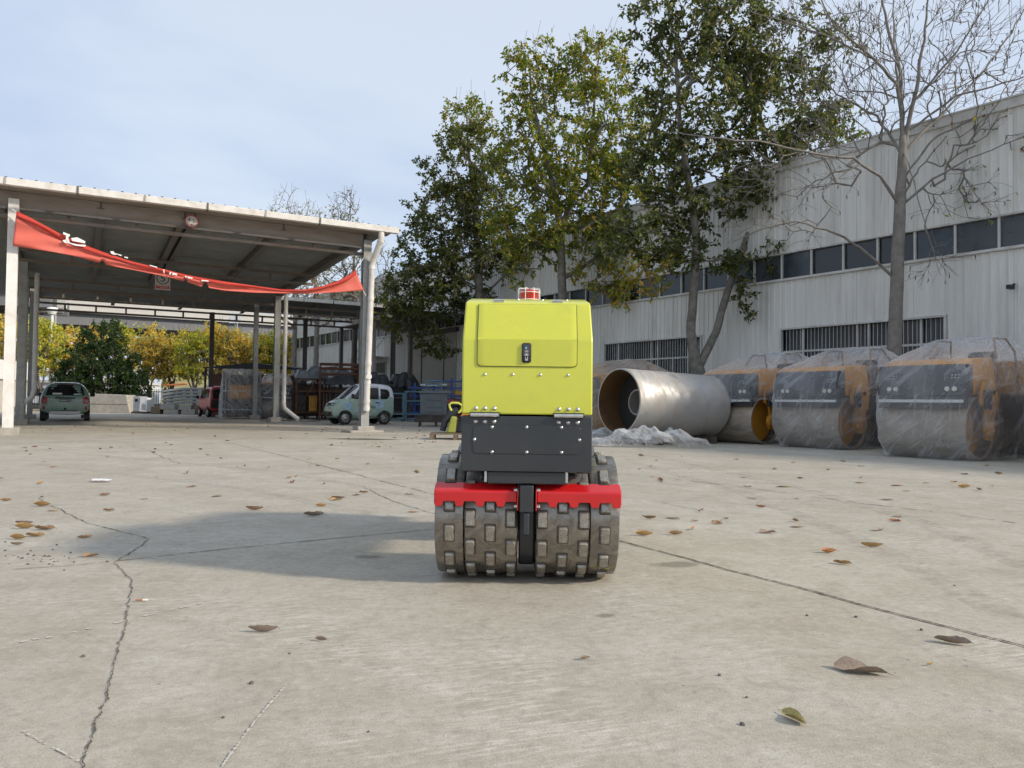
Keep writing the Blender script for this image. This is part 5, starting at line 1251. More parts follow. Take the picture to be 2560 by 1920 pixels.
decal('inspection_sticker', body, [(2, y, z) for y, z in rrect(0.26, 0.36, 0.515, 0.55, 0.005)], (-1, 0, 0), M_WHITE, EV, 0.012)
def flower(cx, cz, r, part=(0, 7)):
    for k in range(*part):
        a = 2 * math.pi * k / 7; x, z = cx + r * 0.62 * math.cos(a), cz + r * 0.62 * math.sin(a)
        decal('flower_print', body, [(x + r * 0.36 * math.cos(b), 0, z + r * 0.36 * math.sin(b)) for b in np.linspace(0, 2 * math.pi, 9)[:-1]], (0, -1, 0), M_FLOW, EV, 0.007, 1)
flower(0.66, 0.72, 0.17); flower(-0.60, 0.80, 0.20); flower(0.23, 0.56, 0.09); flower(0.34, 0.54, 0.06)
link('side_text', text_mesh('四川', 0.13, 0.001), M_BLACKT, EV, (0.16, 0.650, 0.76), (R(90), 0, R(180)))
link('side_text', text_mesh('for', 0.17, 0.001), M_BLACKT, EV, (-0.36, 0.650, 0.68), (R(90), R(8), R(180)))
m = MB(); m.lathe([(0, 0), (0.04, 0), (0.04, 0.006), (0, 0.006)], 12, Matrix.Translation((-0.60, 0.648, 0.80)) @ Matrix.Rotation(R(-90), 4, 'X')); m.build('flower_print', pm('flower_heart', (0.55, 0.5, 0.12), 0.5), EV)
arches(body, EV, (-0.82, 0.76), 0.30, 0.63)
for x in (-0.82, 0.76):
    for s in (-1, 1): wheel(EV, x, s * 0.56, 0.255, 0.15, s, 9)

# --- small red truck behind the wrapped unit
rc = at(528, 1044, 40.2)
RT = empty('red_truck', (rc.x + 0.25, 40.2, 0), R(127), 'small red cab truck half hidden behind the wrapped machines', 'truck')
M_CRED = pm('red_car_paint', (0.42, 0.035, 0.04), 0.35, 0, 0.05, 3, coat=0.4)
st = [(-1.2, 0.42, 1.1, 0.60), (-1.18, 0.28, 1.52, 0.66), (-1.05, 0.25, 1.60, 0.67), (-0.3, 0.25, 1.62, 0.67), (0.4, 0.25, 1.58, 0.67), (0.75, 0.25, 1.15, 0.67), (1.0, 0.27, 0.95, 0.65), (1.18, 0.32, 0.8, 0.6), (1.2, 0.42, 0.7, 0.55)]
body = loft_body(st, 0.9, 0.12, e=5, mats=(M_CRED,), parent=RT)
decal('rear_window', body, [(-3, y, z) for y, z in rrect(-0.52, 0.52, 0.95, 1.45, 0.05)], (1, 0, 0), M_CGLASS, RT, 0.01)
decal('rear_panel', body, [(-3, y, z) for y, z in rrect(-0.60, 0.60, 0.32, 0.90, 0.05)], (1, 0, 0), M_CHARC, RT, 0.012)
for s in (-1, 1):
    decal('side_window', body, [(x, 0, z) for x, z in ((-0.9, 0.98), (0.55, 0.98), (0.3, 1.42), (-0.9, 1.44))], (0, -s, 0), M_CGLASS, RT, 0.008)
    decal('tail_lamp', body, [(-3, s * y, z) for y, z in rrect(0.42, 0.56, 0.72, 0.82, 0.02)], (1, 0, 0), M_TAIL, RT, 0.02)
    m = MB(); m.box(0.55, s * 0.80, 1.02, 0.10, 0.16, 0.16); m.build('wing_mirror', M_BLACKT, RT, bevel=0.02)
arches(body, RT, (-0.75, 0.78), 0.31, 0.67)
for x in (-0.75, 0.78):
    for s in (-1, 1): wheel(RT, x, s * 0.60, 0.26, 0.15, s, 6)

# ================================================================== racks and stores
def bars(parent, name, segs, w, mat, bevel=0):
    m = MB()
    for a, b in segs: m.bar(a, b, w)
    return m.build(name, mat, parent, bevel=bevel)
def rack(name, label, loc, rz, W_, D_, H_, levels, mat, w=0.07, cat='rack', diag=True, group=None):
    r = empty(name, loc, rz, label, cat, group)
    for x in (-W_ / 2, W_ / 2):
        for y in (-D_ / 2, D_ / 2): bars(r, 'upright', [((x, y, 0), (x, y, H_))], w, mat)
    for z in levels:
        for y in (-D_ / 2, D_ / 2): bars(r, 'rail', [((-W_ / 2, y, z), (W_ / 2, y, z))], w * 0.9, mat)
        for x in (-W_ / 2, W_ / 2): bars(r, 'cross_rail', [((x, -D_ / 2, z), (x, D_ / 2, z))], w * 0.85, mat)
    if diag:
        for y in (-D_ / 2, D_ / 2): bars(r, 'brace', [((-W_ / 2, y, levels[0]), (W_ * 0.1, y, levels[-1]))], w * 0.7, mat); bars(r, 'brace', [((W_ / 2, y, levels[0]), (W_ * 0.1, y, levels[-1]))], w * 0.6, mat)
    return r
def tarp(name, label, loc, rz, W_, D_, h, seed, mat=None, lumps=((0, 0, 1),)):
    m = MB()
    def f(u, v):
        x, y = (u - 0.5) * W_, (v - 0.5) * D_; z = 0
        for lx, ly, s in lumps: z = max(z, h * s * math.exp(-(((x - lx * W_) / (W_ * 0.28)) ** 4 + ((y - ly * D_) / (D_ * 0.4)) ** 4)))
        q = Vector((x * 2.2, y * 2.2, seed)); z += 0.10 * (1 - abs(mn.noise(q * 0.7)) * 2) * h + 0.02 * mn.noise(q * 1.6)
        ed = min(u, 1 - u, v, 1 - v)
        if ed < 0.12: z -= (0.12 - ed) * 4.5 * (0.6 + 0.4 * mn.noise(Vector((u * 7, v * 7, seed))))
        return (x * (1.0 if ed > 0.1 else 0.96), y, z)
    m.grid(f, 44, 30); o = m.build(name, mat or M_TARP, smooth=True, ang=0, loc=loc, rot=(0, 0, rz)); return tag(o, label, 'tarpaulin')
a = at(768, 1048, 36.5); r1 = rack('steel_rack', 'dark rusty steel rack beside the wrapped roller, tarpaulin on top', (a.x, 37.2, 0), R(20), 1.5, 1.3, 1.95, (0.35, 1.35, 1.92), M_RUST, 0.09)
tarp('tarpaulin', 'grey tarpaulin bundle on top of the dark rusty rack', (a.x, 37.2, 2.12), R(20), 1.7, 1.4, 0.42, 3, pm('grey_tarp', (0.13, 0.14, 0.145), 0.4, 0, 0.25, 4, bump=0.4, bscale=6), lumps=((0.1, 0, 1), (-0.3, 0, 0.6)))
for i, (dx, c_, h_) in enumerate(((-0.45, M_DARK, 0.8), (0.05, M_YEL, 0.75), (0.5, M_RUST, 0.9))):
    m = MB(); m.bb(-0.2, 0.2, -0.3, 0.3, 0, h_); m.bb(-0.12, 0.12, -0.35, -0.3, h_ * 0.3, h_ * 0.8)
    tag(m.build('machine_part', c_, bevel=0.03, loc=(a.x + dx, 37.2 + dx * 0.3, 0.40), rot=(0, 0, R(20))), ['black part at the left in the dark rusty rack', 'orange part standing inside the dark rusty rack', 'rust brown part at the right in the dark rusty rack'][i], 'machine part')
b = at(826, 1048, 35.0); r2 = rack('steel_rack', 'tall open rust brown steel frame behind the micro car', (b.x + 0.1, 36.2, 0), R(14), 1.75, 1.2, 2.65, (0.3, 1.35, 2.15, 2.42, 2.62), M_RUST, 0.085, diag=False)
tarp('tarpaulin', 'black tarpaulin inside the tall rust brown frame', (b.x + 0.1, 36.4, 1.95), R(14), 1.6, 1.0, 0.38, 8, lumps=((0.1, 0, 1),))
m = MB()
for k in range(9):
    x = -0.7 + k * 0.17; m.bar((x, -0.3 + 0.1 * (k % 3), 0.35), (x + random.uniform(-0.1, 0.1), 0.1, 1.25), 0.05)
tag(m.build('pipe_bundle', M_BEAM, loc=(b.x + 0.1, 36.2, 0), rot=(0, 0, R(14))), 'bundle of dark bars leaning in the tall rust brown frame', 'bars')
g = at(720, 1050, 33.6)
for i, (dx, dy, rz, sx, sy, z) in enumerate(((-0.55, 0.0, 8, 1.2, 0.8, 0.05), (0.6, -0.1, -12, 1.5, 0.8, 0.09))):
    m = MB(); m.grid(lambda u, v: ((u - 0.5) * sx, (v - 0.5) * sy, 0.10 * math.sin(u * math.pi) * (0.6 if i else 1.2) + 0.02), 12, 2)
    o = m.build('metal_sheet', pm('dull_sheet_metal', (0.20, 0.205, 0.205), 0.4, 0.3, 0.15, 3), loc=(g.x + dx, g.y + dy, 0.01), rot=(0, 0, R(rz)))
    s = o.modifiers.new('thick', 'SOLIDIFY'); s.thickness = 0.01
    tag(o, ['bowed dark metal sheet on the ground left of the downpipe', 'flat grey metal sheet on the ground right of the downpipe'][i], 'metal sheet')
# tarpaulin stacks and blue racks right of the micro car
t0 = at(940, 1046, 37); tr1 = rack('steel_rack', 'low dark rack under black tarpaulins behind the micro car roof', (t0.x + 0.2, 38.2, 0), R(25), 2.4, 1.3, 1.75, (0.4, 1.1, 1.72), M_BEAM, 0.08, diag=False)
m = MB(); m.bb(-1.1, 1.1, -0.55, 0.55, 0.42, 1.68); tag(m.build('stored_case', M_DARK, loc=(t0.x + 0.2, 38.2, 0), rot=(0, 0, R(25)), bevel=0.03), 'black case filling the low rack behind the micro car', 'case')
tarp('tarpaulin', 'black tarpaulin hump behind the micro car roof', (t0.x - 0.35, 38.0, 1.86), R(25), 1.6, 1.5, 0.48, 12, lumps=((-0.1, 0, 1), (0.3, 0, 0.7)))
tarp('tarpaulin', 'black tarpaulin hump beside the blue rack top', (t0.x + 1.15, 38.5, 1.90), R(20), 1.5, 1.4, 0.46, 15, lumps=((0.05, 0, 1), (-0.3, 0.1, 0.8)))
q = at(1000, 1043, 36.0)
rack('cage_frame', 'small teal steel cage next to the micro car', (q.x - 0.15, 35.4, 0), R(12), 0.75, 0.8, 1.30, (0.12, 0.34, 1.28), M_TEAL, 0.06, 'rack', False, 'teal cages')
rack('cage_frame', 'wide teal steel cage between the micro car and the grey crate', (q.x + 0.85, 35.8, 0), R(12), 1.15, 0.9, 1.40, (0.12, 0.34, 0.95, 1.38), M_TEAL, 0.06, 'rack', False, 'teal cages')
rb = empty('blue_rack', (q.x + 1.6, 36.6, 0), R(8), 'tall blue cantilever rack with projecting arms by the hall door', 'rack')
for x in (-1.0, -0.1, 0.75, 1.25, 1.5):
    bars(rb, 'upright', [((x, 0, 0), (x, 0, 2.05 if x > 0.5 else 1.8))], 0.10, M_BLUE)
for z in (0.4, 0.8, 1.2, 1.58, 1.90):
    bars(rb, 'arm', [((-1.3 if z < 1.6 else -0.3, -0.08, z), (2.0, -0.08, z))], 0.075, M_BLUE)
for x in (-0.6, 0.2, 1.0): bars(rb, 'foot', [((x, -0.5, 0.05), (x, 0.5, 0.05))], 0.09, M_BLUE)
for i, (x0, x1, z, c_) in enumerate(((-0.75, 0.1, 1.66, M_STRIP), (0.15, 0.5, 1.68, M_STRIP), (1.75, 2.2, 1.66, M_STRIP), (0.9, 1.9, 1.27, M_YEL), (0.1, 1.0, 0.87, M_CRED), (0.3, 1.9, 0.47, M_RUST), (1.0, 2.0, 0.86, M_BEAM), (-0.6, 0.2, 0.48, M_BLUE))):
    m = MB(); m.bb(0, x1 - x0, -0.2, 0.2, 0, 0.09 if i < 3 else 0.16)
    p_ = rb.location + Vector((x0 * math.cos(R(8)), x0 * math.sin(R(8)), z + 0.01)); m.v = [(x, y - 0.1, zz_) for x, y, zz_ in m.v]
    tag(m.build('stored_profile', c_, bevel=0.01, loc=p_, rot=(0, 0, R(8))), ['long white profile on the blue rack', 'short white profile on the blue rack', 'white profile end at the right of the blue rack', 'yellow profile on the blue rack', 'red profile on the blue rack', 'rusty profile at the bottom of the blue rack', 'dark profile low on the blue rack', 'blue profile low at the left of the blue rack'][i], 'profile')
# dark crates and cabinets standing behind the racks
def dark_crate(px_, Yq, W_, D_, H_, rz, label, mat):
    p = at(px_, 1046, Yq); r = empty('machine_crate', (p.x, Yq, 0), R(rz), label, 'crate', 'dark crates behind the racks')
    m = MB(); m.bb(-W_ / 2 + 0.03, W_ / 2 - 0.03, -D_ / 2 + 0.03, D_ / 2 - 0.03, 0.12, H_ - 0.03); m.build('crate_core', M_BLACKT, r)
    n_ = max(3, int(H_ / 0.32))
    for k in range(n_):
        z = 0.12 + (H_ - 0.14) * k / n_; m = MB(); m.bb(-W_ / 2, W_ / 2, -D_ / 2, -D_ / 2 + 0.025, z, z + (H_ - 0.14) / n_ - 0.04); m.build('plank', mat, r)
    for x in (-W_ / 2, 0, W_ / 2): m = MB(); m.bb(x - 0.045, x + 0.045, -D_ / 2 - 0.03, -D_ / 2 - 0.001, 0, H_); m.build('batten', mat, r)
    m = MB(); m.bb(-W_ / 2 - 0.03, W_ / 2 + 0.03, -D_ / 2 - 0.03, D_ / 2 + 0.03, H_, H_ + 0.03); m.build('crate_lid', mat, r)
    return r
M_NAVY = pm('navy_sheet', (0.02, 0.035, 0.085), 0.5, 0, 0.2, 4, dirt=(0.03, 0.03, 0.03), damt=0.5)
dark_crate(760, 39.6, 1.7, 1.1, 1.75, 18, 'dark timber crate behind the dark rusty rack', M_DWOOD)
dark_crate(838, 39.2, 1.8, 1.1, 1.60, 14, 'dark timber crate behind the tall rust brown frame', M_DWOOD)
dark_crate(1012, 39.6, 1.5, 1.0, 1.55, 14, 'dark crate behind the teal cages', M_DWOOD)
dark_crate(1075, 39.2, 1.5, 1.0, 1.30, 10, 'navy crate behind the blue rack uprights', M_NAVY)
dark_crate(1135, 38.8, 1.2, 1.0, 1.05, 10, 'rusty crate behind the right end of the blue rack', M_RUST)
# grey crate on a dark skid
cq = gp(1085, 1067)
SK = empty('skid', (cq.x + 0.15, cq.y + 0.75, 0), R(6), 'dark timber skid under the grey crate', 'skid')
for y in (-0.5, -0.15, 0.2, 0.5):
    m = MB(); m.bb(-0.95, 0.95, y - 0.07, y + 0.07, 0.36, 0.42); m.build('deck_board', M_DWOOD, SK)
for z in (0.16, 0.26):
    m = MB(); m.bb(-0.95, 0.95, -0.56, -0.50, z, z + 0.085); m.build('side_board', M_DWOOD, SK)
for x in (-0.75, -0.15, 0.5, 0.9):
    m = MB(); m.bb(x - 0.05, x + 0.05, -0.49, 0.5, 0.0, 0.355); m.build('bearer', M_DWOOD, SK)
M_CRATE = pm('grey_crate_plastic', (0.12, 0.145, 0.155), 0.45, 0, 0.12, 5, dirt=(0.2, 0.19, 0.17), damt=0.4)
CR = empty('storage_crate', (cq.x - 0.05, cq.y + 0.75, 0.42), R(6), 'ribbed grey plastic crate on the dark skid', 'crate')
m = MB(); m.bb(-0.55, 0.45, -0.42, 0.42, 0, 0.80); m.build('crate_body', M_CRATE, CR, bevel=0.02)
m = MB(); m.bb(-0.60, 0.62, -0.47, 0.47, 0.801, 0.90); m.build('crate_lid', M_CRATE, CR, bevel=0.02)
for z in (0.12, 0.30, 0.56): m = MB(); m.bb(-0.30, 0.25, -0.452, -0.421, z, z + 0.05); m.build('rib', M_CRATE, CR, bevel=0.008)
for x in (-0.34, 0.28): m = MB(); m.bb(x - 0.035, x + 0.035, -0.46, -0.421, 0.02, 0.79); m.build('rib', M_CRATE, CR, bevel=0.008)
bars(CR, 'top_rail', [((-0.35, 0.2, 0.90), (-0.35, 0.2, 1.32)), ((0.25, 0.2, 0.90), (0.25, 0.2, 1.32)), ((-0.35, 0.2, 1.30), (0.25, 0.2, 1.30)), ((-0.35, 0.2, 1.15), (0.25, 0.2, 1.15))], 0.04, M_TEAL)

# ================================================================== pallet with compaction tools
pp = gp(1112, 1100)
PAL = empty('wooden_pallet', (pp.x + 0.22, pp.y + 0.55, 0), R(3), 'weathered wooden pallet beside the trench roller carrying lime tools', 'pallet')
for k in range(6):
    m = MB(); m.bb(-0.62, 0.62, -0.5 + k * 0.185, -0.5 + k * 0.185 + 0.12, 0.122, 0.145); m.build('deck_board', M_WOOD, PAL)
for x in (-0.56, 0.0, 0.56):
    for y in (-0.45, 0.0, 0.45): m = MB(); m.bb(x - 0.055, x + 0.055, y - 0.06, y + 0.06, 0.022, 0.1); m.build('block', M_WOOD, PAL)
    m = MB(); m.bb(x - 0.05, x + 0.05, -0.51, 0.51, 0.1, 0.1215); m.build('stringer', M_WOOD, PAL)
for x in (-0.56, 0.0, 0.56): m = MB(); m.bb(x - 0.05, x + 0.05, -0.51, 0.51, 0.0, 0.0215); m.build('foot_board', M_WOOD, PAL)
pz = 0.146; po = PAL.location
T1 = empty('rammer', po + Vector((-0.10, -0.05, pz)), R(8), 'lime tamping rammer with loop handle on the wooden pallet', 'rammer')
m = MB(); m.add([(-0.14, -0.11, 0.0), (0.10, -0.13, 0.0), (0.12, 0.12, 0.0), (-0.12, 0.12, 0), (-0.02, -0.10, 0.42), (0.14, -0.12, 0.40), (0.15, 0.12, 0.40), (0, 0.12, 0.42)], [(0, 3, 2, 1), (4, 5, 6, 7), (0, 1, 5, 4), (1, 2, 6, 5), (2, 3, 7, 6), (3, 0, 4, 7)]); m.build('fuel_tank', pm('dusty_lime', (0.36, 0.38, 0.05), 0.5, 0, 0.15, 5, dirt=(0.30, 0.27, 0.15), damt=0.6, dscale=6), T1, bevel=0.04, seg=3)
m = MB(); m.tube([(-0.22, 0.05, 0.05), (-0.16, 0.06, 0.30), (0.02, 0.06, 0.52), (0.16, 0.05, 0.56)], [0.07, 0.09, 0.10, 0.08], 12); m.build('bellows', M_DARK, T1, smooth=True)
m = MB(); m.tube([(0.02, 0.0, 0.50), (-0.05, 0.0, 0.62), (-0.07, 0.0, 0.70), (0.0, 0.0, 0.745), (0.16, 0.0, 0.74), (0.25, 0.0, 0.68), (0.24, 0.0, 0.58), (0.16, 0.0, 0.50)], 0.030, 10); m.build('loop_handle', M_LIME, T1, smooth=True)
m = MB(); m.bb(0.05, 0.30, -0.10, 0.10, 0.02, 0.26); m.build('engine', M_DARK, T1, bevel=0.03)
T2 = empty('rammer', po + Vector((0.28, 0.12, pz)), R(-10), 'second lime rammer lying behind the orange plate on the pallet', 'rammer')
m = MB(); m.add([(-0.15, -0.15, 0.02), (0.30, -0.15, 0.02), (0.30, 0.15, 0.02), (-0.15, 0.15, 0.02), (-0.02, -0.12, 0.46), (0.36, -0.12, 0.62), (0.36, 0.12, 0.62), (-0.02, 0.12, 0.46)], [(0, 3, 2, 1), (4, 5, 6, 7), (0, 1, 5, 4), (1, 2, 6, 5), (2, 3, 7, 6), (3, 0, 4, 7)]); m.build('housing', M_LIME, T2, bevel=0.05, seg=3)
m = MB(); m.tube([(-0.05, 0, 0.45), (0.05, 0, 0.62), (0.15, 0, 0.66)], 0.022, 8); m.build('lever', M_LIME, T2, smooth=True)
OP = empty('lifting_plate', po + Vector((0.42, -0.30, pz)), R(-4), 'orange triangular lifting plate leaning on the pallet load', 'plate')
m = MB(); OPm = Matrix.Rotation(R(-12), 4, 'X')
outer = [(-0.30, 0.46), (-0.22, 0.52), (0.30, 0.44), (0.36, 0.06), (0.28, 0.0), (-0.02, 0.04), (-0.10, 0.10)]; inner = [(-0.12, 0.40), (-0.10, 0.41), (0.16, 0.36), (0.20, 0.14), (0.16, 0.12), (0.04, 0.14), (0.0, 0.18)]
n_ = len(outer); vs = []
for th in (0, 0.03):
    for ring in (outer, inner): vs += [(x, th, z) for x, z in ring]
fs = []
for i in range(n_):
    j = (i + 1) % n_
    fs += [(i, j, n_ + j, n_ + i), (2 * n_ + i, 3 * n_ + i, 3 * n_ + j, 2 * n_ + j), (i, 2 * n_ + i, 2 * n_ + j, j), (n_ + i, n_ + j, 3 * n_ + j, 3 * n_ + i)]
m.add(vs, fs, OPm); m.build('plate_body', pm('orange_paint', (0.62, 0.20, 0.015), 0.4, 0, 0.06, 5), OP, bevel=0.006)
hb = MB()
for x, z in ((-0.2, 0.45), (0.0, 0.46), (0.24, 0.40), (0.30, 0.1), (0.1, 0.07)): hb.lathe([(0.0, 0.0), (0.014, 0.0), (0.014, 0.004), (0, 0.004)], 10, OPm @ Matrix.Translation((x, -0.001, z)) @ Matrix.Rotation(R(90), 4, 'X'))
hb.build('bolt_holes', M_BLACKT, OP)

# ================================================================== far end of the yard
fb0 = at(228, 1029, 48.6); fb1 = at(336, 1030, 48.6)
BW = empty('concrete_ramp', ((fb0.x + fb1.x) / 2, 48.6, 0), 0, 'low concrete ramp wall below the dark green tree', 'ramp')
wd = (fb1.x - fb0.x)
m = MB(); m.prism([(-wd / 2 - 1.2, 0), (wd / 2, 0), (wd / 2 - 0.25, 1.12), (-wd / 2 - 1.2, 1.22)], 1.2, Mxz(-0.6)); m.build('ramp_body', M_BLOCK, BW, bevel=0.02)
m = MB(); m.bb(-wd / 2 - 1.2, wd / 2 - 0.15, -0.615, -0.605, 0.52, 0.545); m.build('cast_line', M_BEAM, BW)
ac = at(357, 1024, 46.8)
AC = empty('compressor_cabinet', (ac.x, 46.8, 0), R(-4), 'white and grey compressor cabinet beside the concrete ramp', 'cabinet')
m = MB(); m.bb(-0.45, -0.02, -0.3, 0.5, 0.12, 1.05); m.build('grey_case', M_SILV, AC, bevel=0.01)
m = MB(); m.bb(0.0, 0.46, -0.42, 0.4, 0.14, 0.98, Matrix.Rotation(R(4), 4, 'Y')); m.build('white_case', M_WHITE, AC, bevel=0.01)
m = MB()
for k in range(7): m.bb(0.14, 0.40, -0.435, -0.421, 0.26 + k * 0.055, 0.29 + k * 0.055, Matrix.Rotation(R(4), 4, 'Y'))
m.build('louvre', M_POST, AC)
m = MB(); m.bb(-0.34, -0.16, -0.315, -0.301, 0.72, 0.90); m.build('control_panel', M_BLACKT, AC)
m = MB(); m.bb(-0.5, 0.5, -0.4, 0.5, 0, 0.12); m.build('skid_base', M_DWOOD, AC)
gq = at(466, 1028, 46.5)
for i in range(5):
    m = MB(); Ln = 2.9; z0 = 0.62 + i * 0.20
    m.grid(lambda u, v: ((u - 0.5) * Ln, (v - 0.5) * 0.9, 0.16 * math.sin(u * math.pi * 0.8) + 0.04 * u), 16, 1)
    o = m.build('curved_beam', pm('galvanised_beam', (0.30, 0.31, 0.31), 0.5, 0.2, 0.15, 2), loc=(gq.x + 0.15, 46.5, z0), rot=(0, 0, R(4)))
    s = o.modifiers.new('thick', 'SOLIDIFY'); s.thickness = 0.13
    tag(o, ['lowest curved grey beam of the stack by the fence', 'second curved grey beam from the ground in the stack', 'middle curved grey beam of the stack by the fence', 'curved grey beam second from the top of the stack', 'topmost curved grey beam of the stack by the fence'][i], 'beam', 'curved beams stacked by the fence')
m = MB(); m.bb(-0.65, 0.65, -0.2, 0.2, 0, 0.10); tag(m.build('orange_profile', pm('orange_profile_paint', (0.5, 0.16, 0.04), 0.6), loc=(gq.x - 0.7, 46.5, 1.72), rot=(0, R(-5), R(4)), bevel=0.02), 'orange profile on top of the curved beam stack', 'profile')
for i, (px_, w_, h_, y_) in enumerate(((428, 0.85, 0.28, 45.4), (426, 0.9, 0.56, 45.8), (472, 0.78, 0.30, 45.4), (472, 0.74, 0.58, 45.9), (393, 0.55, 0.45, 45.6), (500, 0.5, 0.5, 45.7))):
    c = at(px_, 1026, y_); m = MB(); m.bb(-w_ / 2, w_ / 2, -0.25, 0.25, 0 if i not in (1, 3) else 0.285, h_)
    m.v = [(x, y, z) for x, y, z in m.v]
    tag(m.build('concrete_block', M_BLOCK if i < 4 else M_WOOD, bevel=0.03, loc=(c.x, 45.6 if i < 4 else y_, 0 if i < 4 else 0)), ['lower concrete block under the left end of the beam stack', 'upper concrete block under the left end of the beam stack', 'lower concrete block under the middle of the beam stack', 'upper concrete block under the middle of the beam stack', 'brown block by the compressor cabinet', 'brown block behind the red truck'][i], 'block')
# low wall and railing behind
F0, F1 = -34.0, -15.5; FY = 52.0
FN = empty('iron_fence', (0, FY, 0), 0, 'dark iron bar fence along the verge behind the beam stack', 'fence')
m = MB(); m.bb(F0, F1, -0.12, 0.12, 0, 0.32); m.build('base_wall', M_BLOCK, FN)
for z in (0.42, 1.35): m = MB(); m.bb(F0, F1, -0.02, 0.02, z, z + 0.05); m.build('rail', M_BLACKT, FN)
m = MB(); nb = int((F1 - F0) / 0.16)
for k in range(nb): x = F0 + (F1 - F0) * k / nb; m.bb(x - 0.011, x + 0.011, -0.011, 0.011, 0.32, 1.55)
tag(m.build('fence_bars', M_BLACKT, FN), kind='stuff')
for k in range(8): x = F0 + (F1 - F0) * k / 7; m = MB(); m.bb(x - 0.05, x + 0.05, -0.05, 0.05, 0.3, 1.7); m.build('fence_post', M_POST if k % 2 else M_BLACKT, FN)
# rust brown cabin with flat dark roof behind the wrapped machines
ca = at(640, 1040, 45.0)
CB = empty('site_cabin', (ca.x, 45.2, 0), R(6), 'rust brown cabin with flat dark roof behind the wrapped machines', 'cabin')
m = MB()
for k in range(26):
    x = -2.3 + k * 0.18; b_ = MB(); b_.bb(x, x + 0.165, -0.9, -0.84, 0, 2.35); b_.build('wall_plank', pm('brown_sheet', (0.14, 0.065, 0.04), 0.7, 0, 0.2, 3), CB)
m = MB(); m.bb(-2.31, 2.38, -0.83, 1.2, 0, 2.35); m.build('cabin_core', M_BEAM, CB)
m = MB(); m.add([(-2.7, -1.5, 2.66), (2.9, -1.5, 2.66), (2.9, 1.6, 2.8), (-2.7, 1.6, 2.8), (-2.7, -1.5, 2.72), (0.0, -1.5, 3.02), (2.9, -1.5, 2.72), (2.9, 1.6, 2.86), (0, 1.6, 3.1), (-2.7, 1.6, 2.86)],
                [(0, 3, 2, 1), (0, 1, 6, 5, 4), (2, 3, 9, 8, 7), (4, 5, 8, 9), (5, 6, 7, 8), (1, 2, 7, 6), (0, 4, 9, 3)]); m.build('cabin_roof', M_BLACKT, CB)
for x in (-2.6, 2.75): m = MB(); m.bb(x - 0.05, x + 0.05, -1.4, -1.3, 0, 2.66); m.build('cabin_post', M_BLACKT, CB)
# white gate house at the far left
gh = at(18, 1020, 44)
GH = empty('gate_house', (gh.x - 3.4, 45.5, 0), R(8), 'small white flat roofed building behind the left shed posts', 'building')
m = MB(); m.bb(-3, 2.0, -0.5, 3, 0, 1.95); m.build('wall', pm('cream_wall', (0.50, 0.47, 0.42), 0.8), GH)
m = MB(); m.bb(-3.2, 2.15, -0.8, 3.2, 1.955, 3.1); m.build('roof_fascia', M_WHITE, GH)
for x in (-1.6, -0.1, 1.25):
    w_ = MB(); w_.bb(x - 0.55, x + 0.55, -0.52, -0.505, 0.15, 1.62); wi = w_.build('window', M_GLASS, GH)
    f = MB(); f.bb(x - 0.6, x + 0.6, -0.56, -0.521, 0.85, 0.92); f.bb(x - 0.03, x + 0.03, -0.56, -0.522, 0.15, 1.62); f.build('window_frame', M_ALU, wi)
# yellow and white buildings seen through the tree row
def far_block(name, label, px0, px1, py, Y, mat, floors, rows, depth=14):
    a = at(px0, py, Y); b = at(px1, py, Y); W_ = b.x - a.x; H_ = a.z
    r = empty(name, ((a.x + b.x) / 2, Y, 0), 0, label, 'building')
    m = MB(); m.bb(-W_ / 2, W_ / 2, 0, depth, 0, H_); m.build('wall', mat, r)
    m = MB(); m.bb(-W_ / 2 - 0.3, W_ / 2 + 0.3, -0.3, depth + 0.3, H_ + 0.002, H_ + 0.45); m.build('roof', M_TRIM, r)
    for f in range(floors):
        for k in range(rows):
            x = -W_ / 2 + W_ * (k + 0.5) / rows; z = H_ * (f + 0.35) / floors
            m = MB(); m.bb(x - W_ / rows * 0.28, x + W_ / rows * 0.28, -0.04, -0.01, z, z + H_ / floors * 0.38); m.build('window', M_GLASS, r)
far_block('yellow_block', 'pale yellow building seen between the yellow trees', 405, 520, 905, 120, pm('yellow_render', (0.66, 0.58, 0.30), 0.8, 0, 0.05, 0.5), 2, 6)
far_block('white_warehouse', 'pale blue white warehouse behind the trees near the wrapped machines', 610, 735, 838, 130, pm('pale_sheet', (0.55, 0.58, 0.63), 0.6, 0, 0.04, 0.5), 3, 7)
far_block('white_annex', 'white low building seen right of the yellow one', 520, 600, 930, 110, pm('white_render', (0.66, 0.65, 0.62), 0.8, 0, 0.05, 0.5), 2, 4)
far_block('white_annex', 'long white low building at the far left beyond the trees', -40, 300, 955, 125, pm('white_render', (0.66, 0.65, 0.62)), 1, 12)
# old hose and rusty scrap beside the sage car
sp = at(232, 1018, 44); SP = empty('scrap_pile', (sp.x + 0.3, 42.0, 0), 0, 'tangled rusty rods beside the sage car', 'scrap')
for k in range(10):
    m = MB(); an = random.uniform(0, 6.28); m.tube([(random.uniform(-0.4, 0.4), random.uniform(-0.3, 0.3), 0.02), (0.4 * math.cos(an), 0.3 * math.sin(an), random.uniform(0.3, 1.0))], 0.035, 6); m.build('rod', M_RUST, SP)
op = at(86, 1015, 40); OS = empty('orange_trestle', (op.x + 0.4, 42, 0), 0, 'orange steel trestle behind the left shed posts', 'trestle')
bars(OS, 'leg', [((-0.7, 0, 0), (-0.7, 0, 1.3))], 0.12, M_BRICK); bars(OS, 'leg', [((0.55, 0, 0), (0.55, 0, 1.3))], 0.12, M_BRICK); bars(OS, 'beam', [((-0.9, 0, 1.32), (0.8, 0, 1.32))], 0.14, M_BRICK)
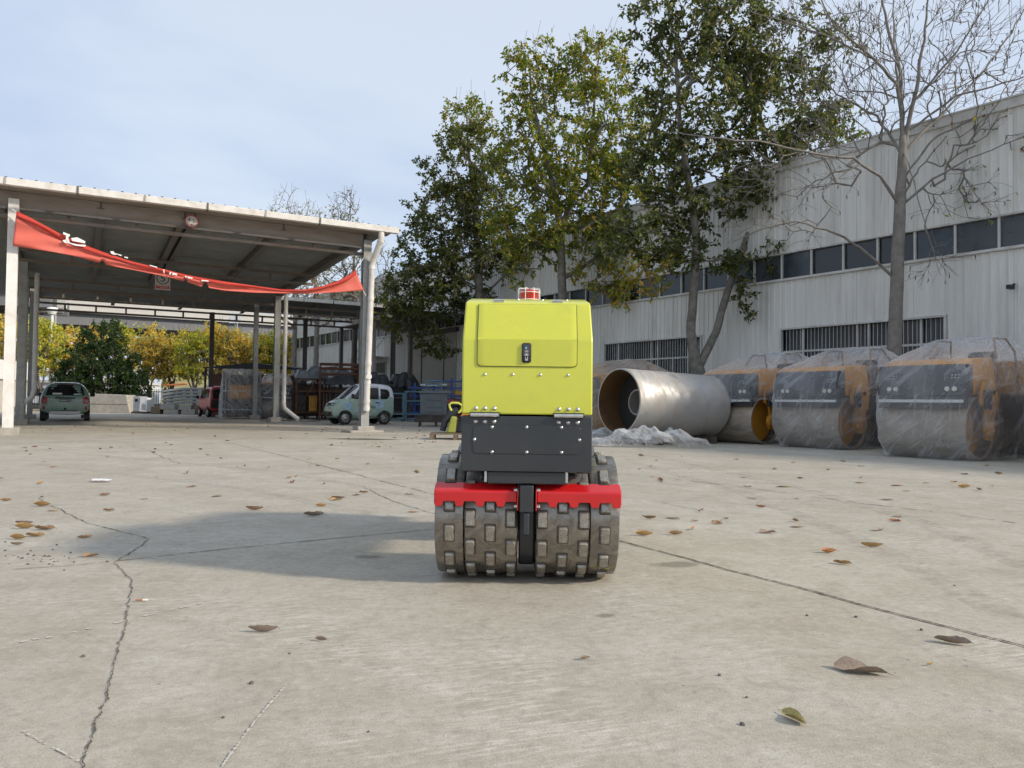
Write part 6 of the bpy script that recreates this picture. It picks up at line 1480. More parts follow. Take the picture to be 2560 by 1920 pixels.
# ================================================================== trees
class Skel:
    def __init__(s, seed): s.p = []; s.par = []; s.minr = []; s.rnd = random.Random(seed); s.nr = np.random.RandomState(seed)
    def node(s, p, par, r=0.0): s.p.append(Vector(p)); s.par.append(par); s.minr.append(r); return len(s.p) - 1
    def near(s, q, off=0.25):
        A = np.array([tuple(v) for v in s.p]); d = A - np.array(tuple(q)); up = np.maximum(0, d[:, 2] + off)
        return int(np.argmin(np.sqrt((d ** 2).sum(1)) + 1.1 * up))
    def path(s, pts, radii=None, step=0.35, start=None, jit=0.03):
        pts = [Vector(q) for q in pts]
        cur = start if start is not None else (s.near(pts[0]) if s.p else s.node(pts[0], -1, radii[0] if radii else 0))
        if start is None and len(s.p) == 1: pts = pts
        prevp = s.p[cur]; seq = [prevp] + ([q for q in pts] if (pts[0] - prevp).length > 1e-4 else pts[1:])
        tot = len(seq) - 1
        for i in range(tot):
            a, b = seq[i], seq[i + 1]; n = max(1, int((b - a).length / step))
            for k in range(1, n + 1):
                t = k / n; q = a.lerp(b, t) + Vector((s.rnd.uniform(-1, 1), s.rnd.uniform(-1, 1), s.rnd.uniform(-1, 1))) * jit
                rr = 0.0
                if radii: f = (i + t) / tot * (len(radii) - 1); j = min(int(f), len(radii) - 2); rr = radii[j] + (radii[j + 1] - radii[j]) * (f - j)
                cur = s.node(q, cur, rr)
        return cur
    def radial(s, q, c0):
        A = np.array([tuple(v) for v in s.p]); q = np.array(tuple(q)); v = q - A; o = q - np.array(tuple(c0)); ln = np.sqrt((v ** 2).sum(1)) + 1e-6
        return int(np.argmin(ln * (1.75 - (v @ o) / (ln * np.linalg.norm(o)))))
    def reach(s, q, step=0.4, bow=0.18, jit=0.06, side=0.10, off=0.25, c0=None):
        i = s.near(q, off) if c0 is None else s.radial(q, c0); a = s.p[i]; d = Vector(q) - a; L_ = d.length
        if L_ < 0.15: return i
        mid = a + d * 0.5 + Vector((0, 0, bow * L_ * s.rnd.uniform(-0.2, 1.0))) + Vector((s.rnd.uniform(-1, 1), s.rnd.uniform(-1, 1), 0)) * side * L_
        return s.path([mid, q], None, step, i, jit)
    def radii(s, tip=0.006, ex=2.4):
        n = len(s.p); acc = np.zeros(n); r = np.zeros(n)
        for i in range(n - 1, -1, -1):
            r[i] = max(tip, acc[i] ** (1 / ex) if acc[i] > 0 else tip); r[i] = max(r[i], s.minr[i])
            if s.minr[i] > 0: r[i] = max(s.minr[i], min(r[i], s.minr[i] * 1.05))
            if s.par[i] >= 0: acc[s.par[i]] += r[i] ** ex
        for i in range(n):
            if s.par[i] >= 0: r[i] = min(r[i], r[s.par[i]])
        return r
    def mesh(s, r, maxn=10):
        n = len(s.p); ch = [[] for _ in range(n)]
        for i in range(n):
            if s.par[i] >= 0: ch[s.par[i]].append(i)
        m = MB(); stack = [(0, None)]; seen = set()
        while stack:
            i, st = stack.pop(); chain = [] if st is None else [st]; cur = i
            while True:
                chain.append(cur)
                if not ch[cur]: break
                c = sorted(ch[cur], key=lambda k: -r[k]); 
                for o in c[1:]: stack.append((o, cur))
                cur = c[0]
            if len(chain) < 2: continue
            rad = [r[k] for k in chain]
            if st is not None: rad[0] = min(rad[0], rad[1] * 1.25)
            mx_ = max(rad); ns = 4 if mx_ < 0.015 else 5 if mx_ < 0.04 else 7 if mx_ < 0.09 else maxn + 4
            m.tube([s.p[k] for k in chain], rad, ns, caps=False)
        return m
def leaf_object(name, parent, origin, C, A, size, cols, wid=0.5, bend=0.18):
    """C leaf base points, A axes; one folded four-corner leaf each"""
    n = len(C); C = np.array(C); A = np.array(A); A /= np.linalg.norm(A, axis=1, keepdims=True) + 1e-9
    rs = np.random.RandomState(n)
    B_ = np.cross(A, rs.normal(size=(n, 3))); B_ /= np.linalg.norm(B_, axis=1, keepdims=True) + 1e-9
    Nn = np.cross(A, B_); S = np.array(size)[:, None]
    base = C; tip = C + A * S - Nn * S * bend; mid = C + A * S * 0.45
    l_ = mid + B_ * S * wid * 0.5 + Nn * S * 0.10; r_ = mid - B_ * S * wid * 0.5 + Nn * S * 0.10
    V = np.stack([base, l_, tip, r_], 1).reshape(-1, 3) - np.array(tuple(origin))
    me = bpy.data.meshes.new(name); me.vertices.add(4 * n); me.vertices.foreach_set('co', V.ravel())
    F = np.arange(4 * n).reshape(n, 4); T = np.concatenate([F[:, [0, 1, 2]], F[:, [0, 2, 3]]], 1).reshape(-1, 3)
    me.loops.add(T.size); me.loops.foreach_set('vertex_index', T.ravel())
    me.polygons.add(len(T)); me.polygons.foreach_set('loop_start', np.arange(0, T.size, 3)); me.polygons.foreach_set('loop_total', np.full(len(T), 3))
    me.update(calc_edges=True)
    at_ = me.attributes.new('leafcol', 'FLOAT_COLOR', 'POINT'); cc = np.concatenate([np.array(cols), np.ones((n, 1))], 1)
    at_.data.foreach_set('color', np.repeat(cc, 4, axis=0).ravel())
    return link(name, me, M_LEAF, parent)
def pick(pal, rs, n):
    cols = np.array([c for c, w in pal]); ws = np.array([w for c, w in pal], float); ws /= ws.sum()
    k = rs.choice(len(pal), n, p=ws); return cols[k] * rs.uniform(0.75, 1.3, (n, 1))
def ell_points(rs, ells, Y, n, F=FPX, dz=1.0, wide=1.0):
    vol = np.array([e[2] * e[3] for e in ells], float); vol /= vol.sum(); out = []; own = []
    for k, e in enumerate(ells):
        m_ = max(2, int(round(n * vol[k]))); c = at(e[0], e[1], Y + (e[4] if len(e) > 4 else 0)); sc = Y / F
        d = rs.normal(size=(m_, 3)); d /= np.linalg.norm(d, axis=1, keepdims=True); rr = rs.uniform(0.25, 1, (m_, 1)) ** 0.5
        p = d * rr * np.array([e[2] * sc * wide, min(e[2], e[3] * 1.2) * sc * dz, e[3] * sc]); out.append(p + np.array(tuple(c))); own += [k] * m_
    return np.concatenate(out), own
def leafy_tree(name, label, base, trunks, ells, Y, seed, ntarget, nleaf, lsize, pal, bark, group=None, tip=0.007, twig=0.55, pals=None, limbs=(), bare_top=0, dz=1.0, cat='tree'):
    rs = np.random.RandomState(seed); r = empty(name, base, 0, label, cat, group); s = Skel(seed)
    for k, (pts, rad) in enumerate(trunks): s.path(pts, rad, 0.3, None if k == 0 else s.near(pts[0]), 0.012)
    for pts, rad in limbs: s.path(pts, rad, 0.3, s.near(pts[0]), 0.02)
    T, own = ell_points(rs, ells, Y, ntarget, dz=dz, wide=1.1)
    T[:, 2] = np.maximum(T[:, 2], 0.6)
    order = np.argsort(((T - np.array(tuple(s.p[len(s.p) // 2]))) ** 2).sum(1)); C = []; A = []; own2 = []
    for i in order:
        t = s.reach(T[i]); d0 = (s.p[t] - s.p[s.par[t]]).normalized() if s.par[t] >= 0 else Vector((0, 0, 1))
        for _ in range(3):
            d = (d0 + Vector(rs.normal(size=3)) * 0.7 + Vector((0, 0, 0.15))).normalized(); L_ = twig * rs.uniform(0.6, 1.3)
            e = s.path([s.p[t] + d * L_ * 0.5, s.p[t] + d * L_ + Vector((0, 0, -0.08 * L_))], None, twig * 0.6, t, 0.01)
            ln = max(1, int(nleaf / (ntarget * 3)))
            for q in range(ln):
                u = rs.uniform(0.15, 1.08); c = s.p[t] + d * L_ * u + Vector(rs.normal(size=3)) * 0.05
                a = d * 0.55 + Vector(rs.normal(size=3)) * 0.65 + Vector((0, 0, -0.55)); C.append(tuple(c)); A.append(tuple(a)); own2.append(own[i])
    o = Vector(base)
    if bare_top:
        tops = T[np.argsort(-T[:, 2])[:bare_top]]
        for q in tops:
            t = s.near(q); s.path([Vector(q) + Vector((rs.normal() * 0.25, rs.normal() * 0.25, rs.uniform(0.5, 1.1)))], None, 0.4, t, 0.03)
    rr = s.radii(tip); m = s.mesh(rr); m.v = [tuple(Vector(v) - o) for v in m.v]
    m.build('trunk', bark, r, smooth=True, fix=False, ang=0)
    n = len(C); cols = pick(pal, rs, n)
    if pals:
        for k, pl in pals.items():
            idx = [i for i in range(n) if own2[i] == k]
            if idx: cols[idx] = pick(pl, rs, len(idx))
    leaf_object('crown', r, o, C, A, rs.uniform(0.7, 1.25, n) * lsize, cols)
    return r
GRN = [((0.058, 0.076, 0.022), 5), ((0.092, 0.112, 0.030), 4), ((0.150, 0.162, 0.046), 2.4), ((0.26, 0.20, 0.05), 0.8)]
OLV = [((0.133, 0.177, 0.025), 4), ((0.199, 0.227, 0.034), 3), ((0.312, 0.281, 0.043), 2.2), ((0.398, 0.270, 0.051), 1.2), ((0.085, 0.140, 0.023), 2)]
OCH = [((0.369, 0.312, 0.053), 3), ((0.229, 0.273, 0.046), 3), ((0.456, 0.293, 0.066), 2), ((0.140, 0.195, 0.040), 1)]
LGR = [((0.115, 0.145, 0.040), 3), ((0.15, 0.17, 0.05), 2), ((0.08, 0.10, 0.03), 2)]
def tp(pl, Y, dy=()): return [at(x, y, Y + (dy[i] if i < len(dy) else 0)) for i, (x, y) in enumerate(pl)]
def grd(px, Y): p = at(px, 1000, Y); return (p.x, p.y, 0)

Y2 = 25.2; b2 = grd(1744, Y2)
leafy_tree('yard_tree', 'dark green tree with forked trunk right of the trench roller', b2,
    [([b2] + tp([(1746, 930), (1737, 900), (1727, 830), (1735, 720), (1742, 600), (1728, 490), (1700, 330), (1690, 150), (1700, 40)], Y2), [0.27, 0.22, 0.20, 0.15, 0.14, 0.13, 0.12, 0.085, 0.05, 0.02]),
     (tp([(1748, 915), (1790, 830), (1815, 740), (1850, 640), (1880, 560), (1920, 420), (1900, 280), (1930, 120)], Y2, (0, .2, .4, .6, .8, 1, 1, 1)), [0.16, 0.14, 0.125, 0.115, 0.10, 0.075, 0.05, 0.02])],
    [(1750, 270, 175, 185), (1690, 70, 120, 85), (1850, 80, 110, 90), (1960, 270, 120, 150), (2070, 340, 80, 80), (1640, 430, 80, 110), (1790, 480, 120, 70), (1640, 590, 60, 60), (1610, 690, 60, 45), (1780, 660, 60, 30), (1850, 765, 22, 45), (1960, 130, 150, 90), (1870, 660, 55, 30), (1680, 560, 70, 40), (1700, 640, 70, 45), (1560, 620, 60, 60), (1900, 420, 110, 70)],
    Y2, 21, 620, 26000, 0.178, GRN, M_BARK, 'trees along the factory hall', pals={8: OCH, 7: LGR, 9: LGR, 10: GRN, 4: LGR})
Y3 = 30.8; b3 = grd(1406, Y3)
leafy_tree('yard_tree', 'tall olive and yellowing tree rising straight above the trench roller', b3,
    [([b3] + tp([(1408, 860), (1406, 720), (1402, 600), (1392, 500), (1372, 420), (1330, 250), (1320, 130)], Y3), [0.22, 0.19, 0.17, 0.15, 0.13, 0.10, 0.06, 0.02]),
     (tp([(1404, 560), (1432, 500), (1470, 460), (1480, 330), (1490, 200), (1500, 110)], Y3, (0, .3, .5, .7, .8, .8)), [0.12, 0.11, 0.10, 0.07, 0.045, 0.02]),
     (tp([(1404, 700), (1470, 660), (1540, 600), (1560, 450), (1580, 300)], Y3, (0, .4, .8, 1, 1)), [0.09, 0.08, 0.07, 0.05, 0.02])],
    [(1400, 330, 130, 190), (1330, 190, 75, 80), (1490, 180, 90, 95), (1540, 340, 95, 140), (1290, 400, 70, 110), (1560, 510, 80, 80), (1380, 560, 130, 70), (1500, 690, 85, 45), (1260, 600, 60, 70), (1560, 730, 55, 40), (1300, 680, 40, 30), (1450, 480, 110, 90), (1600, 430, 70, 90), (1340, 610, 85, 55), (1470, 600, 90, 60), (1590, 600, 55, 55)],
    Y3, 33, 600, 24000, 0.182, OLV, M_BARK, 'trees along the factory hall', pals={7: OCH, 9: OCH, 6: OLV}, bare_top=60)
Y4 = 35.8; b4 = grd(1198, Y4)
leafy_tree('yard_tree', 'green tree between the shed and the olive tree, drooping to the left', b4,
    [([b4] + tp([(1200, 860), (1198, 740), (1194, 620), (1185, 500), (1172, 380), (1165, 280)], Y4), [0.26, 0.22, 0.20, 0.17, 0.12, 0.07, 0.02]),
     (tp([(1202, 745), (1260, 690), (1320, 660)], Y4), [0.08, 0.06, 0.02]), (tp([(1196, 700), (1130, 690), (1060, 700), (1000, 740)], Y4), [0.08, 0.06, 0.04, 0.02])],
    [(1160, 420, 95, 110), (1165, 315, 62, 55), (1110, 540, 90, 80), (1215, 520, 80, 100), (1080, 630, 85, 55), (1020, 700, 60, 45), (1090, 760, 95, 50), (1020, 800, 60, 40), (1160, 650, 80, 60), (1250, 640, 60, 60), (1095, 860, 50, 30), (1000, 760, 60, 40), (1160, 740, 70, 50)],
    Y4, 44, 540, 24000, 0.185, GRN, M_BARK, 'trees along the factory hall', bare_top=40, pals={6: [((0.07, 0.085, 0.016), 3), ((0.05, 0.07, 0.015), 3)], 7: [((0.09, 0.10, 0.02), 3), ((0.16, 0.12, 0.03), 0.6)], 1: OLV})
# farther members of the row, nearly bare
for i, (px_, Yq, lab, ty) in enumerate(((885, 46.6, 'nearly bare tree seen between the shed post and the downpipe', 0), (790, 52.0, 'thin half bare tree behind the back of the sheds', 20), (735, 55.5, 'pale trunked half bare tree next to the hall corner', -10))):
    b = grd(px_, Yq)
    leafy_tree('yard_tree', lab, b, [([b] + tp([(px_, 900), (px_ + 3, 800), (px_ - 2, 700), (px_ + 5, 560 + ty)], Yq), [0.22, 0.18, 0.15, 0.09, 0.02])],
        [(px_ - 25, 640 + ty, 60, 110), (px_ + 30, 680 + ty, 60, 90), (px_, 760, 70, 60), (px_ - 20, 540 + ty, 40, 60)], Yq, 60 + i, 220, 1100, 0.18, OLV, M_BARKP if i else M_TWIG, 'trees along the factory hall', bare_top=60, tip=0.009)
# bare tree on the right
Y1 = 19.7; b1 = grd(2238, Y1)
def bare_tree():
    r = empty('yard_tree', b1, 0, 'bare grey tree with hanging seed pods behind the wrapped rollers', 'tree', 'trees along the factory hall'); s = Skel(91); rs = np.random.RandomState(91)
    s.path([b1] + tp([(2236, 870), (2240, 760), (2243, 680), (2250, 515), (2256, 400), (2258, 340)], Y1), [0.22, 0.175, 0.165, 0.16, 0.14, 0.11, 0.085], 0.3, None, 0.01)
    limbs = [([(2250, 515), (2200, 440), (2130, 395), (2040, 385), (1900, 355), (1780, 345), (1680, 330)], 0.05, (0, -.3, -.6, -.9, -1.1, -1.2)),
             ([(2236, 695), (2150, 620), (2090, 582), (1990, 552), (1900, 575), (1840, 600)], 0.045, (0, -.3, -.5, -.6, -.6)),
             ([(2256, 385), (2190, 290), (2120, 252), (1990, 255), (1900, 250)], 0.045, (0, .3, .6, .8)),
             ([(2256, 300), (2240, 210), (2190, 150), (2090, 70), (2030, -40)], 0.06, (0, -.2, -.4, -.6)), ([(2258, 340), (2250, 180), (2215, 60), (2195, -60)], 0.075, (0, 0, .2, .2)),
             ([(2252, 250), (2235, 130), (2232, -40)], 0.05, (0, .5, .6)), ([(2262, 360), (2290, 220), (2310, 100), (2325, -40)], 0.075, (0, -.2, -.3, -.3)),
             ([(2264, 375), (2350, 290), (2450, 190), (2530, 80), (2580, -20)], 0.05, (0, .4, .7, .8, .9)), ([(2262, 505), (2330, 450), (2420, 395), (2600, 330)], 0.045, (0, -.3, -.6, -.9)),
             ([(2262, 480), (2300, 420), (2380, 320)], 0.04, (0, .6, 1.0)), ([(2262, 440), (2340, 340), (2480, 275), (2620, 225)], 0.042, (0, .2, .5, .8)),
             ([(2262, 385), (2290, 480), (2325, 600), (2350, 690)], 0.022, (-.2, -.5, -.6, -.6)), ([(2300, 240), (2390, 130), (2460, 20), (2500, -60)], 0.04, (0, -.4, -.8, -1)),
             ([(2190, 150), (2090, 100), (1980, 60), (1880, 30)], 0.035, (0, -.3, -.5, -.6)), ([(2270, 330), (2390, 240), (2540, 200), (2640, 150)], 0.04, (0, -.6, -1, -1.2))]
    for pl, rd, dy in limbs: s.path(tp(pl, Y1, dy), [rd, rd * 0.75, rd * 0.5, rd * 0.25], 0.25, s.near(tp(pl[:1], Y1)[0]), 0.022)
    T, own = ell_points(rs, [(2250, 130, 230, 180), (2440, 160, 190, 170), (2070, 110, 170, 130), (2480, 400, 130, 90), (2000, 430, 170, 90), (1950, 580, 120, 40), (2420, 500, 130, 50), (2130, 300, 120, 80), (2340, 660, 40, 70), (2540, 300, 100, 80)], Y1, 620, dz=0.8)
    order = np.argsort(((T - np.array(tuple(at(2256, 400, Y1)))) ** 2).sum(1)); pods = []; lf = []
    for i in order:
        t = s.reach(T[i], 0.4, -0.03, 0.014, 0.04, c0=at(2256, 440, Y1)); d0 = (s.p[t] - s.p[s.par[t]]).normalized()
        for _ in range(3):
            d = (d0 + Vector(rs.normal(size=3)) * 0.5 + Vector((0, 0, 0.25))).normalized(); L_ = rs.uniform(0.25, 0.7)
            e = s.path([s.p[t] + d * L_ * 0.5, s.p[t] + d * L_ + Vector(rs.normal(size=3)) * 0.05], None, 0.25, t, 0.01)
            if rs.rand() < 0.32: pods.append(s.p[e].copy())
            if own[i] in (6, 9, 3) and rs.rand() < 0.3: lf.append(s.p[e].copy())
    rr = s.radii(0.0046, 2.75); m = s.mesh(rr, 12); o = Vector(b1); m.v = [tuple(Vector(v) - o) for v in m.v]
    tk = m.build('trunk', M_BARKP, r, smooth=True, fix=False, ang=0)
    pm_ = MB()
    for p in pods:
        L_ = rs.uniform(0.05, 0.15); a = rs.uniform(0, 6.28); q = p - o
        pm_.tube([q, q + Vector((math.cos(a) * 0.025, math.sin(a) * 0.025, -L_ * 0.4)), q + Vector((-math.cos(a) * 0.01, 0, -L_ * 0.75)), q + Vector((math.cos(a) * 0.03, 0.02, -L_))], [0.008, 0.013, 0.012, 0.005], 5)
    tag(pm_.build('seed_pods', pm('seed_pod', (0.06, 0.045, 0.035), 0.8), r, smooth=True, fix=False, ang=0), kind='stuff')
    n = len(lf)
    leaf_object('remaining_leaves', r, o, [tuple(p) for p in lf], rs.normal(size=(n, 3)) * 0.5 + np.array([0, 0, -0.8]), rs.uniform(0.10, 0.16, n), pick([((0.42, 0.20, 0.04), 2), ((0.34, 0.32, 0.06), 2), ((0.17, 0.24, 0.05), 2)], rs, n))
    # trunk scars
    for (x, y, w_) in ((2230, 795, 0.10), (2240, 870, 0.09), (2240, 680, 0.05)):
        pass
    return r
bare_tree()
# yellowing row beyond the yard
YEL = [((0.74, 0.54, 0.11), 4), ((0.66, 0.56, 0.15), 3), ((0.46, 0.46, 0.13), 2.5), ((0.68, 0.42, 0.10), 1.0)]
YGR = [((0.52, 0.52, 0.09), 3), ((0.38, 0.44, 0.08), 3), ((0.70, 0.54, 0.07), 2)]
ROW = [(-30, 900, 800, 58), (30, 905, 795, 57), (100, 890, 790, 56), (170, 900, 810, 60), (232, 900, 800, 62), (300, 895, 790, 58), (372, 900, 805, 57), (428, 905, 822, 58), (485, 905, 815, 56), (540, 895, 800, 57), (600, 905, 815, 58), (655, 905, 825, 60), (700, 910, 830, 62)]
for i, (px_, yc, yt, Yq) in enumerate(ROW):
    yt += 24 if px_ > 150 else 6
    b = grd(px_, Yq); sc = Yq / FPX; rs0 = random.Random(i)
    stems = [([b] + tp([(px_ + 2, 980), (px_ - 8, 930), (px_ - 18, 860)], Yq), [0.13, 0.11, 0.08, 0.02]), (tp([(px_ + 2, 985), (px_ + 14, 920), (px_ + 24, 850)], Yq), [0.09, 0.06, 0.02]), (tp([(px_, 985), (px_ - 24, 930), (px_ - 34, 880)], Yq), [0.07, 0.05, 0.02])]
    leafy_tree('yellow_tree', ['yellow leaved tree at the far left behind the white post', 'yellow tree behind the left shed posts', 'tall yellow green tree left of the dark green tree', 'golden tree directly left of the dark green crown', 'yellow tree peeking over the dark green crown', 'golden tree over the right shoulder of the dark green tree', 'yellow tree right of the dark green tree', 'yellow tree above the compressor cabinet', 'yellow green tree above the curved beam stack', 'yellow green tree above the red truck', 'yellow tree left of the middle shed post', 'small golden tree right of the middle shed post', 'last yellow tree of the row before the hall corner'][i], b,
        stems, [(px_, (yc + yt) / 2, 44, (yc - yt) / 2), (px_ - 22, yc - 10, 34, 50), (px_ + 24, yc - 20, 34, 55), (px_ + rs0.uniform(-12, 12), yt + 18, 22, 28), (px_, yc + 30, 36, 25)], Yq, 100 + i, 110, 3300, 0.23, YEL if i % 3 != 2 else YGR, M_TWIG, 'yellowing trees beyond the yard', tip=0.012, twig=0.6, bare_top=6)
# broad dark evergreen
Yd = 50.8; bd = grd(250, Yd)
leafy_tree('evergreen_tree', 'broad dark green tree in front of the yellow row', bd, [([bd] + tp([(250, 985), (252, 900), (255, 815)], Yd), [0.22, 0.18, 0.12, 0.02])],
    [(255, 850, 52, 52), (250, 905, 84, 55), (255, 955, 106, 44), (190, 955, 48, 40), (325, 960, 44, 42), (260, 985, 100, 22)], Yd, 301, 420, 17000, 0.19,
    [((0.030, 0.062, 0.018), 4), ((0.048, 0.086, 0.022), 4), ((0.075, 0.115, 0.030), 2), ((0.018, 0.042, 0.014), 2)], M_TWIG, twig=0.5)
# dry grass along the verge
gm = MB(); rs = np.random.RandomState(5)
for k in range(5000):
    x = rs.uniform(-36, -12); y = rs.uniform(50.7, 55.5); h = rs.uniform(0.12, 0.5); a = rs.uniform(0, 6.28); w_ = 0.02
    b = len(gm.v); gm.v += [(x - w_ * math.cos(a), y - w_ * math.sin(a), 0.03), (x + w_ * math.cos(a), y + w_ * math.sin(a), 0.03), (x + rs.normal() * 0.08, y + rs.normal() * 0.08, h)]; gm.f.append((b, b + 1, b + 2))
tag(gm.build('verge_grass', pm('dry_grass', (0.26, 0.21, 0.07), 0.9, 0, 0.3, 1), fix=False), 'dry yellow grass along the verge behind the fence', 'grass', kind='stuff')

# ================================================================== fallen leaves
LEAFC = {'brown': pm('leaf_brown', (0.34, 0.21, 0.115), 0.75, 0, 0.3, 14), 'tan': pm('leaf_tan', (0.40, 0.25, 0.10), 0.7, 0, 0.25, 14), 'grey': pm('leaf_grey_brown', (0.27, 0.205, 0.155), 0.8, 0, 0.25, 14),
         'yellow': pm('leaf_yellow', (0.40, 0.33, 0.11), 0.65, 0, 0.35, 40, dirt=(0.22, 0.14, 0.06), damt=0.8, dscale=22), 'green': pm('leaf_green', (0.17, 0.24, 0.05), 0.6, 0, 0.2, 14), 'orange': pm('leaf_orange', (0.40, 0.18, 0.07), 0.7, 0, 0.25, 14)}
def fallen(seed, curl, twist, wid=0.42):
    rnd = random.Random(seed); m = MB(); nu, nv = 10, 4
    for i in range(nu + 1):
        u = i / nu; w_ = wid * (math.sin(math.pi * min(1, u * 0.96 + 0.02)) ** 0.75) * (1 - 0.25 * u) / 2 * (1 + rnd.uniform(-0.08, 0.08))
        for j in range(nv + 1):
            v = j / nv * 2 - 1; x = (u - 0.5); y = w_ * v
            z = curl * (abs(v) ** 1.6) * w_ * 2.2 + twist * v * w_ * (u - 0.5) * 3 + 0.35 * curl * (2 * u - 1) ** 2 * 0.5 + rnd.uniform(-0.006, 0.006) + 0.01 * (1 - abs(v))
            m.v.append((x, y * (1 - 0.35 * curl * abs(v)), z))
    for i in range(nu):
        for j in range(nv): a = i * (nv + 1) + j; m.f.append((a, a + nv + 1, a + nv + 2, a + 1))
    zmin = min(v[2] for v in m.v); m.v = [(x, y, z - zmin) for x, y, z in m.v]
    m.tube([(0.49, 0, m.v[-3][2] + 0.004), (0.58, 0.02, 0.02), (0.66, 0.05, 0.025)], [0.008, 0.007, 0.006], 5)
    me = m.mesh('fallen_leaf', True); return me
LM = [fallen(i, c, t, w_) for i, (c, t, w_) in enumerate(((0.15, 0.2, 0.45), (0.45, 0.4, 0.42), (0.75, -0.3, 0.40), (0.3, -0.6, 0.5), (0.9, 0.2, 0.24)))]
LMC = {}
def put_leaf(px_, py_, L_, rz, color, var, label, tilt=0.0):
    key = (color, var)
    if key not in LMC:
        me = LM[var].copy(); me.materials.clear(); me.materials.append(LEAFC[color]); LMC[key] = me
    p = gp(px_, py_)
    o = link('fallen_leaf', LMC[key], None, None, (p.x, p.y, 0.005), (tilt, 0, rz), (L_, L_, L_))
    return tag(o, label, 'leaf', 'fallen leaves on the concrete')
FRONT = [((2150, 1682), 0.165, -0.45, 'grey', 3, 'large grey brown curled leaf in the lower right foreground'), ((2382, 1610), 0.125, -0.5, 'grey', 1, 'grey brown leaf just below the slab joint at right'), ((1984, 1800), 0.10, 1.9, 'yellow', 3, 'blotched yellow leaf nearest the camera'),
         ((658, 1582), 0.115, 0.05, 'grey', 4, 'thin curled leaf in the middle of the left foreground'), ((803, 1604), 0.05, -0.2, 'grey', 2, 'tiny grey leaf right of the thin curled leaf'), ((226, 1392), 0.085, 0.5, 'brown', 3, 'reddish brown leaf inside the machine shadow, far left'), ((212, 1346), 0.09, 0.7, 'brown', 1, 'dark curled leaf at the edge of the shadow tip'),
         ((112, 1325), 0.14, 0.0, 'brown', 1, 'brown leaf at the right of the leaf cluster on the left'), ((62, 1322), 0.13, 0.1, 'tan', 2, 'tan leaf in the middle of the leaf cluster on the left'), ((88, 1342), 0.12, 0.05, 'tan', 1, 'lower tan leaf of the leaf cluster on the left'), ((45, 1349), 0.11, -0.1, 'tan', 2, 'lowest leaf of the leaf cluster on the left'), ((60, 1313), 0.13, -0.02, 'grey', 4, 'upper grey leaf of the leaf cluster on the left'), ((42, 1364), 0.08, 0.1, 'grey', 4, 'small dark leaf below the leaf cluster on the left'),
         ((785, 1290), 0.16, 0.12, 'grey', 1, 'grey leaf at the upper edge of the machine shadow'), ((636, 1276), 0.15, -0.05, 'brown', 4, 'curled brown leaf above the machine shadow'), ((1032, 1281), 0.085, -0.3, 'orange', 0, 'orange leaf close to the left drum'), ((840, 1251), 0.10, 0.2, 'tan', 3, 'bright tan leaf left of the machine'), ((802, 1267), 0.09, 0.15, 'tan', 2, 'tan leaf below the bright tan one'),
         ((272, 1278), 0.09, 0.1, 'brown', 1, 'brown leaf above the left end of the shadow'), ((105, 1266), 0.14, 0.0, 'tan', 2, 'tan leaf on the left crack'), ((133, 1278), 0.09, 0.1, 'tan', 0, 'small tan leaf beside the left crack'), ((2072, 1383), 0.10, 0.2, 'orange', 2, 'orange leaf right of the slab joint start'), ((2106, 1411), 0.10, -0.6, 'tan', 1, 'light brown leaf under the orange one at right'), ((2180, 1369), 0.14, -0.15, 'tan', 4, 'long tan leaf on the right half of the yard'),
         ((1958, 1218), 0.16, 0.0, 'green', 0, 'green leaf on the right half of the yard'), ((2242, 1215), 0.15, 0.0, 'orange', 0, 'orange brown leaf right of the green one'), ((1992, 1319), 0.10, -0.2, 'brown', 0, 'brown leaf below the green leaf'), ((1610, 1340), 0.12, 0.05, 'tan', 2, 'flat tan leaf right of the right drum'), ((1463, 1650), 0.04, 0.4, 'grey', 2, 'tiny dark leaf scrap in front of the right drum'), ((2325, 1665), 0.035, 0.4, 'tan', 4, 'tiny leaf scrap right of the large grey leaf'), ((2410, 1220), 0.15, 0.05, 'tan', 2, 'tan leaf at the right above the joint'), ((2150, 1208), 0.13, 0.0, 'tan', 0, 'small tan leaf between the green and orange leaves')]
for (p, L_, rz, c, v, lab) in FRONT: put_leaf(p[0], p[1], L_, rz, c, v, lab)
rnd = random.Random(77)
ZL = [('left', lambda: (rnd.uniform(0, 1090), 1068 + 190 * rnd.random() ** 1.7), 85), ('right', lambda: (rnd.uniform(1560, 2560), 1140 + 200 * rnd.random() ** 1.5), 48), ('shed', lambda: (rnd.uniform(60, 1000), rnd.uniform(1052, 1078)), 42), ('racks', lambda: (rnd.uniform(900, 1130), rnd.uniform(1066, 1120)), 36)]
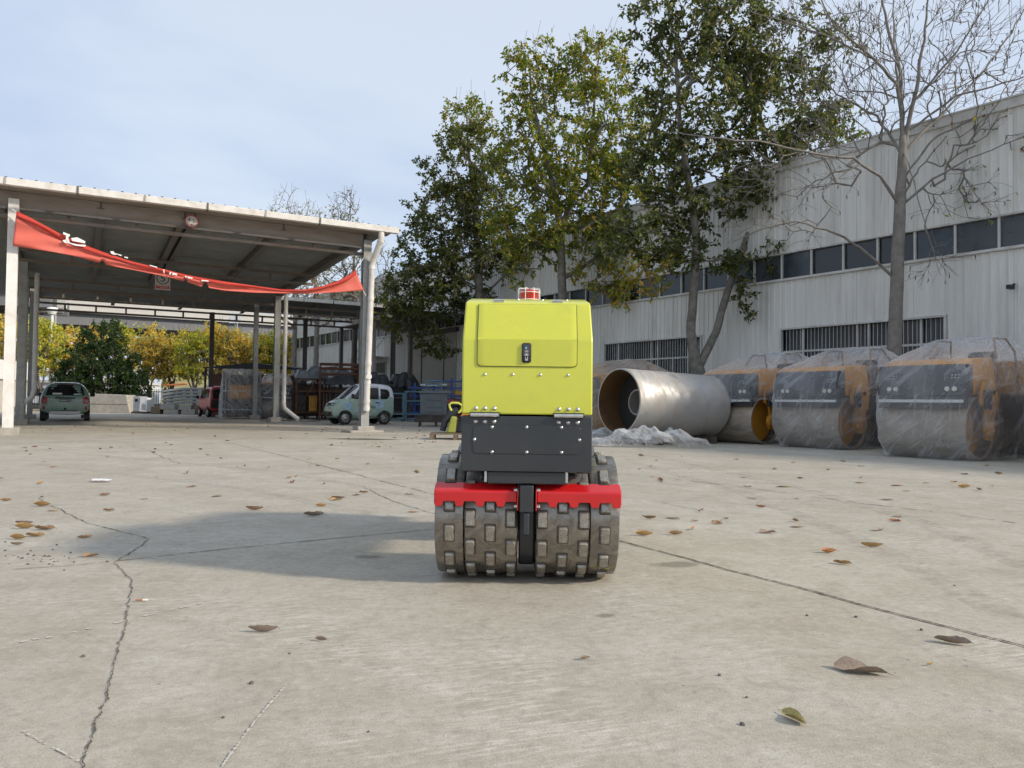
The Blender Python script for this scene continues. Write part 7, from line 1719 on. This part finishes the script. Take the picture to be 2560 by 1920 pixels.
for zone, f, n in ZL:
    for k in range(n):
        x, y = f(); c = rnd.choice(['brown', 'brown', 'tan', 'grey', 'orange', 'grey'])
        lab = {'left': 'small dry {} leaf scattered on the concrete between shed and machine', 'right': 'small dry {} leaf scattered on the concrete before the wrapped rollers', 'shed': 'small dry {} leaf on the ground beneath the shed', 'racks': 'small dry {} leaf on the ground by the pallet and racks'}[zone].format({'grey': 'dark'}.get(c, c))
        put_leaf(x, y, rnd.uniform(0.05, 0.125), rnd.uniform(-3.1, 3.1), c, rnd.randrange(5), lab)
pp_ = gp(252, 1205); m = MB(); m.grid(lambda u, v: ((u - 0.5) * 0.2, (v - 0.5) * 0.1, 0.02 + 0.03 * abs(mn.noise(Vector((u * 4, v * 4, 1))))), 10, 6)
tag(m.build('paper_scrap', M_WHITE, smooth=True, ang=0, loc=(pp_.x, pp_.y, 0)), 'crumpled white paper scrap on the left of the yard', 'paper')
cg = gp(352, 1505); m = MB(); m.tube([(-0.022, 0, 0.009), (0.008, 0, 0.009)], 0.004, 8); CGR = empty('cigarette_butt', (cg.x, cg.y, 0), 0.1, 'orange and white cigarette butt right of the left crack', 'cigarette butt')
m.build('filter', LEAFC['orange'], CGR); m = MB(); m.tube([(0.0081, 0, 0.009), (0.03, 0, 0.009)], 0.004, 8); m.build('paper', M_WHITE, CGR)
M_PEB = pm('pebble_grey', (0.11, 0.105, 0.095), 0.9)
pbm = MB(); pbm.lathe([(0, 0.008), (0.007, 0.006), (0.010, 0.0), (0.006, -0.002)], 6); PEB = pbm.mesh('pebble'); PEB.materials.append(M_PEB)
for k in range(46):
    x, y = (rnd.gauss(105, 60), rnd.gauss(1395, 16)) if k < 34 else (rnd.uniform(100, 2400), rnd.uniform(1420, 1860))
    p = gp(x, y); s = rnd.uniform(0.4, 1.0)
    tag(link('pebble', PEB, None, None, (p.x, p.y, 0.001), (0, 0, rnd.uniform(0, 6)), (s, s * 0.8, s)), 'tiny dark stone chip in the cluster at the shadow tip' if k < 34 else 'tiny dark stone chip lying alone on the foreground concrete', 'stone chip', 'stone chips on the concrete')
